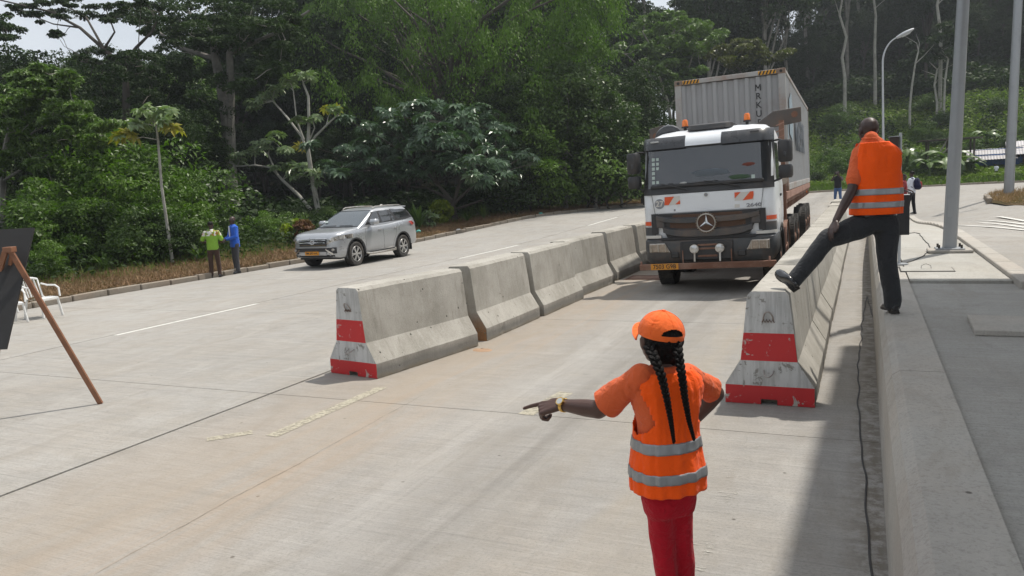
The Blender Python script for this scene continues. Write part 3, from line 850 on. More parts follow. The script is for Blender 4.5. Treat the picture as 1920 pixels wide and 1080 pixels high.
# ================================================================ easel with black board
M['wood'] = simple('reddish_wood', (0.235, 0.105, 0.055), 0.6, var=0.3, scale=9, dirt=(0.12, 0.05, 0.03), dirt_amt=0.5)
M['wood_pale'] = simple('planed_wood', (0.36, 0.20, 0.12), 0.6, var=0.25, scale=9)
foot = G(189, 757); apex = YP(18, 468, 5.30)
root = empty('easel', (foot.x, foot.y, 0)); tag(root, 'reddish wooden easel frame standing behind the black board', 'easel')
o = Vector(root.location)
MB().bar(foot - o, apex - o, 0.058, 0.030, upv=(0.4, -0.9, 0)).build('leg', M['wood'], root, bevel=0.003)
f2 = G(-72, 752, 0); f3 = G(-16, 742, 0)
MB().bar(f2 - o, apex - o + Vector((-0.05, -0.02, -0.02)), 0.058, 0.030, upv=(0.4, -0.9, 0)).build('leg', M['wood'], root, bevel=0.003)
MB().bar(f3 - o, apex - o + Vector((-0.01, 0.035, -0.02)), 0.04, 0.030, upv=(0.4, -0.9, 0)).build('leg', M['wood'], root, bevel=0.003)
MB().box(tuple(apex - o + Vector((0, 0, 0.0))), (0.095, 0.10, 0.06), Matrix.Rotation(R(25), 3, 'Z')).build('apex_block', M['wood'], root, bevel=0.004)
TR = YP(66, 428, 5.62); BR = YP(14, 655, 5.05)
wv = Vector((-0.91, -0.41, 0.0)) * 1.25; nn = (TR - BR).cross(wv).normalized() * 0.022
root = MB().add([BR, TR, TR + wv, BR + wv, BR + nn, TR + nn, TR + wv + nn, BR + wv + nn], [(0, 1, 2, 3), (7, 6, 5, 4), (0, 4, 5, 1), (1, 5, 6, 2), (2, 6, 7, 3), (3, 7, 4, 0)]).build('black_board', simple('matt_black_board', (0.020, 0.019, 0.019), 0.7, obj=False), None)
tag(root, 'large matt black board leaning on the wooden easel', 'board')
tk = MB().box(tuple(TR + wv * 0.42 + Vector((0, 0, 0.008))), (0.05, 0.03, 0.022), Matrix.Rotation(R(24), 3, 'Z')).build('clip', simple('white_clip', (0.7, 0.7, 0.68), 0.5, obj=False), root, bevel=0.003)

# ================================================================ white plastic chairs
M['white_plastic'] = simple('white_plastic', (0.74, 0.74, 0.72), 0.35, var=0.04)
def chair(loc, rz, label):
    root = empty('plastic_chair', loc, rz); tag(root, label, 'plastic chair', 'white plastic chairs behind the board')
    # local: sits facing +y
    P = []
    for j in range(7):
        y = -0.21 + 0.43 * j / 6; row = []
        for k in range(7):
            x = -0.22 + 0.44 * k / 6; row.append((x, y, 0.425 - 0.018 * (1 - (x / .22) ** 2) - 0.02 * sm((y - 0.12) / 0.1) - 0.01 * (y < -0.1)))
        P.append(row)
    s = MB().grid(P); s.add([(x, y, z - 0.022) for row in P for (x, y, z) in row], [tuple(reversed(f)) for f in [(i * 7 + j, i * 7 + j + 1, (i + 1) * 7 + j + 1, (i + 1) * 7 + j) for i in range(6) for j in range(6)]])
    s.build('seat', M['white_plastic'], root, smooth=True)
    MB().box((0, 0.215, 0.395), (0.42, 0.012, 0.05)).build('seat_apron', M['white_plastic'], root, bevel=0.004)
    for sx in (-1, 1):
        MB().bar((sx * 0.20, 0.20, 0.41), (sx * 0.235, 0.25, 0.0), 0.05, 0.035).build('leg', M['white_plastic'], root, bevel=0.008)
        MB().bar((sx * 0.20, -0.18, 0.43), (sx * 0.23, -0.27, 0.0), 0.05, 0.035).build('leg', M['white_plastic'], root, bevel=0.008)
        arm = [(sx * 0.235, 0.24, 0.42), (sx * 0.262, 0.20, 0.60), (sx * 0.270, 0.10, 0.655), (sx * 0.262, -0.10, 0.66), (sx * 0.235, -0.24, 0.70)]
        MB().tube(arm, 0.019, 8).build('armrest', M['white_plastic'], root, smooth=True)
        MB().bar((sx * 0.195, -0.19, 0.42), (sx * 0.21, -0.30, 0.80), 0.035, 0.02).build('back_post', M['white_plastic'], root, bevel=0.006)
    top = [(x, -0.30 - 0.03 * (1 - (x / .21) ** 2), 0.80 + 0.045 * (1 - (x / .21) ** 2)) for x in [-0.21 + 0.42 * k / 8 for k in range(9)]]
    MB().tube(top, 0.022, 8).build('top_rail', M['white_plastic'], root, smooth=True)
    for k in range(5):
        x = -0.13 + 0.065 * k
        MB().bar((x, -0.205, 0.44), (x, -0.325, 0.825), 0.036, 0.010, upv=(1, 0, 0)).build('slat', M['white_plastic'], root)
    return root
p = G(22, 606); chair((p.x - 0.02, p.y - 0.02, 0), R(-100), 'white plastic chair nearest the black board')
p = G(52, 600); chair((p.x + 0.02, p.y + 0.35, 0), R(-82), 'white plastic chair with open arm loop, right of its neighbour')
p = G(8, 590); chair((p.x - 0.3, p.y + 0.15, 0), R(-105), 'white plastic chair half hidden behind the other two')

# ================================================================ station canopy over the platform (throws the shade in the foreground)
M['steel_paint'] = simple('painted_steel', (0.30, 0.32, 0.34), 0.5)
root = empty('canopy', (5, 0, 0)); tag(root, 'flat roofed inspection canopy on steel columns over the platform', 'canopy')
HZ = 6.6
k_ = (HZ) / SUN_DIR.z
sx_, sy_ = SUN_DIR.x * k_, SUN_DIR.y * k_
rx0 = -0.17 + sx_; ry1 = 10.32 + sy_
b = MB()
xa, xb, ya = rx0 - 0.24, 9.5, -12.0
b.add([(rx0 - 5, ry1, HZ), (xb - 5, ry1, HZ), (xb - 5, ya, HZ), (rx0 - 0.70 - 5, ya, HZ), (rx0 - 5, ry1, HZ + .3), (xb - 5, ry1, HZ + .3), (xb - 5, ya, HZ + .3), (rx0 - 0.70 - 5, ya, HZ + .3)],
      [(0, 1, 2, 3), (7, 6, 5, 4), (0, 4, 5, 1), (1, 5, 6, 2), (2, 6, 7, 3), (3, 7, 4, 0)]).build('roof', M['steel_paint'], root)
for X, Y in ((8.6, 9.0), (8.6, -2.0), (2.6, -3.0)):
    MB().box((X - 5, Y, (HZ + 0.77) / 2), (0.25, 0.25, HZ - 0.77)).build('column', M['steel_paint'], root)
# ================================================================ truck
def rr_slice(y0, y1, hw, r, z, n=4, x0=0.0, rr=None):
    """rounded rectangle outline in plan (x across, y along) at height z; front corners radius r, rear corners rr"""
    rr = 0.04 if rr is None else rr; pts = []
    for cx, cy, a0, q in ((hw - r, y0 + r, -PI / 2, r), (hw - rr, y1 - rr, 0, rr), (-hw + rr, y1 - rr, PI / 2, rr), (-hw + r, y0 + r, PI, r)):
        for k in range(n + 1):
            a = a0 + PI / 2 * k / n; pts.append((x0 + cx + q * math.cos(a), cy + q * math.sin(a), z))
    return pts
def loft(slices, cap=True, m=None, b=None):
    b = b or MB(); rows = [s + [s[0]] for s in slices]; b.grid(rows, m)
    if cap:
        n = len(slices[0]); b.add(slices[0], [tuple(range(n - 1, -1, -1))], m); b.add(slices[-1], [tuple(range(n))], m)
    return b
M['cab_white'] = simple('cab_white_paint', (0.76, 0.79, 0.82), 0.32, var=0.05, scale=2, dirt=(0.44, 0.38, 0.31), dirt_amt=0.42, coat=0.3)
M['cab_grey'] = simple('cab_grey_plastic', (0.062, 0.066, 0.070), 0.55, var=0.2, scale=4, dirt=(0.15, 0.11, 0.085), dirt_amt=0.6)
M['cab_dark'] = simple('cab_dark_plastic', (0.030, 0.030, 0.032), 0.5, var=0.15, dirt=(0.09, 0.07, 0.055), dirt_amt=0.35)
M['visor'] = simple('dark_sun_visor', (0.045, 0.047, 0.052), 0.3, var=0.1, dirt=(0.13, 0.12, 0.11), dirt_amt=0.4)
M['rust'] = simple('rusty_steel', (0.175, 0.085, 0.055), 0.85, var=0.35, scale=5, dirt=(0.30, 0.20, 0.15), dirt_amt=0.6, bmp=0.3)
M['rust_pale'] = simple('dusty_red_steel', (0.33, 0.19, 0.145), 0.85, var=0.25, scale=5, dirt=(0.20, 0.10, 0.07), dirt_amt=0.6, bmp=0.3)
M['grille_mesh'] = simple('muddy_radiator_mesh', (0.10, 0.055, 0.035), 0.8, var=0.4, scale=30)
M['tyre'] = simple('dusty_tyre', (0.035, 0.033, 0.031), 0.85, var=0.2, dirt=(0.11, 0.095, 0.08), dirt_amt=0.5, bmp=0.2)
M['chrome'] = simple('chrome', (0.62, 0.62, 0.62), 0.18, 1.0, var=0.05)
M['dull_chrome'] = simple('dull_chrome', (0.50, 0.48, 0.44), 0.35, 0.85, var=0.15, dirt=(0.25, 0.19, 0.13), dirt_amt=0.5)
M['orange_stripe'] = simple('orange_red_reflective', (0.72, 0.10, 0.025), 0.45, var=0.08)
M['white_stripe'] = simple('white_reflective', (0.62, 0.60, 0.56), 0.45, var=0.05)
M['decal_grey'] = simple('grey_decal', (0.24, 0.25, 0.27), 0.5)
M['black_print'] = simple('black_print', (0.02, 0.02, 0.022), 0.6)
M['plate_orange'] = simple('orange_number_plate', (0.62, 0.26, 0.02), 0.5, var=0.12, dirt=(0.30, 0.15, 0.05), dirt_amt=0.3)
M['lens_dirty'] = simple('dusty_lamp_glass', (0.36, 0.30, 0.24), 0.22, 0.2, var=0.4, scale=22, coat=0.6)
M['lens_clear'] = simple('lamp_glass', (0.55, 0.55, 0.54), 0.12, 0.5, var=0.3, scale=18, coat=1.0)
M['sticker'] = simple('window_sticker', (0.42, 0.50, 0.46), 0.6, var=0.1)
def glass_mat(name, tint=(0.02, 0.025, 0.028), alpha=0.62, rough=0.04):
    m, nt, b = nmat(name)
    v = wpos(nt, obj=True); n = nz(nt, v, 3.0, 5, 0.7)
    L(nt, mixc(nt, ramp(nt, n, [(0.50, 0), (0.85, 0.35)]), tint, (0.12, 0.11, 0.10)), b.inputs['Base Color'])
    b.inputs['Roughness'].default_value = rough; b.inputs['Alpha'].default_value = alpha
    b.inputs['Specular IOR Level'].default_value = 1.0; b.inputs['IOR'].default_value = 1.75
    return m
M['windscreen'] = glass_mat('windscreen_glass', (0.012, 0.018, 0.026), 0.70, 0.03)
M['car_glass'] = glass_mat('tinted_car_glass', (0.012, 0.014, 0.016), 0.88, 0.03)
def amber():
    m, nt, b = nmat('amber_beacon'); b.inputs['Base Color'].default_value = (0.85, 0.19, 0.01, 1); b.inputs['Roughness'].default_value = 0.25
    b.inputs['Subsurface Weight'].default_value = 0.0; b.inputs['Coat Weight'].default_value = 0.6; return m
M['amber'] = amber()
def text(name, s, size, mat, parent, loc, rot, ext=0.002, sx=1.0, align='CENTER', bold=0.0):
    cu = bpy.data.curves.new(name, 'FONT'); cu.body = s; cu.size = size; cu.align_x = align; cu.align_y = 'CENTER'; cu.extrude = ext; cu.offset = bold; cu.resolution_u = 3
    t = bpy.data.objects.new('tmp_text', cu); link(t); bpy.context.view_layer.update()
    dg = bpy.context.evaluated_depsgraph_get(); me = bpy.data.meshes.new_from_object(t.evaluated_get(dg)); bpy.data.objects.remove(t)
    o = bpy.data.objects.new(name, me); link(o); me.materials.clear(); me.materials.append(mat)
    o.parent = parent; o.location = loc; o.rotation_euler = rot; o.scale = (sx, 1, 1); return o
FR = (PI / 2, 0, 0)        # text standing up, facing -y
def tyre_mesh(r, w, n=44, lugs=True):
    b = MB(); prof = [(-w / 2 * .78, r * .62), (-w / 2, r * .78), (-w / 2, r * .93), (-w / 2 * .86, r * .985), (-w / 2 * .5, r), (0, r * 1.003), (w / 2 * .5, r), (w / 2 * .86, r * .985), (w / 2, r * .93), (w / 2, r * .78), (w / 2 * .78, r * .62)]
    rows = []
    for x, q in prof: rows.append([(x, q * math.cos(2 * PI * k / n), q * math.sin(2 * PI * k / n)) for k in range(n + 1)])
    b.grid(rows)
    if lugs:
        for k in range(n):
            a = 2 * PI * (k + .5) / n
            for sx in (-1, 1):
                c = (sx * w * .33, (r + .001) * math.cos(a), (r + .001) * math.sin(a))
                b.box(c, (w * .30, 2 * PI * r / n * .58, r * .030), Matrix.Rotation(a - PI / 2, 3, 'X'))
    return b
def truck_wheel(parent, x, y, r=0.51, w=0.30, side=1, dual=False):
    root = tyre_mesh(r, w).build('wheel', M['tyre'], parent, smooth=True, auto=30)
    root.location = (x, y, r)
    h = MB(); n = 28; sx = side
    prof = [(sx * w * .38, r * .63), (sx * w * .46, r * .60), (sx * w * .20, r * .54), (sx * w * .12, r * .44), (sx * w * .30, r * .30), (sx * w * .42, r * .26), (sx * w * .55, r * .17), (sx * w * .57, 0.001)]
    h.grid([[(X, q * math.cos(2 * PI * k / n), q * math.sin(2 * PI * k / n)) for k in range(n + 1)] for X, q in prof])
    h.build('rim', M['rust'], root, smooth=True)
    return root
TX, TY = -2.66, 14.68
truck = empty('truck', (TX, TY, 0.0), R(1.3)); truck.rotation_euler = (0, R(-1.3), R(1.3)); tag(truck, 'white and grey cab truck with rusty front bar hauling a container', 'truck')
def P_(name, b, mat, parent=truck, **k): return b.build(name, M[mat] if isinstance(mat, str) else mat, parent, **k)
HW = 1.235
# cab shell: lofted in level slices; front bows and leans back
def yf(z): return 0.06 + 0.0 * z if z < 1.93 else 0.06 + (z - 1.93) * 0.22
cab = [rr_slice(0.10, 2.0, HW - .02, .22, 1.02), rr_slice(0.07, 2.05, HW, .24, 1.30), rr_slice(0.06, 2.05, HW, .24, 1.60), rr_slice(0.07, 2.05, HW, .24, 1.93),
       rr_slice(0.10, 2.05, HW - .012, .24, 2.05), rr_slice(0.24, 2.05, HW - .04, .24, 2.78), rr_slice(0.36, 2.04, HW - .07, .26, 2.92), rr_slice(0.62, 2.02, HW - .12, .30, 3.04), rr_slice(0.85, 1.98, HW - .22, .36, 3.12), rr_slice(1.1, 1.9, HW - .45, .3, 3.16)]
cabo = P_('cab', loft(cab), 'cab_white', smooth=True, auto=40)
# front coordinates: x, z on the bowed face
def face(x, z, off=0.0):
    r = 0.24; hw = HW if z < 1.95 else HW - 0.05 * (z - 1.93)
    if z <= 1.93: y0 = 0.06
    elif z <= 2.05: y0 = 0.06 + (z - 1.93) / .12 * .04
    else: y0 = 0.10 + (z - 2.05) * 0.192
    ax = abs(x)
    if ax > hw - r:
        t = min(1, (ax - (hw - r)) / r); y = y0 + r - math.sqrt(max(0, r * r - (t * r) ** 2)); 
    else: y = y0
    return Vector((x, y - off, z))
def patch(name, xs, zs, off, mat, parent=truck, th=0.012, fn=None, **k):
    """curved panel that follows the cab face. zs: list of (z-function of x) rows"""
    rows = []
    for zf in zs: rows.append([tuple(face(x, zf(x) if callable(zf) else zf, off)) for x in xs])
    b = MB(); b.grid(rows)
    nx = len(xs); rim = rows[0] + [r[-1] for r in rows[1:]] + rows[-1][-2::-1] + [r[0] for r in rows[-2:0:-1]]
    n = len(rim); b.add(rim + [(x, y + th, z) for x, y, z in rim], [(i, (i + 1) % n, n + (i + 1) % n, n + i) for i in range(n)])
    return P_(name, b, mat, parent, smooth=True, auto=30, **k)
def lin(a, c, n): return [a + (c - a) * i / n for i in range(n + 1)]
# dark surround of the screen, then the glass
patch('screen_surround', lin(-1.215, 1.215, 36), [1.92, 1.95, 2.05, 2.4, 2.84], 0.010, 'cab_dark')
ZB, ZT = 2.045, 2.83
# the cab front behind the glass is opened: dark interior box with dash and seats
patch('windscreen', lin(-1.10, 1.10, 30), [ZB, 2.3, 2.6, ZT], 0.030, 'windscreen', th=0.004)
inner = P_('dashboard', MB().box((0, 0.10, 2.07), (2.1, 0.10, 0.07)), 'cab_dark', bevel=0.02)
for (x, z, w_, h_) in [(-.99, 2.16 + .088 * k, .055, .06) for k in range(6)] + [(-.91, 2.16 + .088 * k, .05, .055) for k in (3, 4, 5, 0)] + [(0.86, 2.14, .065, .07)]:
    a = face(x, z, 0.036); P_('sticker', MB().box(tuple(a), (w_, 0.003, h_), Matrix.Rotation(R(-11), 3, 'X')), 'sticker')
# papers, cloths and the orange waistcoat on the dash (seen dimly through the screen)
def lump(c, d, seed, n=10):
    b = MB(); rows = []
    for i in range(n + 1):
        th = PI * i / n
        rows.append([tuple(Vector((math.sin(th) * math.cos(2 * PI * k / n) * d[0], math.sin(th) * math.sin(2 * PI * k / n) * d[1], math.cos(th) * d[2])) * (1 + 0.35 * noise.noise(Vector((math.sin(th) * math.cos(2 * PI * k / n) * 2.2 + seed, math.sin(th) * math.sin(2 * PI * k / n) * 2.2, math.cos(th) * 2)))) + Vector(c)) for k in range(n + 1)])
    return b.grid(rows)
M['dash_paper'] = simple('dashboard_papers', (0.45, 0.46, 0.45), 0.8); M['dash_green'] = simple('green_cloth', (0.05, 0.09, 0.05), 0.9); M['dash_orange'] = simple('orange_cloth', (0.16, 0.04, 0.025), 0.9); M['dash_grey'] = simple('grey_cloth', (0.11, 0.13, 0.15), 0.9)
for c, d, mt, nm in (((-.42, .085, 2.115), (.07, .02, .02), 'dash_paper', 'paper'), ((.12, .083, 2.11), (.06, .02, .015), 'dash_paper', 'paper'), ((.62, .09, 2.15), (.2, .02, .045), 'dash_green', 'cloth'),
                     ((.60, .10, 2.13), (.09, .02, .03), 'dash_paper', 'paper'), ((.78, .135, 2.37), (.12, .02, .035), 'dash_orange', 'cloth'), ((.1, .115, 2.26), (.36, .02, .08), 'dash_grey', 'cloth')):
    P_(nm, lump(c, d, hash(c) % 9), mt, smooth=True)
# wipers
for x0, x1 in ((-.35, -.86), (.62, -.02)):
    a = face(x0, 1.99, .05); c = face(x1, 2.13, .05)
    P_('wiper', MB().tube([a, c], [.014, .008], 6).tube([face(x1 - .32, 2.10, .045), face(x1 + .25, 2.12, .045)], .009, 6), 'cab_dark')
# sun visor: dark wings left and right, white panel between
def vis(xa, xb, name, mat, dz=0, out=0.10):
    b = MB(); xs = lin(xa, xb, 14); rows = []
    for z, o in ((2.80 + dz, .02), (2.785 + dz, out), (2.90, out * .9), (3.0, out * .25), (3.015, 0)):
        rows.append([tuple(face(x, z, o)) for x in xs])
    b.grid(rows); b.grid([[tuple(face(x, 2.80 + dz, .02)) for x in xs], [tuple(face(x, 2.80 + dz, -.02)) for x in xs]])
    for i in (0, -1): b.add([r[i] for r in rows], [(0, 1, 2, 3, 4)])
    return P_(name, b, mat, smooth=True, auto=40)
vis(-1.22, -.37, 'visor_wing', 'visor'); vis(.30, 1.22, 'visor_wing', 'visor'); vis(-.365, .295, 'visor_panel', 'cab_white', .02, .115)
P_('marker_lamp', MB().box(tuple(face(-.95, 2.93, .095)), (.16, .02, .03)), 'lens_clear', bevel=.004)
P_('marker_lamp', MB().box(tuple(face(.90, 2.96, .085)), (.16, .02, .03)), 'visor', bevel=.004)
# roof hatch / air deflector with beacons
P_('roof_hatch', loft([rr_slice(.75, 1.75, .43, .12, 3.12), rr_slice(.8, 1.7, .42, .12, 3.215), rr_slice(.85, 1.66, .37, .12, 3.235)]), 'cab_dark', smooth=True)
hoop = [(-1.14 + .55 * k / 8, 1.15 + .05 * k / 8, 3.02 + .20 * math.sin(PI * k / 8) ** .7) for k in range(9)]
P_('air_horn_cover', MB().tube(hoop, [.03, .07, .085, .09, .09, .09, .085, .07, .03], 8), 'visor', smooth=True)
for x in (-.52, .68):
    bc = P_('beacon', MB().cyl((x, 1.1, 3.20), (x, 1.1, 3.235), .075, 14).cyl((x, 1.1, 3.10), (x, 1.1, 3.20), .03, 8), 'cab_dark', smooth=True)
    MB().tube([(x, 1.1, 3.235), (x, 1.1, 3.34), (x, 1.1, 3.37)], [.062, .058, .035], 16).build('beacon_dome', M['amber'], bc, smooth=True, auto=40)
# white front flap and its shut lines, badge, decals
patch('front_flap', lin(-1.02, 1.02, 20), [lambda x: 1.565 - 0.0 * x, 1.75, 1.915], 0.012, 'cab_white')
for sx in (-1, 1):
    P_('shut_line', MB().bar(face(sx * 1.03, 1.92, .014), face(sx * .98, 1.55, .014), .010, .006), 'black_print')
P_('badge', MB().cyl(tuple(face(0, 1.865, .01)), tuple(face(0, 1.865, .026)), .036, 20), 'decal_grey', smooth=True)
P_('badge_ring', MB().tube([tuple(Vector(face(0, 1.865, .028)) + Vector((.032 * math.cos(a), 0, .032 * math.sin(a)))) for a in [2 * PI * k / 20 for k in range(20)]], .005, 6, closed=True), 'dull_chrome', smooth=True)
def quad(name, pts, mat, off=.0165):
    b = MB(); f = [face(x, z, off) for x, z in pts]; b.add([tuple(p) for p in f] + [tuple(p + Vector((0, .003, 0))) for p in f], [tuple(range(len(f))), tuple(range(2 * len(f) - 1, len(f) - 1, -1))]); return P_(name, b, mat)
def slash(x0, z0, w, h):
    quad('warning_marking', [(x0, z0), (x0 + w, z0), (x0 + w, z0 + h), (x0, z0 + h)], 'white_stripe')
slash(-.79, 1.715, .30, .155); slash(.52, 1.715, .34, .155)
quad('warning_stripe', [(-.79, 1.715), (-.71, 1.715), (-.60, 1.87), (-.78, 1.87)], 'orange_stripe', .0215); quad('warning_stripe', [(-.58, 1.72), (-.49, 1.72), (-.49, 1.80)], 'orange_stripe', .0215)
quad('warning_stripe', [(.52, 1.76), (.63, 1.87), (.52, 1.87)], 'orange_stripe', .0215); quad('warning_stripe', [(.66, 1.715), (.84, 1.735), (.86, 1.80), (.86, 1.87), (.80, 1.87)], 'orange_stripe', .0215)
P_('number_disc', MB().cyl(tuple(face(-.885, 1.745, .013)), tuple(face(-.885, 1.745, .018)), .095, 24), 'decal_grey')
text('fleet_number', '27', .15, M['white_stripe'], truck, tuple(face(-.885, 1.742, .021)), FR, .001, bold=.004)
text('model_lettering', '2640', .09, M['decal_grey'], truck, tuple(face(.86, 1.62, .018)), FR, .002, sx=1.5, bold=.003)
P_('small_badge', MB().box(tuple(face(.56, 1.62, .016)), (.09, .006, .06)), 'white_stripe', bevel=.002)
P_('tow_cover_mark', MB().box(tuple(face(-.60, 1.61, .015)), (.035, .004, .035)), 'decal_grey')
# grille: grey trapezoid with two mesh openings and raised grey slats
def trap(zb, zt, wb, wt, n=16): return None
def gpanel(name, zt, zb, wt, wb, off, mat, par=truck, th=.03):
    nx = 20; rows = []
    for j in range(5):
        t = j / 4; z = zt + (zb - zt) * t; w = wt + (wb - wt) * t
        rows.append([(w * (-1 + 2 * i / nx), face(min(1.0, abs(w * (-1 + 2 * i / nx))), z, off).y - .02 * (1 - (2 * i / nx - 1) ** 2), z) for i in range(nx + 1)])
    b = MB().grid(rows); rim = rows[0] + [r[-1] for r in rows[1:]] + rows[-1][-2::-1] + [r[0] for r in rows[-2:0:-1]]; n = len(rim)
    b.add(rim + [(x, y + th, z) for x, y, z in rim], [(i, (i + 1) % n, n + (i + 1) % n, n + i) for i in range(n)])
    return P_(name, b, mat, par, smooth=True, auto=30)
gpanel('grille', 1.55, 1.09, .99, .76, .022, 'cab_dark')
gpanel('grille_mesh', 1.52, 1.17, .70, .70, .030, 'grille_mesh')
for i in range(34):
    x = -.66 + 1.32 * i / 33
    if abs(x) > .2: P_('mesh_rib', MB().box((x, .045 - .02 * (1 - (x) ** 2), 1.255), (.010, .012, .09)), 'rust')
def slat(zc, h, hw_, drop, out):
    nx = 24; rows = []
    for s, o in ((-.5, .0), (-.42, out), (.30, out * 1.1), (.5, .0)):
        rows.append([(hw_ * (-1 + 2 * i / nx), .038 - o - .025 * (1 - (2 * i / nx - 1) ** 2), zc + s * h * (1 - .25 * abs(2 * i / nx - 1) ** 3) + drop * abs(2 * i / nx - 1) ** 4) for i in range(nx + 1)])
    return P_('grille_slat', MB().grid(rows), 'cab_grey', smooth=True, auto=30)
slat(1.405, .115, .955, .075, .06); slat(1.165, .17, .83, .085, .06)
for sx in (-1, 1): P_('slat_end', MB().box((sx * .88, .02, 1.37), (.17, .03, .17), taper=.9), 'cab_grey', bevel=.015)
# star emblem in a ring
sc = Vector((0, -.075, 1.345))
P_('emblem_back', MB().cyl(tuple(sc + Vector((0, .055, 0))), tuple(sc + Vector((0, .02, 0))), .195, 32), 'grille_mesh')
P_('emblem_ring', MB().tube([tuple(sc + Vector((.165 * math.cos(a), 0, .165 * math.sin(a)))) for a in [2 * PI * k / 32 for k in range(32)]], .013, 8, closed=True), 'dull_chrome', smooth=True)
st = MB()
for k in range(3):
    a = PI / 2 + 2 * PI * k / 3; d = Vector((math.cos(a), 0, math.sin(a))); q = Vector((-d.z, 0, d.x))
    st.add([sc + q * .030 , sc - q * .030, sc + d * .16, sc + Vector((0, -.022, 0)), ], [(0, 3, 2), (3, 1, 2), (1, 0, 2)])
P_('emblem_star', st, 'chrome')
for k in range(24):
    a = 2 * PI * k / 24; P_('stud', MB().cyl(tuple(sc + Vector((.19 * math.cos(a), .02, .19 * math.sin(a)))), tuple(sc + Vector((.19 * math.cos(a), -.005, .19 * math.sin(a)))), .009, 6), 'lens_dirty')
# corner panels: dark vent, white piece with orange line, grey foot, pale lip
for sx in (-1, 1):
    xs = [sx * v for v in lin(.99, 1.225, 8)]
    patch('corner_vent', [sx * v for v in lin(.93, 1.06, 5)], [1.16, 1.3, 1.555], .020, 'cab_dark')
    patch('corner_grey', [sx * v for v in lin(.99, 1.232, 10)], [1.13, 1.2, 1.30], .012, 'cab_grey')
    patch('corner_lip', [sx * v for v in lin(.88, 1.236, 12)], [1.085, 1.14], .035, 'white_stripe', th=.05)
    patch('corner_stripe', [sx * v for v in lin(1.07, 1.234, 8)], [1.335, 1.41], .016, 'orange_stripe')
    P_('door_seam', MB().bar((sx * (HW + .002), .42, 1.12), (sx * (HW - .02), .48, 2.2), .008), 'black_print')
    # side window and dark door frame
    P_('side_window', MB().add([(sx * (HW + .004), .45, 2.05), (sx * (HW + .004), 1.35, 2.05), (sx * (HW - .036), 1.35, 2.75), (sx * (HW - .036), .62, 2.75)], [(0, 1, 2, 3)]), 'car_glass')
    P_('door_handle', MB().box((sx * (HW + .012), 1.25, 1.75), (.03, .22, .05)), 'cab_dark', bevel=.008)
    P_('wheel_arch', loft([rr_slice(.75, 2.08, .20, .05, .55, x0=sx * 1.06), rr_slice(.7, 2.12, .21, .05, .98, x0=sx * 1.06), rr_slice(.85, 2.0, .20, .05, 1.08, x0=sx * 1.06)]), 'cab_dark', smooth=True) if False else None
    P_('mudguard', MB().grid([[(sx * u, 1.42 + .62 * math.cos(a), .50 + .62 * math.sin(a)) for a in lin(R(-5), R(185), 16)] for u in (.88, 1.24)]).grid([[(sx * 1.24, 1.42 + q * math.cos(a), .50 + q * math.sin(a)) for a in lin(R(-5), R(185), 16)] for q in (.62, .70)]), 'cab_dark', smooth=True)
    # mirrors
    mx = sx * 1.42 - (0.0 if sx > 0 else -.03); dzm = -.13
    P_('mirror_arm', MB().tube([(sx * 1.18, .32, 2.76), (sx * 1.32, .22, 2.77), (mx, .2, 2.72)], .02, 6).tube([(sx * 1.19, .25, 2.02), (sx * 1.32, .2, 2.06), (mx, .2, 2.12)], .02, 6), 'cab_dark', smooth=True)
    mh = P_('mirror', loft([rr_slice(.10, .30, .10, .08, 2.36, x0=mx, rr=.03), rr_slice(.08, .30, .125, .09, 2.40, x0=mx, rr=.03), rr_slice(.08, .30, .125, .09, 2.72, x0=mx, rr=.03), rr_slice(.11, .29, .10, .07, 2.76, x0=mx, rr=.03)]), 'cab_dark', smooth=True, auto=50)
    MB().box((mx, .312, 2.56), (.19, .012, .30)).build('mirror_glass', M['chrome'], mh)
    m2 = P_('mirror', loft([rr_slice(.10, .30, .10, .08, 2.07, x0=mx, rr=.03), rr_slice(.08, .30, .125, .09, 2.11, x0=mx, rr=.03), rr_slice(.08, .30, .125, .09, 2.27, x0=mx, rr=.03), rr_slice(.11, .29, .10, .07, 2.31, x0=mx, rr=.03)]), 'cab_dark', smooth=True, auto=50)
    P_('mirror_clip', MB().box((mx, .085, 2.50), (.045, .05, .09)), 'visor', bevel=.01)
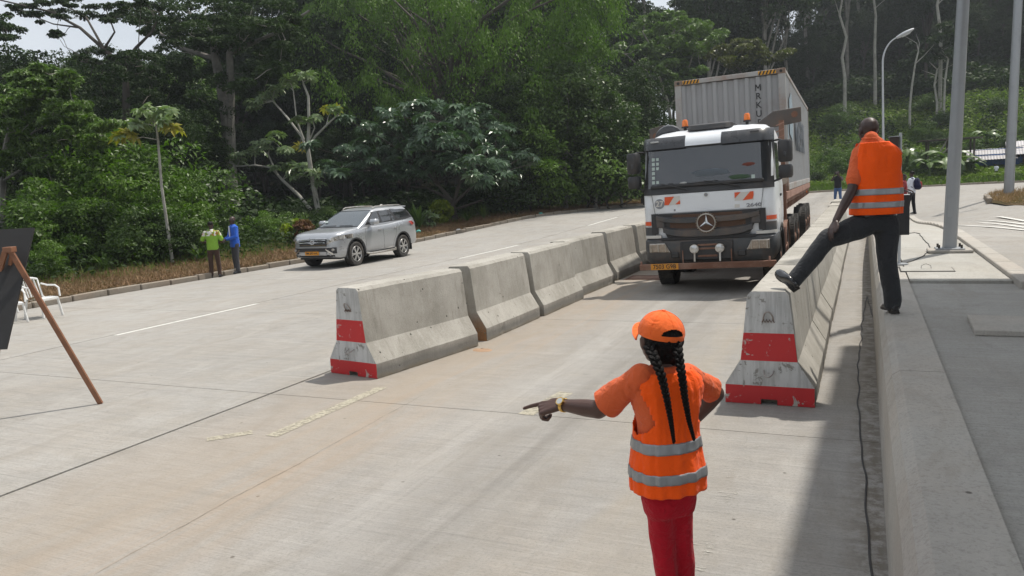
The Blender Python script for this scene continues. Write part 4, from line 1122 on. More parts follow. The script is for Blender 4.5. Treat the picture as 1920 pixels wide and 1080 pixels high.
# lower bumper
bump_s = [rr_slice(.06, .85, 1.17, .2, .60), rr_slice(.0, .9, 1.225, .24, .68), rr_slice(-.02, .9, 1.24, .26, .90), rr_slice(.0, .9, 1.235, .24, 1.03), rr_slice(.06, .85, 1.20, .2, 1.075)]
P_('bumper', loft(bump_s), 'cab_grey', smooth=True, auto=40)
P_('bumper_centre', MB().box((-.02, -.02, .82), (.98, .06, .36)), 'cab_dark', bevel=.02)
for z in (.93, .86, .72): P_('air_slot', MB().box((.0, -.055, z), (.36, .02, .035)), 'rust', bevel=.004)
P_('radiator_slot', MB().box((0, .01, 1.065), (1.75, .05, .05)), 'black_print')
def headlight(sx):
    pts = [(-1.12, .985), (-.80, .985), (-.70, .80), (-1.12, .81)]
    if sx > 0: pts = [(-x, z) for x, z in pts][::-1]
    def yb(x): return -.02 + (0 if abs(x) < .98 else .26 - math.sqrt(max(0, .26 ** 2 - (abs(x) - .98) ** 2)))
    cx = sum(p[0] for p in pts) / 4; cz = sum(p[1] for p in pts) / 4
    def lay(k, off): return [(cx + (x - cx) * k, yb(cx + (x - cx) * k) - off, cz + (z - cz) * k) for x, z in pts]
    def solid(name, k, off, mat, par):
        a = lay(k, off); c = lay(k, -.05); b = MB().add(a + c, [(0, 1, 2, 3), (7, 6, 5, 4)] + [(i, (i + 1) % 4, 4 + (i + 1) % 4, 4 + i) for i in range(4)]); return P_(name, b, mat, par, bevel=.012)
    h = solid('headlight', 1.06, .012, 'cab_dark', truck)
    solid('bezel', 1.0, .020, 'dull_chrome', h); solid('lens', .90, .030, 'lens_dirty', h)
    for k in range(3):
        x = cx + (-.14 + .14 * k); MB().box((x, yb(cx) - .033, cz), (.012, .008, .15)).build('lens_rib', M['dull_chrome'], h)
headlight(-1); headlight(1)
for x in (-.235, .235):
    s = P_('spot_lamp', MB().cyl((x, -.06, .865), (x, -.135, .865), .085, 20).bar((x, -.10, .78), (x, -.12, .62), .03), 'dull_chrome', smooth=True)
    MB().tube([(x, -.136, .865), (x, -.146, .865)], [.074, .05], 20).build('lens', M['lens_clear'], s, smooth=True)
for x in (-.46, .44): P_('bumper_bracket', MB().bar((x, -.09, .60), (x, -.09, .84), .02), 'rust')
for x in (-.62, .62): P_('step_hole', MB().box((x, -.03, .75), (.15, .03, .11)), 'cab_dark', bevel=.015)
P_('front_bar', MB().box((-.03, -.13, .545), (2.52, .10, .115)), 'rust', bevel=.008)
P_('bar_post', MB().bar((1.12, -.15, .48), (1.12, -.15, .68), .03), 'rust_pale'); P_('bar_post', MB().bar((-1.26, -.13, .50), (-1.26, -.13, .66), .03), 'rust_pale')
pl = P_('number_plate', MB().box((-.80, -.187, .55), (.53, .008, .115)), 'plate_orange', bevel=.002)
text('plate_text', '7503 G9B', .115, M['black_print'], pl, (-.80, -.1925, .55), FR, .001, sx=.95, bold=.002)
# chassis and running gear
P_('chassis', MB().box((-.38, 4.4, .92), (.10, 7.6, .26)).box((.38, 4.4, .92), (.10, 7.6, .26)).box((0, 1.4, .8), (.9, 1.6, .5)).box((0, 6.8, .75), (.5, 1.2, .4)), 'rust')
P_('underbody', MB().box((0, .9, .68), (1.2, .9, .25)).box((0, 1.42, .5), (1.7, .16, .16)), 'cab_dark')
for y in (1.42, 3.55): 
    for sx in (-1, 1): truck_wheel(truck, sx * 1.04, y, .51, .31, sx)
for y in (5.9, 7.3):
    for sx in (-1, 1):
        truck_wheel(truck, sx * 1.10, y, .53, .29, sx); truck_wheel(truck, sx * .78, y, .53, .29, sx)
for sx in (-1, 1):
    P_('mudguard', MB().grid([[(sx * u, 3.55 + .64 * math.cos(a), .50 + .62 * math.sin(a)) for a in lin(R(0), R(180), 14)] for u in (.86, 1.22)]), 'rust', smooth=True)
    P_('side_tank', loft([rr_slice(2.25, 2.85, .2, .04, .45, x0=sx * 1.0), rr_slice(2.25, 2.85, .22, .04, .5, x0=sx * 1.0), rr_slice(2.25, 2.85, .22, .04, 1.0, x0=sx * 1.0)]), 'rust', bevel=.02)
    P_('step', MB().box((sx * 1.18, 2.35, .62), (.14, .5, .04)).bar((sx * 1.24, 2.16, .35), (sx * 1.24, 2.16, 1.05), .03), 'rust_pale')
    P_('round_lamp', MB().cyl((sx * 1.22, 2.32, 2.02), (sx * 1.22, 2.28, 2.02), .10, 16), 'lens_dirty', smooth=True)
# headboard lattice behind the cab and the two steel lifting arms
P_('headboard', MB().box((0, 2.30, 2.0), (1.9, .08, 1.9)), 'rust')
for k in range(9): P_('lattice_bar', MB().bar((1.12, 2.28, 2.1 + .13 * k), (1.28, 2.28, 2.16 + .13 * k), .02), 'rust_pale')
P_('rear_post', MB().bar((1.22, 2.42, 1.2), (1.22, 2.42, 3.25), .10), 'rust'); P_('rear_post', MB().bar((-1.22, 2.42, 1.2), (-1.22, 2.42, 3.25), .10), 'rust')
M['arm_grey'] = simple('dark_grey_steel_arm', (0.085, 0.075, 0.068), 0.6, var=0.2, dirt=(0.15, 0.10, 0.07), dirt_amt=0.5)
def arm(pts, hole, nm='lifting_arm'):
    o = P_(nm, MB().prism([(x, 2.62, z) for x, z in pts], (0, 0, 0), (0, .10, 0)), 'arm_grey', bevel=.008)
    MB().cyl((hole[0], 2.612, hole[1]), (hole[0], 2.635, hole[1]), .065, 16).build('pin_hole', M['rust'], o)
arm([(.55, 3.14), (1.05, 3.47), (1.60, 3.50), (1.60, 3.20), (.62, 3.08)], (1.47, 3.36))
arm([(-1.60, 3.36), (-1.28, 3.42), (-.55, 3.15), (-.62, 3.03), (-1.60, 3.02)], (-1.46, 3.20))
# trailer
tr = truck
P_('deck', MB().box((0, 9.4, 1.62), (2.44, 12.6, .24)), 'rust')
for sx in (-1, 1): P_('side_rail', MB().box((sx * 1.225, 9.4, 1.67), (.05, 12.6, .17)), 'rust_pale', bevel=.006)
for k in range(22):
    P_('deck_bearer', MB().box((1.02, 3.6 + .55 * k, 1.43), (.40, .08, .14)), 'rust')
P_('trailer_beam', MB().box((-.4, 10.2, 1.35), (.14, 10.5, .32)).box((.4, 10.2, 1.35), (.14, 10.5, .32)), 'rust')
for y in (11.6, 12.95, 14.3):
    for sx in (-1, 1):
        truck_wheel(truck, sx * 1.08, y, .53, .36, sx)
P_('landing_leg', MB().bar((.8, 8.2, .3), (.8, 8.2, 1.4), .12).bar((-.8, 8.2, .3), (-.8, 8.2, 1.4), .12), 'rust')
P_('side_lamp', MB().box((1.26, 12.6, 1.50), (.03, .10, .06)), 'amber')

# ================================================================ container on the trailer
M['cont'] = simple('grey_container_paint', (0.33, 0.335, 0.34), 0.55, var=0.06, scale=1.5, dirt=(0.21, 0.165, 0.13), dirt_amt=0.30)
M['cont_frame'] = simple('grey_container_frame', (0.36, 0.355, 0.345), 0.55, var=0.08, scale=3, dirt=(0.24, 0.12, 0.06), dirt_amt=0.5)
M['cont_rust'] = simple('rusty_corner_casting', (0.20, 0.13, 0.09), 0.8, var=0.3, dirt=(0.27, 0.25, 0.22), dirt_amt=0.5)
M['haz_yellow'] = simple('yellow_hazard_paint', (0.62, 0.30, 0.02), 0.5); M['lett'] = simple('slate_lettering', (0.085, 0.10, 0.125), 0.55); M['star_blue'] = simple('pale_blue_panel', (0.28, 0.35, 0.40), 0.5)
cont = empty('shipping_container', (0, 0, 0)); cont.rotation_euler = (0, R(-1.3), R(1.3)); cont.location = (Matrix.Translation((TX, TY, 0)) @ Euler((0, R(-1.3), R(1.3))).to_matrix().to_4x4()) @ Vector((.03, 3.66, 1.765))
tag(cont, 'grey corrugated shipping container with black lettering loaded on the truck', 'container')
CL, CW, CH = 12.19, 2.44, 2.70
def C_(name, b, mat, par=cont, **k): return b.build(name, M[mat], par, **k)
def corrug(n, dep, length):
    """list of (u, depth) along a corrugated sheet"""
    out = []; p = length / n
    for i in range(n):
        u = i * p; out += [(u, 0), (u + p * .30, 0), (u + p * .46, dep), (u + p * .84, dep)]
    out.append((length, 0)); return out
hw = CW / 2
front = corrug(9, .05, CW - .30)
C_('end_wall', MB().grid([[(-hw + .15 + u, .035 + d, z) for u, d in front] for z in (.16, CH - .12)]), 'cont')
for sx in (-1, 1):
    side = corrug(44, .035, CL - .30)
    C_('side_wall', MB().grid([[(sx * (hw - .02 - d), .15 + u, z) for u, d in side] for z in (.16, CH - .10)]), 'cont')
    C_('corner_post', MB().box((sx * (hw - .075), .06, CH / 2), (.15, .12, CH - .20)), 'cont_frame', bevel=.01)
    C_('corner_post', MB().box((sx * (hw - .075), CL - .06, CH / 2), (.15, .12, CH - .20)), 'cont_frame', bevel=.01)
    C_('top_rail', MB().box((sx * (hw - .03), CL / 2, CH - .045), (.06, CL - .34, .075)), 'cont_frame', bevel=.006)
    C_('bottom_rail', MB().box((sx * (hw - .03), CL / 2, .08), (.06, CL - .34, .15)), 'cont_frame', bevel=.006)
    for y in (.09, CL - .09):
        for z in (.06, CH - .06):
            cc = C_('corner_casting', MB().box((sx * (hw - .087), y, z), (.18, .19, .12)), 'cont_rust', bevel=.008)
            if y < 1: MB().cyl((sx * (hw - .087), y - .098, z), (sx * (hw - .087), y - .09, z), .032, 12).build('casting_hole', M['black_print'], cc)
C_('header_rail', MB().box((0, .05, CH - .055), (CW - .36, .09, .10)), 'cont_frame', bevel=.006)
C_('sill_rail', MB().box((0, .05, .08), (CW - .36, .09, .15)), 'cont_frame', bevel=.006)
C_('roof', MB().box((0, CL / 2, CH - .02), (CW - .1, CL - .2, .02)), 'cont'); C_('floor', MB().box((0, CL / 2, .12), (CW - .14, CL - .2, .06)), 'cont_rust'); C_('door_end', MB().box((0, CL - .05, CH / 2), (CW - .3, .05, CH - .2)), 'cont')
for sx in (-1, 1):
    x0 = -hw + .19 if sx < 0 else hw - .19 - .38
    C_('hazard_board', MB().box((x0 + .19, .002, CH - .055), (.38, .004, .085)), 'haz_yellow')
    for k in range(5):
        xx = x0 + .005 + .075 * k
        C_('hazard_stripe', MB().add([(xx, -.003, CH - .097), (xx + .035, -.003, CH - .097), (xx + .072, -.003, CH - .013), (xx + .037, -.003, CH - .013)], [(0, 1, 2, 3)]), 'black_print')
C_('yellow_label', MB().box((-hw + .21, .032, .97), (.14, .005, .16)), 'haz_yellow')
_mz = CH - .36; _mx = hw - .585
C_('code_letter', MB().box((_mx - .05, .030, _mz), (.022, .004, .14)).box((_mx + .05, .030, _mz), (.022, .004, .14)).bar((_mx - .045, .028, _mz + .066), (_mx, .028, _mz - .02), .022, .003, upv=(0, 1, 0)).bar((_mx + .045, .028, _mz + .066), (_mx, .028, _mz - .02), .022, .003, upv=(0, 1, 0)), 'black_print')
for k, ch in enumerate('MRKU5690'):
    if k == 0: continue
    text('code_letter', ch, .20, M['black_print'], cont, (hw - .585, .030, CH - .36 - .195 * k), FR, .001, sx=.95, bold=.003)
t = text('side_lettering', 'MAERSK', 1.25, M['lett'], cont, (hw + .004, 5.9, 1.36), (PI / 2, 0, PI / 2), .002, bold=.02, sx=1.15)
C_('star_panel', MB().add([(hw + .003, y, z) for y, z in ((1.0, 1.3), (2.2, 1.15), (2.5, 1.9), (1.9, 2.35), (1.1, 2.1))], [(0, 1, 2, 3, 4)]), 'star_blue')
C_('side_label', MB().box((hw + .003, .42, 1.0), (.004, .22, 1.5)), 'star_blue')
# ================================================================ silver SUV
M['silver'] = simple('silver_car_paint', (0.44, 0.455, 0.475), 0.34, 0.6, var=0.03, scale=1.5, dirt=(0.33, 0.30, 0.27), dirt_amt=0.15, coat=0.7)
M['car_trim'] = simple('matt_dark_trim', (0.028, 0.028, 0.030), 0.6)
M['alloy'] = simple('bright_alloy', (0.58, 0.58, 0.58), 0.3, 0.85)
M['tail_red'] = simple('red_tail_lens', (0.42, 0.015, 0.02), 0.15, coat=1.0)
def car_body_mat(): pass
CX, CY = -15.55, 19.02
car = empty('silver_suv', (CX, CY, 0.0), R(0.0)); tag(car, 'silver sport utility car parked near the verge facing the camera', 'car')
def K_(name, b, mat, par=car, **k): return b.build(name, M[mat] if isinstance(mat, str) else mat, par, **k)
def interp(tab, y):
    for a, c in zip(tab[:-1], tab[1:]):
        if y <= c[0]:
            t = (y - a[0]) / (c[0] - a[0]); t = max(0, t); return [p + (q - p) * t for p, q in zip(a[1:], c[1:])]
    return list(tab[-1][1:])
# y : half width, z bottom, z shoulder, z crown (centre)
BT = [(0.00, .50, .50, .80, .82), (0.03, .66, .42, .93, .95), (0.10, .78, .36, 1.02, 1.05), (0.22, .87, .34, 1.07, 1.11), (0.45, .92, .33, 1.105, 1.155), (0.8, .928, .33, 1.135, 1.19), (1.15, .928, .33, 1.165, 1.215), (1.5, .925, .33, 1.185, 1.22),
      (2.2, .92, .33, 1.20, 1.22), (3.1, .922, .33, 1.22, 1.22), (3.6, .928, .34, 1.265, 1.26), (4.0, .928, .36, 1.285, 1.27), (4.45, .91, .40, 1.27, 1.27), (4.68, .86, .44, 1.22, 1.24), (4.77, .78, .48, 1.1, 1.15), (4.79, .60, .55, .95, 1.0)]
def section(y):
    w, zb, zs, zc = interp(BT, y)
    pts = [(w * .93, zb), (w * .985, zb + .06), (w, zb + (zs - zb) * .30), (w * 1.0, zb + (zs - zb) * .52), (w * .985, zb + (zs - zb) * .74), (w * .965, zs - .05), (w * .93, zs - .008), (w * .86, zs + (zc - zs) * .25 + .008), (w * .6, zs + (zc - zs) * .7 + .004), (w * .3, zc - .003), (0, zc)]
    return pts
ys = [0, .015, .03, .06, .10, .16, .22, .33, .45, .6, .8, 1.0, 1.15, 1.35, 1.6, 1.9, 2.2, 2.6, 3.0, 3.3, 3.6, 3.8, 4.0, 4.25, 4.45, 4.58, 4.68, 4.73, 4.77, 4.79]
rows = []
for y in ys:
    s = section(y); row = [(-x, y, z) for x, z in s] + [(x, y, z) for x, z in s[-2::-1]]
    rows.append(row)
bb = MB(); bb.grid(rows); bb.add(rows[0], [tuple(range(len(rows[0])))]); bb.add(rows[-1], [tuple(range(len(rows[-1])))])
for r0, r1 in zip(rows[:-1], rows[1:]): bb.add([r0[0], r0[-1], r1[-1], r1[0]], [(0, 1, 2, 3)])
body = K_('body', bb, 'silver', smooth=True, auto=50)
bm = bmesh.new(); bm.from_mesh(body.data); bmesh.ops.remove_doubles(bm, verts=bm.verts, dist=.0005); bmesh.ops.recalc_face_normals(bm, faces=bm.faces); bm.to_mesh(body.data); bm.free()
WB0, WB1, WR = 0.97, 3.715, 0.385
def bool_cut(o, cutters):
    for c in cutters:
        md = o.modifiers.new('b', 'BOOLEAN'); md.operation = 'DIFFERENCE'; md.object = c; md.solver = 'EXACT'
    bpy.context.view_layer.update(); dg = bpy.context.evaluated_depsgraph_get()
    me = bpy.data.meshes.new_from_object(o.evaluated_get(dg)); o.modifiers.clear(); o.data = me
    for c in cutters: bpy.data.objects.remove(c)
    me.polygons.foreach_set('use_smooth', [True] * len(me.polygons))
    try: me.set_sharp_from_angle(angle=R(40))
    except Exception: pass
cut = []
for y in (WB0, WB1):
    for sx in (-1, 1):
        c = MB().cyl((sx * .60, y, WR), (sx * 1.1, y, WR), .475, 32).build('cut', M['car_trim'], None); c.location = (0, 0, 0); c.parent = car; cut.append(c)
bool_cut(body, cut)
# greenhouse lofted in level slices: y front, y rear, half width
GT = [(1.18, 1.16, 4.70, .86), (1.30, 1.42, 4.66, .835), (1.45, 1.72, 4.56, .79), (1.58, 1.99, 4.46, .745), (1.68, 2.20, 4.36, .705), (1.735, 2.38, 4.28, .66), (1.775, 2.62, 4.15, .58), (1.795, 2.95, 3.95, .44)]
def gh(z, k=0.0):
    a = interp(GT, z); return rr_slice(a[0] - k, a[1] + k, a[2] + k, .17, z, n=5, rr=.12)
K_('roof', loft([gh(z) for z in (1.16, 1.18, 1.30, 1.45, 1.58, 1.68, 1.735, 1.775, 1.795)]), 'silver', smooth=True, auto=40)
def sidepts(pts, off):   # (y, z) -> point on the tumblehome
    return [(interp(GT, z)[2] + off, y, z) for y, z in pts]
def side_panel(name, pts, mat, off=.006, nz_=8, ny_=6):
    z0 = min(p[1] for p in pts); z1 = max(p[1] for p in pts); rows = []
    for j in range(nz_ + 1):
        z = z0 + 1e-4 + (z1 - z0 - 2e-4) * j / nz_; ysx = []
        for (ya, za), (yb, zb_) in zip(pts, pts[1:] + pts[:1]):
            if (za - z) * (zb_ - z) <= 0 and abs(za - zb_) > 1e-6: ysx.append(ya + (yb - ya) * (z - za) / (zb_ - za))
        a_, c_ = min(ysx), max(ysx); rows.append([(a_ + (c_ - a_) * i / ny_, z) for i in range(ny_ + 1)])
    for sx in (1, -1):
        P0 = [[(sx * (interp(GT, z)[2] + off), y, z) for y, z in r_] for r_ in rows]
        bq = MB().grid(P0); rim = P0[0] + [r_[-1] for r_ in P0[1:]] + P0[-1][-2::-1] + [r_[0] for r_ in P0[-2:0:-1]]; n = len(rim)
        bq.add(rim + [(x - sx * .03, y, z) for x, y, z in rim], [(i, (i + 1) % n, n + (i + 1) % n, n + i) for i in range(n)])
        K_(name, bq, mat, smooth=True, auto=30)
side_panel('window_band', [(1.60, 1.245), (3.62, 1.255), (4.32, 1.33), (4.52, 1.36), (4.30, 1.67), (3.4, 1.705), (2.45, 1.695), (2.22, 1.655)], 'car_trim', .004)
side_panel('side_window', [(1.72, 1.275), (2.52, 1.28), (2.50, 1.67), (2.28, 1.645)], 'car_glass', .009)
side_panel('side_window', [(2.60, 1.285), (3.20, 1.29), (3.10, 1.685), (2.58, 1.675)], 'car_glass', .009)
side_panel('side_window', [(3.25, 1.29), (3.46, 1.30), (3.16, 1.685)], 'car_glass', .009)
side_panel('side_window', [(3.62, 1.36), (4.44, 1.38), (4.26, 1.655), (3.30, 1.69), (3.28, 1.66)], 'car_glass', .009)
side_panel('silver_pillar', [(3.40, 1.22), (3.62, 1.22), (3.30, 1.69), (3.22, 1.69)], 'silver', .011) if False else None
# windscreen hugging the front slices
rowsw = []
for z in (1.225, 1.30, 1.45, 1.58, 1.665, 1.70):
    a = interp(GT, z); hw_ = a[2]; r_ = .17; y0 = a[0]
    row = []
    for i in range(17):
        x = (-1 + 2 * i / 16) * (hw_ - .055); ax = abs(x)
        y = y0 if ax < hw_ - r_ else y0 + r_ - math.sqrt(max(0, r_ * r_ - (ax - hw_ + r_) ** 2))
        row.append((x, y - .010, z + .004))
    rowsw.append(row)
M['screen_glass'] = glass_mat('car_windscreen', (0.05, 0.065, 0.075), 0.92, 0.03)
K_('windscreen', MB().grid(rowsw), 'screen_glass', smooth=True)
K_('screen_frame', MB().tube(rowsw[0], .014, 6).tube(rowsw[-1], .012, 6), 'car_trim')
K_('sticker', MB().box((-.60, 1.52, 1.395), (.12, .006, .07), Matrix.Rotation(R(-60), 3, 'X')), 'sticker')
for x0, x1 in ((-.55, -.05), (.1, .6)): K_('wiper', MB().tube([(x0, 1.28, 1.265), (x1, 1.30, 1.275)], .010, 5), 'car_trim')
# rear screen, spoiler, roof rails, aerial fin
K_('spoiler', loft([rr_slice(4.1, 4.52, .62, .05, 1.735), rr_slice(4.1, 4.54, .61, .05, 1.76), rr_slice(4.1, 4.5, .56, .05, 1.775)]), 'silver', smooth=True)
for sx in (-1, 1):
    K_('roof_rail', MB().tube([(sx * .60, 2.45, 1.765), (sx * .605, 2.6, 1.815), (sx * .60, 3.4, 1.83), (sx * .59, 4.1, 1.81), (sx * .58, 4.25, 1.77)], .019, 8), 'dull_chrome', smooth=True)
K_('aerial_fin', loft([rr_slice(3.75, 3.95, .03, .02, 1.79), rr_slice(3.85, 3.95, .012, .01, 1.86)]), 'white_stripe')
# shut lines, handles, cladding, steps, mirrors
def side_x(y, z):
    s = section(y)
    for (x0, z0), (x1, z1) in zip(s[:7], s[1:8]):
        if z0 <= z <= z1 + 1e-6: return x0 + (x1 - x0) * (z - z0) / max(1e-6, z1 - z0)
    return s[5][0]
def body_line(pts, r, name, mat='black_print', n=6):
    for sx in (-1, 1):
        q = []
        for (y0, z0), (y1, z1) in zip(pts[:-1], pts[1:]):
            for k in range(n): t = k / n; y = y0 + (y1 - y0) * t; z = z0 + (z1 - z0) * t; q.append((sx * (side_x(y, z) + .0005), y, z))
        y, z = pts[-1]; q.append((sx * side_x(y, z), y, z))
        K_(name, MB().tube(q, r, 4), mat)
body_line([(1.60, 1.16), (1.50, .95), (1.52, .45)], .004, 'shut_line'); body_line([(2.56, 1.18), (2.56, .42)], .004, 'shut_line'); body_line([(3.45, 1.2), (3.36, 1.0), (3.28, .80), (3.14, .62), (3.10, .45)], .004, 'shut_line')
body_line([(.30, 1.085), (.9, 1.13), (1.45, 1.165)], .004, 'bonnet_line')
for sx in (-1, 1):
    for y in (2.36, 3.28): K_('door_handle', MB().box((sx * (side_x(y, 1.06) + .012), y, 1.06), (.035, .17, .035)), 'chrome', bevel=.01)
    for y in (WB0, WB1):
        arc = [(0, y + .478 * math.cos(a), WR + .478 * math.sin(a)) for a in lin(R(-14), R(194), 22)]
        arc2 = [(0, y + .515 * math.cos(a), WR + .515 * math.sin(a)) for a in lin(R(-14), R(194), 22)]
        f = lambda p, o: (sx * (side_x(p[1], max(.40, min(1.0, p[2]))) + o), p[1], p[2])
        K_('arch_trim', MB().grid([[f(p, -.06) for p in arc], [f(p, .012) for p in arc], [f(p, .014) for p in arc2], [f(p, -.01) for p in arc2]]), 'car_trim', smooth=True)
        K_('wheel_well', MB().grid([[(sx * x, y + .47 * math.cos(a), WR + .47 * math.sin(a)) for a in lin(R(-10), R(190), 20)] for x in (.58, .90)]).add([(sx * .59, y + .47 * math.cos(a), WR + .47 * math.sin(a)) for a in lin(R(-10), R(190), 20)], [tuple(range(21))]), 'car_trim')
    K_('sill', MB().box((sx * .875, 2.35, .36), (.10, 1.75, .08)), 'car_trim', bevel=.01)
    K_('side_step', MB().tube([(sx * .90, 1.50, .37), (sx * .99, 1.62, .33), (sx * 1.0, 2.4, .325), (sx * .99, 3.1, .33), (sx * .90, 3.22, .37)], .035, 8), 'dull_chrome', smooth=True)
    mm = K_('wing_mirror', loft([rr_slice(1.80, 1.99, .115, .07, 1.255, x0=sx * 1.03), rr_slice(1.76, 2.0, .135, .09, 1.29, x0=sx * 1.035), rr_slice(1.76, 2.0, .135, .09, 1.37, x0=sx * 1.035), rr_slice(1.82, 1.99, .10, .06, 1.425, x0=sx * 1.03)]), 'silver', smooth=True, auto=60)
    MB().tube([(sx * .84, 1.90, 1.26), (sx * 1.0, 1.90, 1.26)], .025, 6).build('mirror_foot', M['car_trim'], mm)
    K_('tail_lamp', MB().add([(sx * .86, 4.50, 1.20), (sx * .925, 4.30, 1.23), (sx * .935, 4.12, 1.22), (sx * .925, 4.34, 1.08), (sx * .83, 4.69, 1.10)], [(0, 1, 2, 3, 4)]), 'tail_red')
    K_('mud_flap', MB().box((sx * .86, WB1 + .50, .33), (.16, .012, .22)), 'car_trim')
def fy(x, z=.8):
    """front-most y of the body shell at (x, z)"""
    ax = abs(x); y = 0.0
    while y < .8:
        w, zb, zs, zc = interp(BT, y)
        if ax < w and z >= zb:
            top = zc if ax < w * .3 else zs + (zc - zs) * (1 - (ax - w * .3) / (w * .7)) ** .7
            k = .93 + .07 * min(1, (z - zb) / .12)
            if z <= top and ax <= w * k * (1 if z < zs - .2 else .985): return y
        y += .004
    return y
def nose(name, xs, z0, z1, off, mat, par=car, th=.05, sl=0.0, z0b=None, z1b=None, **k):
    n = len(xs); R_ = []
    for j in range(4):
        row = []
        for i, x in enumerate(xs):
            t = i / (n - 1); a = z0 if z0b is None else z0 + (z0b - z0) * t; c = z1 if z1b is None else z1 + (z1b - z1) * t
            z = a + (c - a) * j / 3; row.append((x, fy(x, z) - off, z))
        R_.append(row)
    b = MB().grid(R_); rim = R_[0] + [r[-1] for r in R_[1:]] + R_[-1][-2::-1] + [r[0] for r in R_[-2:0:-1]]; m_ = len(rim)
    b.add(rim + [(x, y + th, z) for x, y, z in rim], [(i, (i + 1) % m_, m_ + (i + 1) % m_, m_ + i) for i in range(m_)])
    return K_(name, b, mat, par, smooth=True, auto=30, **k)
g = nose('grille', lin(-.52, .52, 14), .72, .935, .022, 'car_trim', sl=.03)
for i, z in enumerate((.755, .83, .905)): nose('grille_bar', lin(-.50, .50, 14), z - .011, z + .011, .042, 'chrome')
nose('grille_surround', lin(-.56, .56, 14), .935, .96, .032, 'chrome')
K_('emblem', MB().tube([(.085 * math.cos(a), -.03, .835 + .058 * math.sin(a)) for a in [2 * PI * k / 24 for k in range(24)]], .010, 6, closed=True).tube([(.03 * math.cos(a), -.03, .84 + .056 * math.sin(a)) for a in [2 * PI * k / 16 for k in range(16)]], .007, 5, closed=True).tube([(.066 * math.cos(a), -.03, .868 + .02 * math.sin(a)) for a in [2 * PI * k / 16 for k in range(16)]], .006, 5, closed=True), 'chrome', smooth=True)
for sx in (-1, 1):
    h = nose('headlight', [sx * v for v in lin(.54, .93, 10)], .775, .93, .018, 'chrome', z0b=.90, z1b=1.035, sl=.05)
    nose('headlight_glass', [sx * v for v in lin(.56, .90, 10)], .79, .915, .026, 'lens_clear', z0b=.905, z1b=1.02, sl=.05)
    for x in (.66, .79):
        K_('projector', MB().cyl((sx * x, fy(x, .87 + (x - .66) * .35) - .02, .87 + (x - .66) * .35), (sx * x, fy(x, .87 + (x - .66) * .35) - .045, .87 + (x - .66) * .35), .035, 14), 'dull_chrome', smooth=True)
    nose('fog_recess', [sx * v for v in lin(.60, .80, 6)], .48, .67, .02, 'car_trim')
    K_('fog_lamp', MB().cyl((sx * .72, fy(.72, .6) - .01, .60), (sx * .72, fy(.72, .6) - .05, .60), .042, 16), 'lens_clear', smooth=True)
    nose('chrome_blade', [sx * v for v in lin(.50, .72, 6)], .60, .645, .05, 'chrome', z0b=.43, z1b=.50)
nose('lower_intake', lin(-.60, .60, 14), .545, .66, .030, 'car_trim')
nose('bumper_shelf', lin(-.70, .70, 16), .665, .70, .045, 'silver', sl=-.0)
nose('lower_lip', lin(-.74, .74, 16), .37, .44, .01, 'car_trim', sl=-.02); nose('skid', lin(-.50, .50, 12), .43, .545, .035, 'silver', sl=-.02)
K_('underbody', MB().box((0, 2.4, .36), (1.5, 4.2, .16)), 'car_trim')
for y in (WB0, WB1): K_('axle', MB().cyl((-.7, y, .36), (.7, y, .36), .06, 8), 'car_trim')
pl = K_('number_plate', MB().box((-.03, -.045, .50), (.52, .026, .115)), 'plate_orange', bevel=.002)
text('plate_text', 'FM-297-AA', .095, M['black_print'], pl, (-.03, -.060, .50), FR, .001, bold=.002)
def car_wheel(x, y, sx, steer=0):
    root = tyre_mesh(WR, .265, 40, False).build('wheel', M['tyre'], car, smooth=True, auto=30)
    root.location = (x, y, WR); root.rotation_euler = (0, 0, steer)
    n = 30; w = .265
    b = MB(); b.grid([[(X, q * math.cos(2 * PI * k / n), q * math.sin(2 * PI * k / n)) for k in range(n + 1)] for X, q in [(sx * w * .40, WR * .66), (sx * w * .46, WR * .635), (sx * w * .40, WR * .60), (sx * .0, WR * .57), (-sx * .05, 0.001)]])
    b.build('rim', M['car_trim'], root, smooth=True)
    b.cyl((0, 0, 0), (0.001, 0, 0), .01, 4)
    s = MB()
    for k in range(6):
        for da in (-.14, .14):
            a = 2 * PI * k / 6 + da; a2 = 2 * PI * k / 6 + da * .9
            s.bar((sx * w * .40, .045 * math.cos(a), .045 * math.sin(a)), (sx * w * .42, WR * .61 * math.cos(a2), WR * .61 * math.sin(a2)), .030, .025, upv=(1, 0, 0))
    s.tube([(sx * w * .44, WR * .625 * math.cos(2 * PI * k / 30), WR * .625 * math.sin(2 * PI * k / 30)) for k in range(30)], .010, 6, closed=True)
    s.cyl((sx * w * .36, 0, 0), (sx * w * .46, 0, 0), .055, 16)
    s.build('spokes', M['alloy'], root)
for sx in (-1, 1):
    car_wheel(sx * .80, WB0, sx); car_wheel(sx * .80, WB1, sx)
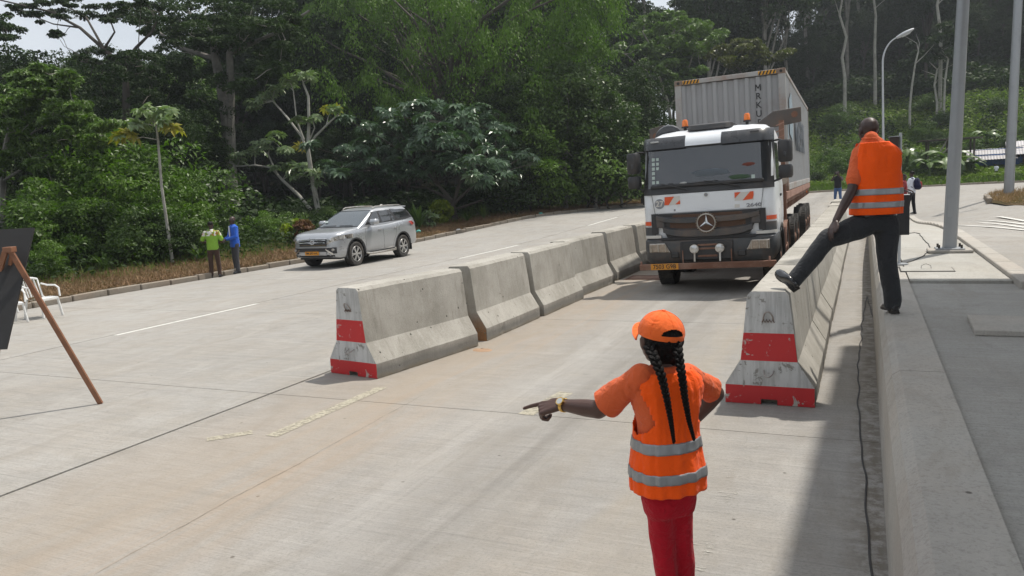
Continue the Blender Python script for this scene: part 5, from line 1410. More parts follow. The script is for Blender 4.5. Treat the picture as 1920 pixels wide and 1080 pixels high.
# ================================================================ people
def DZ(px, py, depth):
    return Vector((0, 0, CAM_H)) + ray(px, py) * (depth / FOC)
def skin_mat(name, col):
    m, nt, b = nmat(name)
    v = wpos(nt, obj=True); n = nz(nt, v, 14, 5, 0.6)
    L(nt, mixc(nt, n, tuple(x * .8 for x in col), tuple(x * 1.2 for x in col)), b.inputs['Base Color'])
    b.inputs['Roughness'].default_value = 0.42; b.inputs['Subsurface Weight'].default_value = 0.06; b.inputs['Subsurface Radius'].default_value = (.01, .004, .002)
    bump(nt, b, nz(nt, v, 160, 3), .12, .002); return m
def cloth(name, col, rough=0.85, var=0.10, weave=220, fold=0.35, scale=9, sheen=0.1):
    m, nt, b = nmat(name)
    v = wpos(nt, obj=True); n = nz(nt, v, scale, 5, 0.6)
    L(nt, mixc(nt, n, tuple(x * (1 - var) for x in col), tuple(min(1, x * (1 + var)) for x in col)), b.inputs['Base Color'])
    b.inputs['Roughness'].default_value = rough; b.inputs['Sheen Weight'].default_value = sheen; b.inputs['Specular IOR Level'].default_value = 0.2
    h = mth(nt, 'ADD', mth(nt, 'MULTIPLY', nz(nt, v, 22, 3, 0.5, 1.2), 2.5), mth(nt, 'MULTIPLY', nz(nt, v, weave, 2), .25))
    bump(nt, b, h, fold, .012); return m
M['skin'] = skin_mat('dark_brown_skin', (0.075, 0.036, 0.026)); M['skin2'] = skin_mat('deep_brown_skin', (0.050, 0.027, 0.022))
M['nail'] = simple('finger_nail', (0.30, 0.17, 0.14), 0.3, obj=True)
M['tee'] = cloth('orange_cotton', (0.68, 0.125, 0.040), fold=.45); M['hivis'] = cloth('fluorescent_orange', (1.0, 0.105, 0.004), 0.7, var=.03, fold=.3)
M['silverband'] = simple('reflective_band', (0.30, 0.31, 0.32), 0.35, 0.35, var=.12, bmp=.2, bscale=30)
M['redtrouser'] = cloth('dark_red_trousers', (0.42, 0.006, 0.018), fold=.55); M['jeans_black'] = cloth('charcoal_denim', (0.036, 0.038, 0.042), fold=.6); M['hair'] = simple('black_hair', (0.006, 0.005, 0.005), 0.62, bmp=.8, bscale=140, spec=.18)
M['capcloth'] = cloth('orange_cap_cotton', (0.86, 0.150, 0.030), fold=.25); M['shoe'] = simple('black_polished_leather', (0.012, 0.012, 0.015), 0.22, coat=.5); M['sole'] = simple('shoe_sole', (0.03, 0.027, 0.024), 0.8)
M['gold'] = simple('gold_watch', (0.75, 0.48, 0.14), 0.25, 1.0); M['dial'] = simple('watch_dial', (0.45, 0.47, 0.47), 0.2)

def e_cap(b, a, c, ra, rc, n=12, k=4, flat=None):
    """tapered capsule"""
    a = Vector(a); c = Vector(c); d = (c - a); Lh = d.length; d = d / Lh if Lh > 1e-6 else Vector((0, 0, 1))
    pts = []; rad = []
    for i in range(k, 0, -1):
        t = PI / 2 * i / k; pts.append(a - d * ra * math.sin(t)); rad.append(max(1e-4, ra * math.cos(t)))
    pts.append(a); rad.append(ra); pts.append(c); rad.append(rc)
    for i in range(1, k + 1):
        t = PI / 2 * i / k; pts.append(c + d * rc * math.sin(t)); rad.append(max(1e-4, rc * math.cos(t)))
    b.tube(pts, rad, n)
def e_chain(b, pts, rads, n=12):
    for (p, q, r0, r1) in zip(pts[:-1], pts[1:], rads[:-1], rads[1:]): e_cap(b, p, q, r0, r1, n)
def e_ell(b, c, r, rot=None, n=14, k=9):
    rows = []
    for i in range(k + 1):
        th = PI * i / k; row = []
        for j in range(n):
            ph = 2 * PI * j / n; p = Vector((r[0] * math.sin(th) * math.cos(ph), r[1] * math.sin(th) * math.sin(ph), r[2] * math.cos(th)))
            if rot is not None: p = rot @ p
            row.append(tuple(p + Vector(c)))
        rows.append(row + [row[0]])
    b.grid(rows)
def sleeve(S, E_, t1, r0, r1, parent, mat='tee', seed=0.0, inset=0.0):
    """open cloth tube from the shoulder towards the elbow with a hem"""
    S = Vector(S); E_ = Vector(E_); d = (E_ - S); Ls = d.length * t1; d.normalize(); x = d.cross(Vector((0, 0, 1))).normalized(); y = d.cross(x); rows = []; n = 30
    for j in range(15):
        t = j / 12
        if j > 12: t = 1 - .02 * (j - 12) ; 
        row = []
        for k in range(n + 1):
            a = 2 * PI * k / n; r = r0 + (r1 - r0) * min(1, t) - (.003 * (j - 12) if j > 12 else 0)
            q = noise.noise(Vector((math.cos(a) * 1.6 + seed, math.sin(a) * 1.6, t * 5))) * .006 + noise.noise(Vector((math.cos(a) * 4 + seed, math.sin(a) * 4, t * 9))) * .0025
            row.append(tuple(S + d * Ls * (t - inset) + (x * math.cos(a) + y * math.sin(a)) * (r + q)))
        rows.append(row)
    b = MB().grid(rows); o = put(b, 'sleeve', mat, parent, smooth=True); return o
def frame(f, u=(0, 0, 1)):
    """columns: right, forward, up"""
    f = Vector(f).normalized(); u = Vector(u); r = f.cross(u).normalized(); u = r.cross(f).normalized()
    return Matrix((r, f, u)).transposed()
def remesh(b, name, mat, parent, voxel=0.008, it=4, sf=0.5, disp=0.0, dsc=6.0, seed=0.0):
    me = b.mesh('tmp'); o = meshobj(name, me, None, None)
    md = o.modifiers.new('r', 'REMESH'); md.mode = 'VOXEL'; md.voxel_size = voxel; md.use_smooth_shade = True
    if it: s = o.modifiers.new('s', 'SMOOTH'); s.iterations = it; s.factor = sf
    bpy.context.view_layer.update(); dg = bpy.context.evaluated_depsgraph_get()
    m2 = bpy.data.meshes.new_from_object(o.evaluated_get(dg)); o.modifiers.clear(); o.data = m2; bpy.data.meshes.remove(me)
    if disp:
        for v in m2.vertices:
            q = v.co * dsc; k = noise.noise(Vector((q.x, q.y, q.z * .55 + seed))) + .5 * noise.noise(Vector((q.x * 2.3, q.y * 2.3, q.z * 1.1 - seed)))
            v.co += v.normal * disp * k
    m2.polygons.foreach_set('use_smooth', [True] * len(m2.polygons)); m2.materials.clear(); m2.materials.append(M[mat]); m2.update()
    if parent is not None: o.parent = parent; o.matrix_parent_inverse = parent.matrix_world.inverted() if False else Matrix.Translation(-Vector(parent.location))
    return o
def put(b, name, mat, parent, **k):
    o = b.build(name, M[mat], parent, **k); o.matrix_parent_inverse = Matrix.Translation(-Vector(parent.location)); return o
def hand(b, W, d, u, s=1.0, side=1, curls=(.1, 1.2, 1.3, 1.3), thumb=.5, spread=.06, thumb_out=.6):
    """side=+1: thumb lies on +(d x u). capsules for a palm, four jointed fingers and a thumb"""
    d = Vector(d).normalized(); t = d.cross(Vector(u)).normalized() * side; u = Vector(u); u = (u - d * u.dot(d)).normalized()
    W = Vector(W)
    kn = [W + d * .088 * s + t * .027 * s, W + d * .092 * s + t * .009 * s, W + d * .087 * s - t * .010 * s, W + d * .078 * s - t * .028 * s]
    for i, k in enumerate(kn): e_cap(b, W + t * (.014 - .009 * i) * s + d * .01 * s, k, .0155 * s, .0115 * s, 10)
    e_ell(b, W + d * .045 * s, (.036 * s, .046 * s, .014 * s), Matrix((t, d, u)).transposed())
    Ls = [(.043, .026, .022), (.047, .030, .023), (.043, .028, .022), (.034, .021, .019)]
    rs = [.0098, .0100, .0094, .0084]; tips = []
    for i, k in enumerate(kn):
        a = 0.0; p = k; dd = (d + t * spread * (1.5 - i)).normalized()
        for j, l in enumerate(Ls[i]):
            a += curls[i] * (1.0 if j else .9)
            q = p + (dd * math.cos(a) - u * math.sin(a)) * l * s; r0 = rs[i] * (1 - .09 * j) * s
            e_cap(b, p, q, r0, r0 * .92, 9); p = q
        tips.append(p)
    p0 = W + d * .022 * s + t * .024 * s; p1 = p0 + (d * .75 + t * thumb_out - u * .25).normalized() * .038 * s
    p2 = p1 + (d * .95 + t * (thumb_out - thumb) - u * thumb * .5).normalized() * .032 * s; p3 = p2 + (d * .95 - t * thumb - u * thumb * .6).normalized() * .026 * s
    e_chain(b, [p0, p1, p2, p3], [.016 * s, .0135 * s, .0115 * s, .0095 * s], 9)
    return tips
def head(b, c, f, s=1.0, up=(0, 0, 1), ears=True):
    """cranium, jaw, brow, nose, lips, ears around head centre c; facing f"""
    Fm = frame(f, up); c = Vector(c)
    def P(x, y, z): return c + Fm @ Vector((x, y, z)) * s
    def E(x, y, z, rx, ry, rz): e_ell(b, P(x, y, z), (rx * s, ry * s, rz * s), Fm)
    E(0, -.012, .025, .076, .095, .088); E(0, .022, -.045, .058, .066, .062); E(0, .050, -.090, .030, .032, .026)
    E(0, .058, .022, .058, .028, .022); E(0, .078, -.012, .012, .016, .026); E(0, .090, -.026, .016, .014, .011); E(0, .075, -.056, .024, .014, .011)
    E(.036, .058, -.022, .022, .020, .020); E(-.036, .058, -.022, .022, .020, .020)
    if ears:
        for sx in (-1, 1): E(sx * .079, -.010, -.008, .010, .021, .032); E(sx * .078, -.012, -.030, .008, .012, .012)
    return P
def sect_interp(tab, z):
    if z <= tab[0][0]: return tab[0][1:]
    for a, c in zip(tab[:-1], tab[1:]):
        if z <= c[0]:
            t = (z - a[0]) / (c[0] - a[0]); t = t * t * (3 - 2 * t) * .4 + t * .6
            return [p + (q - p) * t for p, q in zip(a[1:], c[1:])]
    return tab[-1][1:]
def torso_loft(b, tab, org, yaw, off=0.0, n=28, zs=None, expo=2.3):
    """closed torso: tab rows z, cx, cy, a, b in the wearer's frame (x right, y front)"""
    ca, sa = math.cos(yaw), math.sin(yaw)
    rows = []
    zs = zs or lin(tab[0][0], tab[-1][0], 22)
    for z in zs:
        cx, cy, A, B_ = sect_interp(tab, z); A += off; B_ += off; row = []
        for k in range(n):
            t = 2 * PI * k / n; ct, st = math.cos(t), math.sin(t); q = (abs(ct) ** expo + abs(st) ** expo) ** (-1 / expo)
            x = cx + A * q * ct; y = cy + B_ * q * st; row.append((org[0] + x * ca - y * sa, org[1] + x * sa + y * ca, z))
        rows.append(row)
    b.grid([r + [r[0]] for r in rows]); b.add(rows[0], [tuple(range(n))]); b.add(rows[-1], [tuple(range(n))])
    return b
def torso_pt(tab, org, yaw, z, th, off=0.0, expo=2.3):
    cx, cy, A, B_ = sect_interp(tab, z); A += off; B_ += off; ct, st = math.cos(th), math.sin(th); q = (abs(ct) ** expo + abs(st) ** expo) ** (-1 / expo)
    x = cx + A * q * ct; y = cy + B_ * q * st; ca, sa = math.cos(yaw), math.sin(yaw)
    return Vector((org[0] + x * ca - y * sa, org[1] + x * sa + y * ca, z))
def vest(tab, org, yaw, parent, z0, z_arm, ztop, bands, off=.02, seed=0.0, wmax=R(58), wtop=R(30), side_lines=True, flare=0.0, sag=0.0, wob=.008):
    nth, nz_ = 96, 64
    def disp(z, th):
        k = noise.noise(Vector((math.cos(th) * 2.6, math.sin(th) * 2.6, z * 3.0 + seed))) + .6 * noise.noise(Vector((math.cos(th) * 6, math.sin(th) * 6, z * 5 + seed)))
        k += .45 * noise.noise(Vector((math.cos(th) * 11, math.sin(th) * 11, z * 4 - seed))) + .35 * abs(noise.noise(Vector((math.cos(th) * 5 + z * 6, math.sin(th) * 5, z * 12 + seed))))
        return off + wob * k + flare * max(0, (z_arm - z))
    def pt(z, th, ex=0.0):
        zz = z + sag * math.sin(th) * (1 - (z - z0) / (ztop - z0)); p = torso_pt(tab, org, yaw, zz, th, disp(z, th) + ex); return p
    def w(z):
        if z < z_arm: return 0
        t = (z - z_arm) / (ztop - z_arm)
        return wmax * math.sqrt(min(1, t / .22)) if t < .22 else wmax + (wtop - wmax) * (t - .22) / .78
    def solid(name, zl, ex, mat, par, skiparm=True, thick=.0035):
        b = MB(); rows = [[pt(z, 2 * PI * k / nth, ex) for k in range(nth)] for z in zl]
        idx = {}; vs = []; fs = []
        for j in range(len(zl)):
            for k in range(nth): vs.append(rows[j][k])
        for j in range(len(zl) - 1):
            zc = (zl[j] + zl[j + 1]) / 2
            for k in range(nth):
                th = 2 * PI * (k + .5) / nth; dd = min(abs(th), abs(th - PI), abs(th - 2 * PI))
                if skiparm and dd < w(zc): continue
                # open front
                if abs(th - PI / 2) < R(3): continue
                if zc > z_arm and abs(th - PI / 2) < R(3) + (zc - z_arm) * 1.6: continue
                fs.append((j * nth + k, j * nth + (k + 1) % nth, (j + 1) * nth + (k + 1) % nth, (j + 1) * nth + k))
        b.add(vs, fs); me = b.mesh('vest', True); o = meshobj(name, me, M[mat], None)
        sd_ = o.modifiers.new('s', 'SOLIDIFY'); sd_.thickness = thick; sd_.offset = 0
        bpy.context.view_layer.update(); m2 = bpy.data.meshes.new_from_object(o.evaluated_get(bpy.context.evaluated_depsgraph_get())); o.modifiers.clear(); o.data = m2
        bm = bmesh.new(); bm.from_mesh(m2); bmesh.ops.delete(bm, geom=[v for v in bm.verts if not v.link_faces], context='VERTS'); bm.to_mesh(m2); bm.free()
        m2.polygons.foreach_set('use_smooth', [True] * len(m2.polygons))
        o.parent = par; o.matrix_parent_inverse = Matrix.Translation(-Vector(parent.location)); return o
    v = solid('safety_vest', lin(z0, ztop, nz_), 0, 'hivis', parent)
    for (a, c) in bands:
        o = solid('reflective_band', lin(a, c, 6), .004, 'silverband', v, True, .002)
        o.matrix_parent_inverse = Matrix.Identity(4)
    return v
def shoe(b1, b2, heel, toe, h=.085, w=.045, up=(0, 0, 1)):
    heel = Vector(heel); toe = Vector(toe); Fm = frame(toe - heel, up); Ls = (toe - heel).length
    def sec(t, w_, h_, z0=.012):
        return [heel + Fm @ Vector((w_ * math.cos(a), Ls * t, z0 + max(0, math.sin(a)) * h_)) for a in lin(0, PI, 8)] + [heel + Fm @ Vector((w_ * math.cos(a), Ls * t, z0)) for a in lin(PI, 2 * PI, 4)[1:-1]]
    R_ = [sec(0, .022, .05), sec(.04, .034, .075), sec(.22, .038, h), sec(.42, .040, h * .92), sec(.62, w, .062), sec(.80, w, .048), sec(.93, w * .75, .038), sec(1, .012, .016)]
    R_ = [[tuple(p) for p in r] for r in R_]; b1.grid([r + [r[0]] for r in R_]); b1.add(R_[0], [tuple(range(len(R_[0])))]); b1.add(R_[-1], [tuple(range(len(R_[-1])))])
    ol = []
    for t, w_ in ((0, .026), (.05, .038), (.25, .040), (.42, .036), (.62, w + .003), (.8, w + .003), (.94, w * .78), (1.01, .016)): ol.append((t, w_))
    pl = [heel + Fm @ Vector((w_, Ls * t, 0)) for t, w_ in ol] + [heel + Fm @ Vector((-w_, Ls * t, 0)) for t, w_ in ol[::-1]]
    b2.prism([tuple(p) for p in pl], (0, 0, 0), tuple(Fm @ Vector((0, 0, .016))))
    b2.prism([tuple(p) for p in (heel + Fm @ Vector((.036, 0, -.016)), heel + Fm @ Vector((.038, Ls * .27, -.016)), heel + Fm @ Vector((-.038, Ls * .27, -.016)), heel + Fm @ Vector((-.036, 0, -.016)))], (0, 0, 0), tuple(Fm @ Vector((0, 0, .017))))

def put_shoe(root, mat, *a, **k):
    b1 = MB(); b2 = MB(); shoe(b1, b2, *a, **k); s_ = put(b1, 'shoe', mat, root, smooth=True, auto=50); s2 = put(b2, 'sole', 'sole', s_); s2.matrix_parent_inverse = Matrix.Identity(4)
# ---------------------------------------------------------------- the woman pointing
def woman():
    D0 = 3.12
    hip = DZ(1252, 905, D0); org = (hip.x, hip.y); yaw = R(43)
    foot0 = Vector((org[0], org[1], 0))
    root = empty('person', foot0); tag(root, 'woman in orange cap, braids, orange safety vest and red trousers pointing left', 'person')
    root['label'] = 'woman seen from behind in orange cap and vest with long braids, pointing left'
    z = lambda px, py: DZ(px, py, D0).z
    zH, zS = z(1250, 905), z(1250, 702)          # hip and shoulder heights
    tab = [(z(1250, 903), .0, 0, .118, .096), (z(1250, 880), .0, 0, .122, .098), (z(1250, 840), -.002, .0, .116, .090), (z(1250, 795), .0, .0, .112, .086), (z(1250, 750), .0, .0, .124, .092), (z(1250, 718), .0, .0, .134, .088), (z(1250, 702), .0, -.005, .122, .076), (z(1250, 688), .0, -.01, .086, .060), (z(1250, 674), .0, -.01, .052, .046)]
    # trousers
    kneeL = DZ(1252, 1100, 3.10); kneeR = DZ(1272, 1100, 3.16); fL = DZ(1262, 1100, 3.08); 
    ankL = Vector((org[0] + .045, org[1] - .03, .09)); ankR = Vector((org[0] + .060, org[1] + .07, .09))
    ca, sa = math.cos(yaw), math.sin(yaw)
    def loc(x, y, zz): return Vector((org[0] + x * ca - y * sa, org[1] + x * sa + y * ca, zz))
    hL, hR = loc(-.045, 0, zH - .06), loc(.045, 0, zH - .06)
    kL = Vector(((hL.x + ankL.x) / 2 - .005, (hL.y + ankL.y) / 2, .47)); kR = Vector(((hR.x + ankR.x) / 2, (hR.y + ankR.y) / 2 + .01, .47))
    b = MB(); torso_loft(b, [(zH - .12, 0, 0, .104, .088), (zH - .05, 0, 0, .116, .094), (zH + .06, 0, 0, .108, .085)], org, yaw, zs=lin(zH - .12, zH + .06, 6))
    for h_, k_, a_ in ((hL, kL, ankL), (hR, kR, ankR)): e_chain(b, [h_, h_.lerp(k_, .45), k_, k_.lerp(a_, .35), a_], [.059, .053, .042, .044, .040])
    remesh(b, 'trousers', 'redtrouser', root, .008, 5, .5, .006, 11)
    for a_ in (ankL, ankR): put_shoe(root, 'shoe', a_ + Vector((.045, -.05, -.075)), a_ + Vector((-.115, .12, -.075)), .07, .038)
    # shirt
    SL = DZ(1202, 706, 3.02); EL = DZ(1122, 768, 3.17); WL = DZ(1051, 759, 3.31)
    SR = DZ(1290, 703, 3.20); ER = DZ(1342, 738, 3.34); WR_ = DZ(1300, 790, 3.44)
    b = MB(); torso_loft(b, tab, org, yaw, .006)
    e_chain(b, [loc(-.06, -.005, zS - .02), SL, SL.lerp(EL, .30)], [.052, .054, .053]); e_chain(b, [loc(.06, -.005, zS - .02), SR, SR.lerp(ER, .35)], [.052, .052, .047])
    sleeve(SL, EL, .80, .044, .066, root, seed=1.0); sleeve(SR, ER, .80, .042, .056, root, seed=4.0)
    remesh(b, 'shirt', 'tee', root, .0075, 4, .5, .005, 13, 3.1)
    # skin: arms, hand, neck, head
    hc = DZ(1236, 634, 3.06); hf = Vector((-.66, .74, .10)).normalized(); hup = Vector((.10, -.05, 1)).normalized()
    b = MB()
    e_chain(b, [SL, SL.lerp(EL, .5), EL, EL.lerp(WL, .35), WL.lerp(EL, .08), WL], [.050, .046, .039, .037, .0255, .024], 14)
    e_chain(b, [SR, SR.lerp(ER, .5), ER, ER.lerp(WR_, .35), WR_], [.048, .045, .038, .036, .024], 14)
    dh = (DZ(972, 774, 3.40) - WL).normalized(); vd = (WL - Vector((0, 0, CAM_H))).normalized()
    u = Vector((0, 0, 1)) - vd * .75; u = (u - dh * u.dot(dh)).normalized()
    tips = hand(b, WL, dh, u, 1.08, 1, (.07, 1.25, 1.32, 1.35), .9, .03, .35)
    hand(b, WR_, (-.3, .3, -.9), (.8, .5, 0), .95, -1, (.3, .4, .4, .5))
    e_chain(b, [loc(0, -.012, zS - .01), hc + Vector((.012, -.02, -.07))], [.052, .047], 14)
    P = head(b, hc, hf, .97, hup)
    remesh(b, 'body', 'skin', root, .0042, 3, .5)
    n = MB(); e_ell(n, tips[0] + u * .0045 - dh * .002, (.005, .0075, .0025), frame(dh, u)); put(n, 'finger_nail', 'nail', root, smooth=True)
    # watch
    wd = (WL - EL).normalized(); wc = WL - wd * .018; Fm = frame(wd, u)
    ring = [tuple(wc + Fm @ Vector((.0285 * math.cos(a), 0, .0285 * math.sin(a)))) for a in [2 * PI * k / 24 for k in range(24)]]
    wb = MB()
    for k in range(24):
        a = 2 * PI * k / 24
        wb.box(tuple(wc + Fm @ Vector((.0285 * math.cos(a), 0, .0285 * math.sin(a)))), (.007, .017, .004), Fm @ Matrix.Rotation(-a + PI / 2, 3, 'Y'))
    wt = put(wb, 'watch', 'gold', root, bevel=.001)
    cdir = (u * .85 - vd * .5); cdir = (cdir - wd * cdir.dot(wd)).normalized()
    dl = MB().cyl(tuple(wc + cdir * .027), tuple(wc + cdir * .037), .0185, 24); o = put(dl, 'watch_case', 'gold', wt, smooth=True); o.matrix_parent_inverse = Matrix.Identity(4)
    dl = MB().cyl(tuple(wc + cdir * .0371), tuple(wc + cdir * .0378), .0145, 24); o = put(dl, 'watch_dial', 'dial', wt); o.matrix_parent_inverse = Matrix.Identity(4)
    vest(tab, org, yaw, root, z(1250, 912), z(1250, 800), z(1250, 684), [(z(1250, 831), z(1250, 811)), (z(1250, 886), z(1250, 867))], off=.018, seed=5.0, wmax=R(50), wtop=R(20), flare=.055, wob=.012)
    # hair and braids
    Fh = frame(hf, hup)
    b = MB(); e_ell(b, P(0, -.030, .012), (.083, .090, .088), Fh); e_ell(b, P(0, -.062, -.050), (.062, .045, .040), Fh); e_ell(b, P(.03, -.06, -.075), (.030, .03, .03), Fh); e_ell(b, P(-.035, -.05, -.07), (.028, .03, .03), Fh)
    remesh(b, 'hair', 'hair', root, .006, 2, .5, .003, 50)
    def braid(pts, r0, r1, nm):
        # three strands woven round the centre line
        P3 = [DZ(*p) for p in pts]; seg = []
        for p, q in zip(P3[:-1], P3[1:]):
            for k in range(10): seg.append(p.lerp(q, k / 10))
        seg.append(P3[-1]); sm_ = [seg[0]] + [(seg[i - 1] + seg[i] * 2 + seg[i + 1]) / 4 for i in range(1, len(seg) - 1)] + [seg[-1]]
        b = MB(); Ltot = len(sm_)
        acc = 0; ds = [0]
        for p, q in zip(sm_[:-1], sm_[1:]): acc += (q - p).length; ds.append(acc)
        k = 0; s_ = 0
        while s_ < acc:
            i = max(j for j in range(Ltot) if ds[j] <= s_); i = min(i, Ltot - 2); t = (s_ - ds[i]) / max(1e-6, ds[i + 1] - ds[i]); c = sm_[i].lerp(sm_[i + 1], t); d = (sm_[i + 1] - sm_[i]).normalized()
            r = r0 + (r1 - r0) * (s_ / acc); v = (c - Vector((0, 0, CAM_H))).normalized(); x = d.cross(v).normalized(); sgn = 1 if k % 2 else -1
            dd = (d * .85 + x * sgn * -.55).normalized(); e_ell(b, c + x * sgn * r * .48, (r * .66, r * 1.2, r * .74), frame(dd, v), 9, 6)
            s_ += r * .72; k += 1
        put(b, nm, 'hair', root, smooth=True)
    braid([(1218, 652, 2.965), (1227, 672, 2.925), (1240, 703, 2.900), (1250, 745, 2.905), (1258, 790, 2.915), (1264, 831, 2.925)], .0185, .0055, 'braid')
    braid([(1268, 634, 2.995), (1271, 660, 2.950), (1278, 700, 2.925), (1284, 745, 2.930), (1292, 790, 2.945), (1302, 826, 2.965)], .0185, .0055, 'braid')
    # cap
    cup = (hup * 1.0 - hf * .34 + Vector((.08, 0, 0))).normalized(); Fc = frame(hf, cup); cc = P(0, -.014, .026)
    rows = []; nphi = 144
    for i in range(43):
        t = i / 42; th = t * R(97)
        row = []
        for k in range(nphi + 1):
            ph = 2 * PI * k / nphi; seam = 1 - .012 * abs(math.cos(ph * 3)) ** 12
            wv = 1 + .012 * noise.noise(Vector((math.cos(ph) * 2, math.sin(ph) * 2, t * 3)))
            row.append(tuple(cc + Fc @ (Vector((.088 * math.sin(th) * math.cos(ph), .104 * math.sin(th) * math.sin(ph), .088 * math.cos(th) * 1.02)) * seam * wv)))
        rows.append(row)
    b = MB(); fs = []
    vs = [p for r in rows for p in r]
    for i in range(42):
        for k in range(nphi):
            dph = 2 * PI * (k + .5) / nphi - 3 * PI / 2; tt = (i + .5) / 42
            if tt < .86 and (dph / R(33)) ** 2 + ((tt - .86) / .19) ** 2 < 1: continue
            fs.append((i * (nphi + 1) + k, i * (nphi + 1) + k + 1, (i + 1) * (nphi + 1) + k + 1, (i + 1) * (nphi + 1) + k))
    b.add(vs, fs)
    cp_ = put(b, 'cap', 'capcloth', root, smooth=True, fixn=True, auto=60)
    br = []
    for i in range(7):
        t = i / 6; row = []
        for k in range(15):
            ph = PI / 2 + R(62) * (k / 7 - 1); e = 1 - (k / 7 - 1) ** 2
            row.append(tuple(cc + Fc @ Vector((.088 * math.cos(ph) * (1 + t * .10), .104 * math.sin(ph) + t * .068 * e ** .6, -.010 - .028 * (k / 7 - 1) ** 2 + .012 * t * e))))
        br.append(row)
    bb_ = MB().grid(br); bb_.add([(x, y, z_ - .004) for r in br for x, y, z_ in r], [tuple(reversed(f)) for f in [(i * 15 + j, i * 15 + j + 1, (i + 1) * 15 + j + 1, (i + 1) * 15 + j) for i in range(6) for j in range(14)]])
    o = put(bb_, 'brim', 'capcloth', cp_, smooth=True); o.matrix_parent_inverse = Matrix.Identity(4)
    o = put(MB().cyl(tuple(cc + Fc @ Vector((0, 0, .088))), tuple(cc + Fc @ Vector((0, 0, .094))), .008, 12), 'cap_button', 'capcloth', cp_, smooth=True); o.matrix_parent_inverse = Matrix.Identity(4)
    for k in range(6):
        ph = 2 * PI * (k + .5) / 6
        pts = [tuple(cc + Fc @ Vector((.0885 * math.sin(th) * math.cos(ph), .1045 * math.sin(th) * math.sin(ph), .090 * math.cos(th)))) for th in lin(R(6), R(64 if abs(ph - 3 * PI / 2) < .1 else 90), 10)]
        o = put(MB().tube(pts, .0011, 5), 'cap_seam', 'capcloth', cp_); o.matrix_parent_inverse = Matrix.Identity(4)
woman()

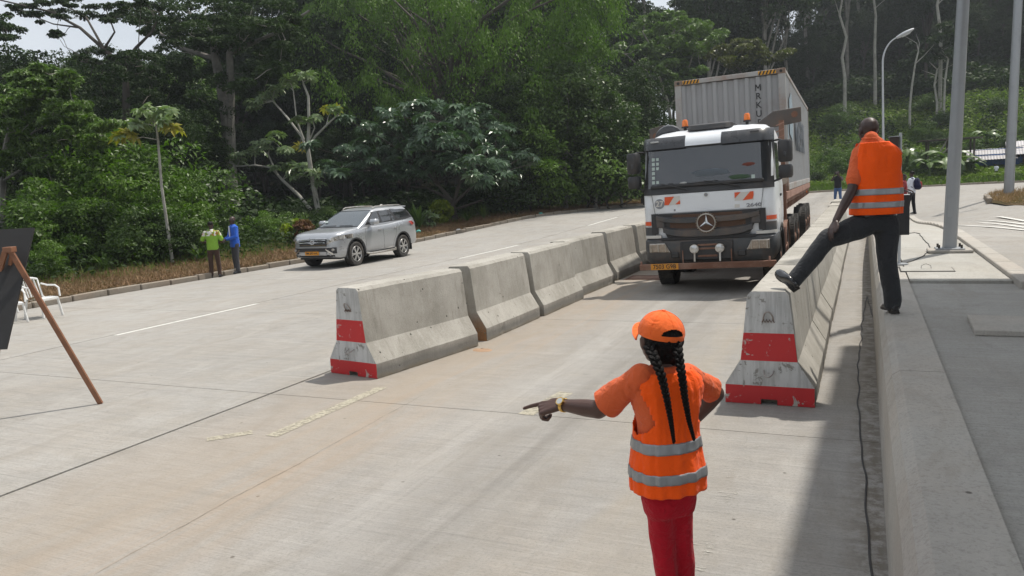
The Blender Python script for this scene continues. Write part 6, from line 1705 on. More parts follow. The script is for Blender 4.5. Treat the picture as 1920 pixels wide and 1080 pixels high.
# ---------------------------------------------------------------- the man with one foot on the barrier
def bigman():
    Dm = 7.30
    hp = DZ(1642, 398, Dm); org = (hp.x, hp.y); yaw = R(14)
    stand = DZ(1675, 584, 7.36)
    zk = 0.80
    root = empty('person', (stand.x, stand.y, zk)); tag(root, 'bald man in orange safety vest with one foot up on the barrier', 'person')
    z = lambda py: DZ(1645, py, Dm).z
    ca, sa = math.cos(yaw), math.sin(yaw)
    def loc(x, y, zz): return Vector((org[0] + x * ca - y * sa, org[1] + x * sa + y * ca, zz))
    tab = [(z(400), 0, 0, .190, .135), (z(396), 0, 0, .192, .135), (z(370), .005, 0, .198, .135), (z(335), .008, 0, .196, .132), (z(305), .010, 0, .198, .124), (z(292), .008, .0, .194, .112), (z(279), -.006, -.008, .166, .090), (z(268), -.03, -.012, .125, .072), (z(261), -.045, -.01, .075, .060), (z(258), -.05, -.01, .066, .056)]
    hL, hR = loc(-.095, .0, z(420)), loc(.095, .0, z(420))
    knL = DZ(1549, 449, 7.22); anL = DZ(1489, 527, 7.24)
    knR = DZ(1664, 492, 7.30); anR = DZ(1674, 567, 7.36)
    b = MB(); torso_loft(b, [(z(432), 0, 0, .165, .13), (z(415), 0, 0, .185, .135), (z(392), 0, 0, .175, .125)], org, yaw, zs=lin(z(432), z(392), 6))
    e_chain(b, [hL, hL.lerp(knL, .5), knL, knL.lerp(anL, .4), anL], [.125, .112, .088, .086, .072])
    e_chain(b, [hR, hR.lerp(knR, .5), knR, knR.lerp(anR, .4), anR + Vector((0, 0, .03)), anR + Vector((0, 0, -.015))], [.120, .105, .086, .086, .083, .080])
    remesh(b, 'trousers', 'jeans_black', root, .013, 5, .5, .010, 7, 1.7)
    b = MB(); torso_loft(b, [(z(408), 0, 0, .180, .130), (z(398), 0, 0, .186, .134)], org, yaw, zs=lin(z(408), z(398), 3)); o = put(b, 'belt', 'shoe', root, smooth=True)
    hl = DZ(1494, 543, 7.20); tl = DZ(1459, 512, 7.40)
    put_shoe(root, 'shoe', hl, hl + (tl - hl).normalized() * .295, .105, .050, up=(-.35, -.35, .87))
    hr_ = Vector((stand.x + .02, stand.y - .06, zk + .022)); put_shoe(root, 'shoe', hr_, hr_ + Vector((-.10, .26, 0)), .10, .050)
    SL = DZ(1612, 288, 7.30); EL = DZ(1597, 358, 7.22); WL = DZ(1567, 414, 7.14)
    SR = loc(.165, .04, z(290)); ER = loc(.17, .20, z(342)); WR_ = loc(.04, .34, z(355))
    b = MB(); torso_loft(b, tab, org, yaw, .006); e_chain(b, [loc(-.08, 0, z(282)), SL, SL.lerp(EL, .72)], [.085, .078, .074]); e_chain(b, [loc(.08, 0, z(282)), SR, SR.lerp(ER, .7)], [.08, .072, .068])
    sl = SL.lerp(EL, .74); dL = (EL - SL).normalized(); e_cap(b, sl - dL * .1, sl, .078, .080, 14, 1)
    e_chain(b, [loc(-.04, -.02, z(268)), loc(-.05, -.01, z(259))], [.075, .068])
    remesh(b, 'shirt', 'tee', root, .011, 4, .5, .006, 10, 2.2)
    hc = DZ(1628, 245, 7.30); hf = Vector((-.50, .86, -.02)).normalized()
    b = MB()
    e_chain(b, [SL, EL, EL.lerp(WL, .35), WL], [.060, .047, .046, .031], 14); e_chain(b, [SR, ER, WR_], [.06, .046, .031], 14)
    dh = (DZ(1553, 440, 7.10) - WL).normalized(); hand(b, WL, dh, (DZ(1500, 400, 7.0) - WL).normalized(), 1.12, -1, (.25, .28, .32, .36), .25, .10, .5)
    hand(b, WR_, (-.8, .4, -.2), (0, 0, 1), 1.05, 1, (.4, .5, .5, .5))
    e_chain(b, [loc(-.04, -.02, z(272)), hc + Vector((.012, -.015, -.07))], [.068, .064], 14)
    P = head(b, hc, hf, 1.10)
    remesh(b, 'body', 'skin2', root, .007, 3, .5)
    # shirt collar
    ringp = [tuple(loc(-.052 + .070 * math.cos(a), -.012 + .064 * math.sin(a), z(259.5) + .004 * math.sin(a))) for a in [2 * PI * k / 24 for k in range(24)]]
    put(MB().tube(ringp, .011, 8, closed=True), 'collar', 'tee', root, smooth=True)
    vest(tab, org, yaw, root, z(401), z(335), z(267), [(z(364.5), z(353)), (z(388.5), z(377.5))], off=.022, seed=9.0, wmax=R(34), wtop=R(30), flare=.06, wob=.010)
    put(MB().cyl(tuple(loc(-.0, .1, z(272))), tuple(loc(-.0, .1, z(276))), .01, 6), 'button', 'shoe', root)
bigman()

# ---------------------------------------------------------------- smaller figures farther off
def figure(pos, H, yaw, label, shirt, trouser, arms, skin='skin2', shoes='shoe', head_turn=0.0, sleeve=1.0, jacket=False, group=None, vox=.016, hair=True, leg=((0, 0), (0, 0)), extra=None, short=None, headf=None):
    """pos ground point, H stature, yaw = facing (0: +y). arms: ((elbow),(wrist)) in body frame for left and right as fractions of H"""
    k = H / 1.75; root = empty('person', pos); tag(root, label, 'person', group); ox, oy, oz = pos; ca, sa = math.cos(yaw), math.sin(yaw)
    def W(x, y, z): return Vector((ox + (x * ca - y * sa) * k, oy + (x * sa + y * ca) * k, oz + z * k))
    b = MB()
    for sx, (lx, ly) in zip((-1, 1), leg): e_chain(b, [W(sx * .09, 0, .88), W(sx * .10 + lx * .5, .02 + ly * .5, .48), W(sx * .10 + lx, ly, .085)], [.098 * k, .072 * k, .062 * k])
    e_ell(b, W(0, -.01, .90), (.165 * k, .115 * k, .12 * k), Matrix.Rotation(yaw, 3, 'Z')); remesh(b, 'trousers', trouser, root, vox, 3, .5, .006, 8)
    for sx, (lx, ly) in zip((-1, 1), leg): put_shoe(root, shoes, W(sx * .10 + lx, ly - .07, .015), W(sx * .12 + lx, ly + .19, .015), .09, .042)
    tab = [((.80 if jacket else .86) * k + oz, 0, 0, .175 * k, .125 * k), (.95 * k + oz, 0, 0, .172 * k, .125 * k), (1.12 * k + oz, 0, .005 * k, .165 * k, .115 * k), (1.30 * k + oz, 0, 0, .185 * k, .115 * k), (1.40 * k + oz, 0, 0, .175 * k, .10 * k), (1.46 * k + oz, 0, 0, .10 * k, .07 * k), (1.49 * k + oz, 0, 0, .06 * k, .055 * k)]
    b = MB(); torso_loft(b, tab, (ox, oy), yaw, .004); bs = MB()
    for sx, (e, w) in zip((-1, 1), arms):
        S = W(sx * .185, 0, 1.39); E_ = W(*e); Wr = W(*w); e_chain(bs, [S, E_, Wr], [.05 * k, .042 * k, .028 * k])
        if sleeve >= 1: e_chain(b, [W(sx * .09, 0, 1.38), S, E_, E_.lerp(Wr, .9)], [.07 * k, .066 * k, .056 * k, .046 * k])
        else: e_chain(b, [W(sx * .09, 0, 1.38), S, S.lerp(E_, .8)], [.07 * k, .068 * k, .070 * k])
        hand(bs, Wr, (Wr - E_).normalized() + Vector((0, 0, -.2)), W(0, 1, 0) - W(0, 0, 0) if sx else 0, k, sx, (.3, .35, .35, .4))
    body = remesh(b, 'jacket' if jacket else 'shirt', shirt, root, vox * .85, 3, .5, .006, 8)
    hf = Vector((-math.sin(yaw + head_turn), math.cos(yaw + head_turn), -.02)); hc = W(0, .015, 1.615)
    e_chain(bs, [W(0, 0, 1.44), W(0, .01, 1.56)], [.056 * k, .052 * k]); P = head(bs, hc, hf, k * 1.0)
    remesh(bs, 'body', skin, root, vox * .6, 2, .5)
    if hair:
        b = MB(); Fh = frame(hf); e_ell(b, P(0, -.022, .042), (.080 * k, .093 * k, .078 * k), Fh); put(b, 'hair', 'hair', root, smooth=True)
    return root, W, P, tab
def pattern_shirt():
    m, nt, b = nmat('lime_shirt_patterned_yoke')
    g = nt.nodes.new('ShaderNodeTexCoord').outputs['Object']; sx = nt.nodes.new('ShaderNodeSeparateXYZ'); L(nt, g, sx.inputs[0])
    v = wpos(nt, obj=True); n = nz(nt, v, 9, 3); n2 = nz(nt, wpos(nt, (1, 1, 1), (1, 2, 0), obj=True), 11, 2)
    yoke = mixc(nt, ramp(nt, n, [(0.50, 0), (0.54, 1)]), (0.62, 0.62, 0.58), (0.20, 0.28, 0.03)); yoke = mixc(nt, ramp(nt, n2, [(0.62, 0), (0.65, 1)]), yoke, (0.50, 0.09, 0.03)); yoke = mixc(nt, ramp(nt, n2, [(0.32, 1), (0.36, 0)]), yoke, (0.55, 0.42, 0.06))
    lime = mixc(nt, n, (0.17, 0.33, 0.028), (0.21, 0.39, 0.04))
    f = mth(nt, 'GREATER_THAN', sx.outputs['Z'], 1.255)
    L(nt, mixc(nt, f, lime, yoke), b.inputs['Base Color']); b.inputs['Roughness'].default_value = .85; bump(nt, b, n, .3, .02); return m
M['lime'] = pattern_shirt(); M['brown_trouser'] = cloth('brown_trousers', (0.055, 0.032, 0.024)); M['blue_jacket'] = cloth('royal_blue_jacket', (0.030, 0.115, 0.52)); M['grey_trouser'] = cloth('dark_grey_trousers', (0.055, 0.055, 0.060)); M['white_shirt'] = cloth('white_cotton', (0.66, 0.69, 0.76)); M['dark_shirt'] = cloth('black_shirt', (0.018, 0.018, 0.022)); M['jeans'] = cloth('blue_jeans', (0.055, 0.10, 0.21)); M['maroon'] = cloth('maroon_shirt', (0.20, 0.015, 0.022)); M['pack'] = cloth('navy_backpack', (0.016, 0.018, 0.045)); M['pack_red'] = cloth('red_backpack_panel', (0.30, 0.02, 0.02))
p = G(405, 520)
r, W, P, tab = figure((p.x, p.y, 0.0), 1.70, R(32), 'man in lime green shirt with patterned shoulders seen from behind', 'lime', 'brown_trouser', (((-.31, .02, 1.14), (-.16, .24, 1.05)), ((.28, .05, 1.12), (.10, .26, 1.03))), head_turn=R(-10), sleeve=.5, leg=((-.02, 0), (.03, 0)))
p = G(446, 512)
r, W, P, tab = figure((p.x, p.y, 0.0), 1.80, R(158), 'man in royal blue jacket and glasses with clasped hands facing the lime shirt', 'blue_jacket', 'grey_trouser', (((-.25, .05, 1.12), (-.05, .28, 1.05)), ((.25, .05, 1.12), (.05, .28, 1.05))), head_turn=R(10), jacket=True, leg=((-.04, .04), (.05, -.04)), hair=False)
b = MB()
for j in range(6):
    pass
Fh = frame(Vector((-math.sin(R(158)), math.cos(R(158)), 0)))
rows = [[tuple(W(x, .128 + .0 * x, z_)) for x in (-.045 * t_, 0, .045 * t_)] for z_, t_ in ((1.08, .5), (1.2, .9), (1.32, 1.1), (1.43, 1.0))]
rows = [[(W(x, .136 - .0 * z_, z_)) for x in (-.05 * t_, 0, .05 * t_)] for z_, t_ in ((1.02, .5), (1.15, .9), (1.28, 1.1), (1.38, .9), (1.45, .7))]
sh = MB().grid([[tuple(p_) for p_ in r_] for r_ in rows]).build('shirt_front', M['white_shirt'], r); sh.matrix_parent_inverse = Matrix.Translation(-Vector(r.location))
gl = MB()
for sx in (-1, 1): gl.tube([tuple(P(sx * .032 + .024 * math.cos(a), .098, .008 + .017 * math.sin(a))) for a in [2 * PI * k / 12 for k in range(12)]], .003, 5, closed=True); gl.tube([P(sx * .056, .096, .01), P(sx * .078, 0, .01)], .003, 4)
gl.tube([P(-.009, .1, .01), P(.009, .1, .01)], .003, 4)
put(gl, 'glasses', 'black_print', r)
def solve_pos(px, py): return G(px, py)
p = solve_pos(1571, 384)
r, W, P, tab = figure((p.x, p.y, p.z), 1.76, R(165), 'photographer in black shirt and blue jeans holding a camera to his face', 'dark_shirt', 'jeans', (((-.27, .16, 1.26), (-.08, .24, 1.56)), ((.27, .16, 1.26), (.08, .24, 1.56))), sleeve=.5, vox=.022, leg=((-.05, 0), (.05, 0)))
cm = MB().box((0, 0, 0), (.15, .08, .11)).cyl((0, .04, 0), (0, .14, 0), .04, 12).build('camera', M['black_print'], r, bevel=.008); tag(cm)
cm.location = W(0, .20, 1.60) - Vector(r.location); cm.rotation_euler = (0, 0, R(165))
p = solve_pos(1709, 402)
r, W, P, tab = figure((p.x, p.y, p.z), 1.78, R(62), 'man in white shirt and black trousers wearing a dark backpack', 'white_shirt', 'dark_shirt', (((-.24, .10, 1.12), (-.17, .30, .98)), ((.24, .08, 1.12), (.18, .26, .96))), sleeve=1, vox=.02, leg=((-.04, .10), (.04, -.06)))
bp = MB(); e_ell(bp, W(0, -.20, 1.22), (.16, .13, .25), Matrix.Rotation(R(62), 3, 'Z')); e_ell(bp, W(0, -.27, 1.12), (.13, .10, .15), Matrix.Rotation(R(62), 3, 'Z'))
bk = remesh(bp, 'tmp_pack', 'pack', None, .02, 3); bk.name = 'backpack'; bk['label'] = 'dark navy backpack with red side worn by the white shirted man'; bk['category'] = 'backpack'
for sx in (-1, 1):
    o = MB().tube([W(sx * .10, -.12, 1.42), W(sx * .115, .02, 1.475), W(sx * .13, .115, 1.36), W(sx * .15, .10, 1.18), W(sx * .15, -.10, 1.08)], .016, 6).build('strap', M['pack'], bk)
o = MB(); e_ell(o, W(.07, -.315, 1.16), (.07, .05, .15), Matrix.Rotation(R(62), 3, 'Z')); o.build('side_panel', M['pack_red'], bk, smooth=True)
p = G(1694, 408)
figure((p.x, p.y, p.z), 1.72, R(-100), 'person in maroon shirt half hidden behind the bald man', 'maroon', 'grey_trouser', (((-.25, .05, 1.12), (-.12, .26, 1.05)), ((.26, .0, 1.12), (.20, .18, 1.02))), sleeve=.5, vox=.022)
# ================================================================ vegetation
def PX(p):
    c = RM.transposed() @ (Vector(p) - Vector((0, 0, CAM_H)))
    if c.z > -0.1: return (-9999, 0, 0)
    return (960 + FOC * c.x / -c.z, 540 - FOC * c.y / -c.z, -c.z)
def leaf_mat(name, c0, c1, trans=0.25, rough=0.45, sc=.6, young=None, spec=.3):
    m, nt, b = nmat(name)
    oi = nt.nodes.new('ShaderNodeObjectInfo'); v = wpos(nt); n = nz(nt, v, sc, 4, .7); f = nz(nt, v, 9, 3, .6)
    k = mth(nt, 'ADD', mth(nt, 'MULTIPLY', n, .55), mth(nt, 'ADD', mth(nt, 'MULTIPLY', f, .35), mth(nt, 'MULTIPLY', oi.outputs['Random'], .25)))
    c = mixc(nt, ramp(nt, k, [(0.38, 0), (0.72, 1)]), c0, c1)
    if young: c = mixc(nt, ramp(nt, f, [(0.62, 0), (0.70, .8)]), c, young)
    L(nt, c, b.inputs['Base Color']); b.inputs['Roughness'].default_value = rough; b.inputs['Specular IOR Level'].default_value = spec
    tr = nt.nodes.new('ShaderNodeBsdfTranslucent'); L(nt, mixc(nt, 1.0, c, (1.1, 1.5, .35), 'MULTIPLY'), tr.inputs['Color'])
    mx = nt.nodes.new('ShaderNodeMixShader'); mx.inputs[0].default_value = trans
    out = nt.nodes['Material Output']; L(nt, b.outputs[0], mx.inputs[1]); L(nt, tr.outputs[0], mx.inputs[2]); L(nt, mx.outputs[0], out.inputs['Surface'])
    return m
M['leaf_dark'] = leaf_mat('dark_green_leaves', (0.012, 0.024, 0.008), (0.036, 0.062, 0.018), .2, .6, spec=.15)
M['leaf_mid'] = leaf_mat('mid_green_leaves', (0.034, 0.064, 0.017), (0.108, 0.168, 0.046), young=(0.18, 0.24, 0.06))
M['leaf_bright'] = leaf_mat('bright_green_leaves', (0.032, 0.066, 0.013), (0.115, 0.190, 0.035), .3)
M['leaf_olive'] = leaf_mat('olive_leaves', (0.045, 0.055, 0.012), (0.12, 0.125, 0.030), .25)
M['leaf_blue'] = leaf_mat('glossy_bluish_leaves', (0.028, 0.060, 0.034), (0.080, 0.135, 0.070), .12, .34, spec=.5)
M['leaf_pale'] = leaf_mat('pale_glossy_leaves', (0.11, 0.165, 0.075), (0.26, 0.33, 0.17), .2, .35, 2.0, (0.36, 0.34, 0.10), .5)
M['leaf_yellow'] = leaf_mat('yellow_green_leaves', (0.15, 0.20, 0.022), (0.33, 0.36, 0.05), .35, .5, 3)
M['leaf_red'] = leaf_mat('reddish_brown_leaves', (0.10, 0.045, 0.025), (0.19, 0.10, 0.05), .2, .6, 3)
M['leaf_ochre'] = leaf_mat('ochre_dying_leaves', (0.24, 0.21, 0.04), (0.40, 0.34, 0.07), .3)
M['straw'] = leaf_mat('dry_straw', (0.12, 0.065, 0.035), (0.34, 0.22, 0.125), .1, .9, 1.2, (0.42, 0.33, 0.21))
M['grass'] = leaf_mat('green_grass', (0.045, 0.085, 0.014), (0.13, 0.19, 0.035), .3, .6, 1.2)
M['leaf_droop'] = leaf_mat('drooping_leaves', (0.022, 0.052, 0.010), (0.110, 0.190, 0.030), .3, .55, .45, None, .15)
M['leaf_hill'] = leaf_mat('hillside_scrub_leaves', (0.045, 0.074, 0.018), (0.145, 0.195, 0.048), .3, .6, .25, (0.17, 0.20, 0.06), .15)
M['bark_pale'] = simple('pale_bark', (0.23, 0.215, 0.19), .85, var=.3, scale=3, dirt=(0.09, 0.085, 0.07), dirt_amt=.6, obj=False)
M['bark_dark'] = simple('dark_bark', (0.065, 0.055, 0.045), .9, var=.35, scale=4, obj=False)
M['bark_white'] = simple('whitish_bark', (0.36, 0.35, 0.31), .8, var=.25, scale=3, dirt=(0.15, 0.14, 0.11), dirt_amt=.5, obj=False)

def kites(name, C_, A_, Nn, Ln, Wd, fold=.15):
    """leaf cloud: centre, long axis, normal (n x 3 arrays), length, width -> kite shaped leaves with a slight fold"""
    n = len(C_); A_ = A_ / np.linalg.norm(A_, axis=1)[:, None]; S = np.cross(A_, Nn); S /= np.linalg.norm(S, axis=1)[:, None] + 1e-9; U = np.cross(S, A_)
    Ln = np.asarray(Ln)[:, None] * np.ones((n, 1)); Wd = np.asarray(Wd)[:, None] * np.ones((n, 1))
    V = np.empty((n, 4, 3)); V[:, 0] = C_ - A_ * Ln * .5; V[:, 2] = C_ + A_ * Ln * .5 - U * Ln * fold; V[:, 1] = C_ + S * Wd * .5 + U * Ln * .04; V[:, 3] = C_ - S * Wd * .5 + U * Ln * .04
    me = bpy.data.meshes.new(name); me.vertices.add(4 * n); me.vertices.foreach_set('co', V.reshape(-1))
    idx = np.arange(4 * n); me.loops.add(4 * n); me.loops.foreach_set('vertex_index', idx.astype(np.int32)); me.polygons.add(n); me.polygons.foreach_set('loop_start', (np.arange(n) * 4).astype(np.int32))
    try: me.polygons.foreach_set('loop_total', np.full(n, 4, dtype=np.int32))
    except Exception: pass
    me.update(calc_edges=True); return me
def cloud(rng, centres, radii, per, leaf, asp=.5, out=.5, up=.7, droop=.3, jit=.6, shell=.55, flat=1.0):
    """leaves scattered through clumps. centres n x 3, radii n x 3"""
    C_ = []; O = []
    for c, r in zip(centres, radii):
        d = rng.normal(size=(per, 3)); d /= np.linalg.norm(d, axis=1)[:, None]; rad = shell + (1 - shell) * rng.random(per) ** .5
        rad = np.where(rng.random(per) < .3, rng.random(per), rad); d[:, 2] = np.where((d[:, 2] < -.2) & (rng.random(per) < .55), -d[:, 2], d[:, 2])
        C_.append(c + d * rad[:, None] * r); O.append(d)
    C_ = np.vstack(C_); O = np.vstack(O); n = len(C_)
    Nn = O * out + np.array([0, 0, up]) + rng.normal(size=(n, 3)) * jit; A_ = O * np.array([1, 1, .4]) + rng.normal(size=(n, 3)) * .6 + np.array([0, 0, -droop])
    Ln = leaf * (.6 + .8 * rng.random(n)); return C_, A_, Nn, Ln, Ln * asp
def limbs(b, rng, base, fork, ends, r0, wander=.25, n=7):
    """trunk from base to fork and a curved limb to each end"""
    base = Vector(base); fork = Vector(fork)
    P = [base.lerp(fork, t) + Vector(rng.normal(size=3)) * wander * .35 * math.sin(PI * t) for t in lin(0, 1, 6)]
    b.tube(P, [r0 * (1.35 if i == 0 else 1 - .06 * i) for i in range(7)], n, cap=True)
    for e in ends:
        e = Vector(e); t0 = rng.random() * .35 + .62; s = P[min(6, int(t0 * 6))]
        mid = s.lerp(e, .5) + Vector((0, 0, abs(e.z - s.z) * .15)) + Vector(rng.normal(size=3)) * wander
        Q = [s, s.lerp(mid, .5) + Vector(rng.normal(size=3)) * wander * .3, mid, mid.lerp(e, .55) + Vector(rng.normal(size=3)) * wander * .4, e]
        k = r0 * (.35 + .2 * rng.random()); b.tube(Q, [k, k * .8, k * .55, k * .35, k * .15], 5, cap=False)
    return b
VAR = {}
def make_variant(key, seed, H, R3, zc, ncl, per, leaf, clr, flat, leafm, barkm, r0, asp=.5, ring=False, nl=9, **k):
    rng = np.random.default_rng(seed); cs = []; rs = []
    while len(cs) < ncl:
        d = rng.normal(size=3); d /= np.linalg.norm(d)
        if d[2] < -.55: continue
        rad = .45 + .55 * rng.random() ** .6; lump = 1 + .22 * math.sin(3 * math.atan2(d[1], d[0]) + seed) + .15 * rng.normal()
        cs.append(np.array([d[0] * R3[0], d[1] * R3[1], d[2] * R3[2]]) * rad * lump + np.array([0, 0, zc])); q = clr * (.6 + .7 * rng.random()); rs.append(np.array([q, q, q * flat]))
    cr = kites(key + '_crown', *cloud(rng, cs, rs, per, leaf, asp, **k))
    tb = MB(); ends = [tuple(cs[i]) for i in rng.choice(len(cs), min(nl, len(cs)), replace=False)]
    limbs(tb, rng, (0, 0, -.4), (rng.normal() * .3, rng.normal() * .3, zc - R3[2] * .35), ends, r0)
    VAR[key] = (cr, tb.mesh(key + '_trunk', True), leafm, barkm, zc + R3[2])
make_variant('broad_a', 1, 11, (3.6, 3.6, 4.2), 6.6, 75, 200, .25, 1.15, .62, 'leaf_mid', 'bark_pale', .16)
make_variant('broad_b', 2, 12, (4.0, 3.6, 4.8), 7.4, 85, 210, .24, 1.15, .55, 'leaf_dark', 'bark_dark', .2)
make_variant('broad_c', 3, 9, (3.2, 3.4, 3.4), 5.2, 60, 200, .27, 1.1, .7, 'leaf_mid', 'bark_pale', .14, asp=.42)
make_variant('tall_a', 4, 22, (4.6, 4.6, 4.6), 17.5, 80, 170, .42, 1.5, .6, 'leaf_dark', 'bark_pale', .24, nl=12)
make_variant('tall_b', 5, 24, (4.0, 4.0, 6.5), 16.5, 90, 170, .40, 1.4, .6, 'leaf_dark', 'bark_pale', .26, nl=12)
make_variant('tall_c', 6, 18, (4.2, 3.8, 6.0), 11.5, 95, 170, .38, 1.35, .65, 'leaf_dark', 'bark_dark', .22, nl=10)
make_variant('bush_a', 7, 3, (1.7, 1.7, 1.25), 1.15, 38, 150, .15, .62, .7, 'leaf_mid', 'bark_dark', .05, nl=6)
make_variant('bush_b', 8, 3, (1.9, 1.6, 1.5), 1.3, 40, 140, .17, .65, .65, 'leaf_bright', 'bark_dark', .05, asp=.4, nl=6)
make_variant('bush_c', 9, 3, (1.8, 1.8, 1.5), 1.3, 38, 140, .18, .7, .6, 'leaf_dark', 'bark_dark', .05, asp=.45, nl=6)
def tree(key, X, Y, s=1.0, rz=0, label='tree', cat='tree', group=None, sz=None, mat=None, dz=0, name='tree', bark=None, z=None):
    cr, tk, lm, bm_, top = VAR[key]; root = empty(name, (X, Y, (gz(X, Y) if z is None else z) + dz), rz); root.scale = (s, s, sz or s)
    tag(root, label, cat, group)
    for nm, me, mt in (('trunk', tk, bark or bm_), ('crown', cr, mat or lm)):
        if not len(me.materials): me.materials.append(M[mt])
        o = bpy.data.objects.new(nm, me); link(o); o.parent = root
        if me.materials[0] != M[mt]: o.material_slots[0].link = 'OBJECT'; o.material_slots[0].material = M[mt]
    return root
def inwards(i, d):
    """a point d metres outside the boundary at arc position i metres"""
    acc = 0
    for (ax, ay), (bx, by) in zip(BOUND[:-1], BOUND[1:]):
        Ls = math.hypot(bx - ax, by - ay)
        if acc + Ls >= i:
            t = (i - acc) / Ls; dx, dy = (bx - ax) / Ls, (by - ay) / Ls; return ax + dx * (i - acc) - dy * d, ay + dy * (i - acc) + dx * d
        acc += Ls
    return BOUND[-1]
def limit_top(px):
    """lowest pixel row the skyline may reach at photo column px"""
    if px < 170: return 114
    if px < 345: return 122
    if px < 430: return 45
    return -400
rng0 = random.Random(11); count = {'n': 0}
def place(key, X, Y, s, **k):
    base = gz(X, Y); px, py, dep = PX((X, Y, base))
    top = VAR[key][4]
    wpx = 3.5 * s * FOC / max(dep, 1)
    lim = max(limit_top(px), limit_top(px - wpx * .8))
    if lim > -300:
        zmax = CAM_H + (PX((X, Y, CAM_H))[1] - lim) / FOC * dep
        s = min(s, max(.25, (zmax - base) / top))
    return tree(key, X, Y, s, rng0.uniform(0, 6.28), **k)
# --- the forest: rows of trees one behind the other, seen from the road
KLAB = {'broad_a': ('mid green broad crowned tree with pale trunk', 'broad crowned mid green forest trees'), 'broad_b': ('dark green broad crowned tree with dark trunk', 'broad crowned dark green forest trees'), 'broad_c': ('low round mid green tree', 'low round forest trees'),
        'tall_a': ('tall pale trunked tree with rounded high crown', 'tall forest trees with rounded high crowns'), 'tall_b': ('tall pale trunked tree with long dense crown', 'tall forest trees with long crowns'), 'tall_c': ('dark trunked tree with deep crown', 'deep crowned dark forest trees')}
for row, dep in enumerate((46, 53, 61, 70, 80, 91, 104, 118, 134, 152)):
    pxs = -190 + (row % 2) * 90
    while pxs < 2300:
        stepm = 5.2 + row * .25; px = pxs + rng0.uniform(-60, 60) * 40 / dep; d_ = dep * rng0.uniform(.95, 1.06); pxs += stepm / dep * FOC
        q_ = ray(px, 330) * (d_ / FOC); X, Y = q_.x, q_.y
        o_ = outside(X, Y)
        if o_ < 15: continue
        if px > 1180 and o_ < (45 if px > 1500 else 24): continue
        if 370 < px < 1180 and d_ < 60: continue
        if px < 190 and d_ > 75: continue
        if px > 1500 and row < 5: continue
        hill = px > 1180
        k = rng0.choice(('tall_a', 'tall_c', 'tall_b', 'tall_c', 'tall_c', 'broad_b') if d_ > 60 else ('broad_b', 'tall_c', 'broad_a', 'broad_b'))
        sc = rng0.uniform(.85, 1.2) * (1.35 if k.startswith('broad') else 1)
        lab, grp = KLAB[k]
        place(k, X, Y, sc, label=lab + (' on the forested hillside' if hill else ' in the forest left of the road'), group=grp + (' on the hillside' if hill else ' left of the road'))
# understorey trees fill the gap between the crowns and the ground
for row, dep in enumerate((38, 47, 58, 64, 70, 77)):
    pxs = -150 if row < 3 else 380
    while pxs < 1230:
        px = pxs + rng0.uniform(-30, 30); pxs += 4.2 / dep * FOC
        q_ = ray(px, 330) * (dep * rng0.uniform(.95, 1.05) / FOC); X, Y = q_.x, q_.y
        if outside(X, Y) < 8 or (370 < px < 1000 and dep < 57) or (px > 1000 and dep < 58): continue
        place('broad_b', X, Y, rng0.uniform(.42, .62) * (1 if row < 3 else 1.5), label='small dark understorey tree in the shade of the forest', group='understorey trees in the forest')
for row, dep in enumerate((98, 105, 113, 122, 132, 144)):
    pxs = 1380
    while pxs < 2250:
        px = pxs + rng0.uniform(-30, 30); pxs += 4.6 / dep * FOC
        q_ = ray(px, 330) * (dep * rng0.uniform(.97, 1.03) / FOC); X, Y = q_.x, q_.y
        if outside(X, Y) < 46: continue
        place('broad_b', X, Y, rng0.uniform(.5, .8), label='small dark understorey tree on the forested hillside', group='understorey trees on the hillside')
for X, Y in ((-27, 2), (-31, -5), (-26, -11), (-36, 6), (-38, -8), (-24, -17)):
    tree('broad_b', X, Y, rng0.uniform(.6, .8), rng0.uniform(0, 6), label=KLAB['broad_b'][0] + ' in the forest left of the road', group=KLAB['broad_b'][1] + ' left of the road')
# nearer bushes and small trees between the left lane and the hill (behind the truck)
for px, py, d, k, s in ((985, 398, 5, 'broad_c', .62), (1060, 396, 4, 'broad_a', .78), (1120, 392, 3.5, 'broad_c', .72), (1165, 388, 4, 'broad_c', .66), (1205, 384, 4, 'broad_b', .6), (930, 402, 6, 'broad_b', .55), (1010, 396, 2.5, 'bush_b', 1.3), (1090, 392, 2.0, 'bush_b', 1.2), (1140, 390, 2.5, 'bush_a', 1.5), (1180, 387, 2.5, 'bush_c', 1.4), (960, 400, 2.5, 'bush_c', 1.3)):
    p = G(px, py + 4); v = (p - Vector((0, 0, CAM_H))).normalized(); X, Y = p.x + v.x * d, p.y + v.y * d
    where = {985: 'left end of the clump at the road bend', 1060: 'middle of the clump at the road bend', 1120: 'half way between the clump middle and the truck', 1165: 'just left of the truck mirror', 1205: 'directly behind the truck cab edge', 930: 'right beside the dark umbrella leaf tree', 1010: 'front of the clump, left part', 1090: 'front of the clump, middle part', 1140: 'front of the clump, right part', 1180: 'at the verge beside the truck', 960: 'in front of the dark umbrella leaf tree edge'}[px]
    tree(k, X, Y, s * 1.25, rng0.uniform(0, 6), label='bushy green %s, %s' % ('shrub' if k.startswith('bush') else 'tree', where), group='bushes and trees at the road bend')
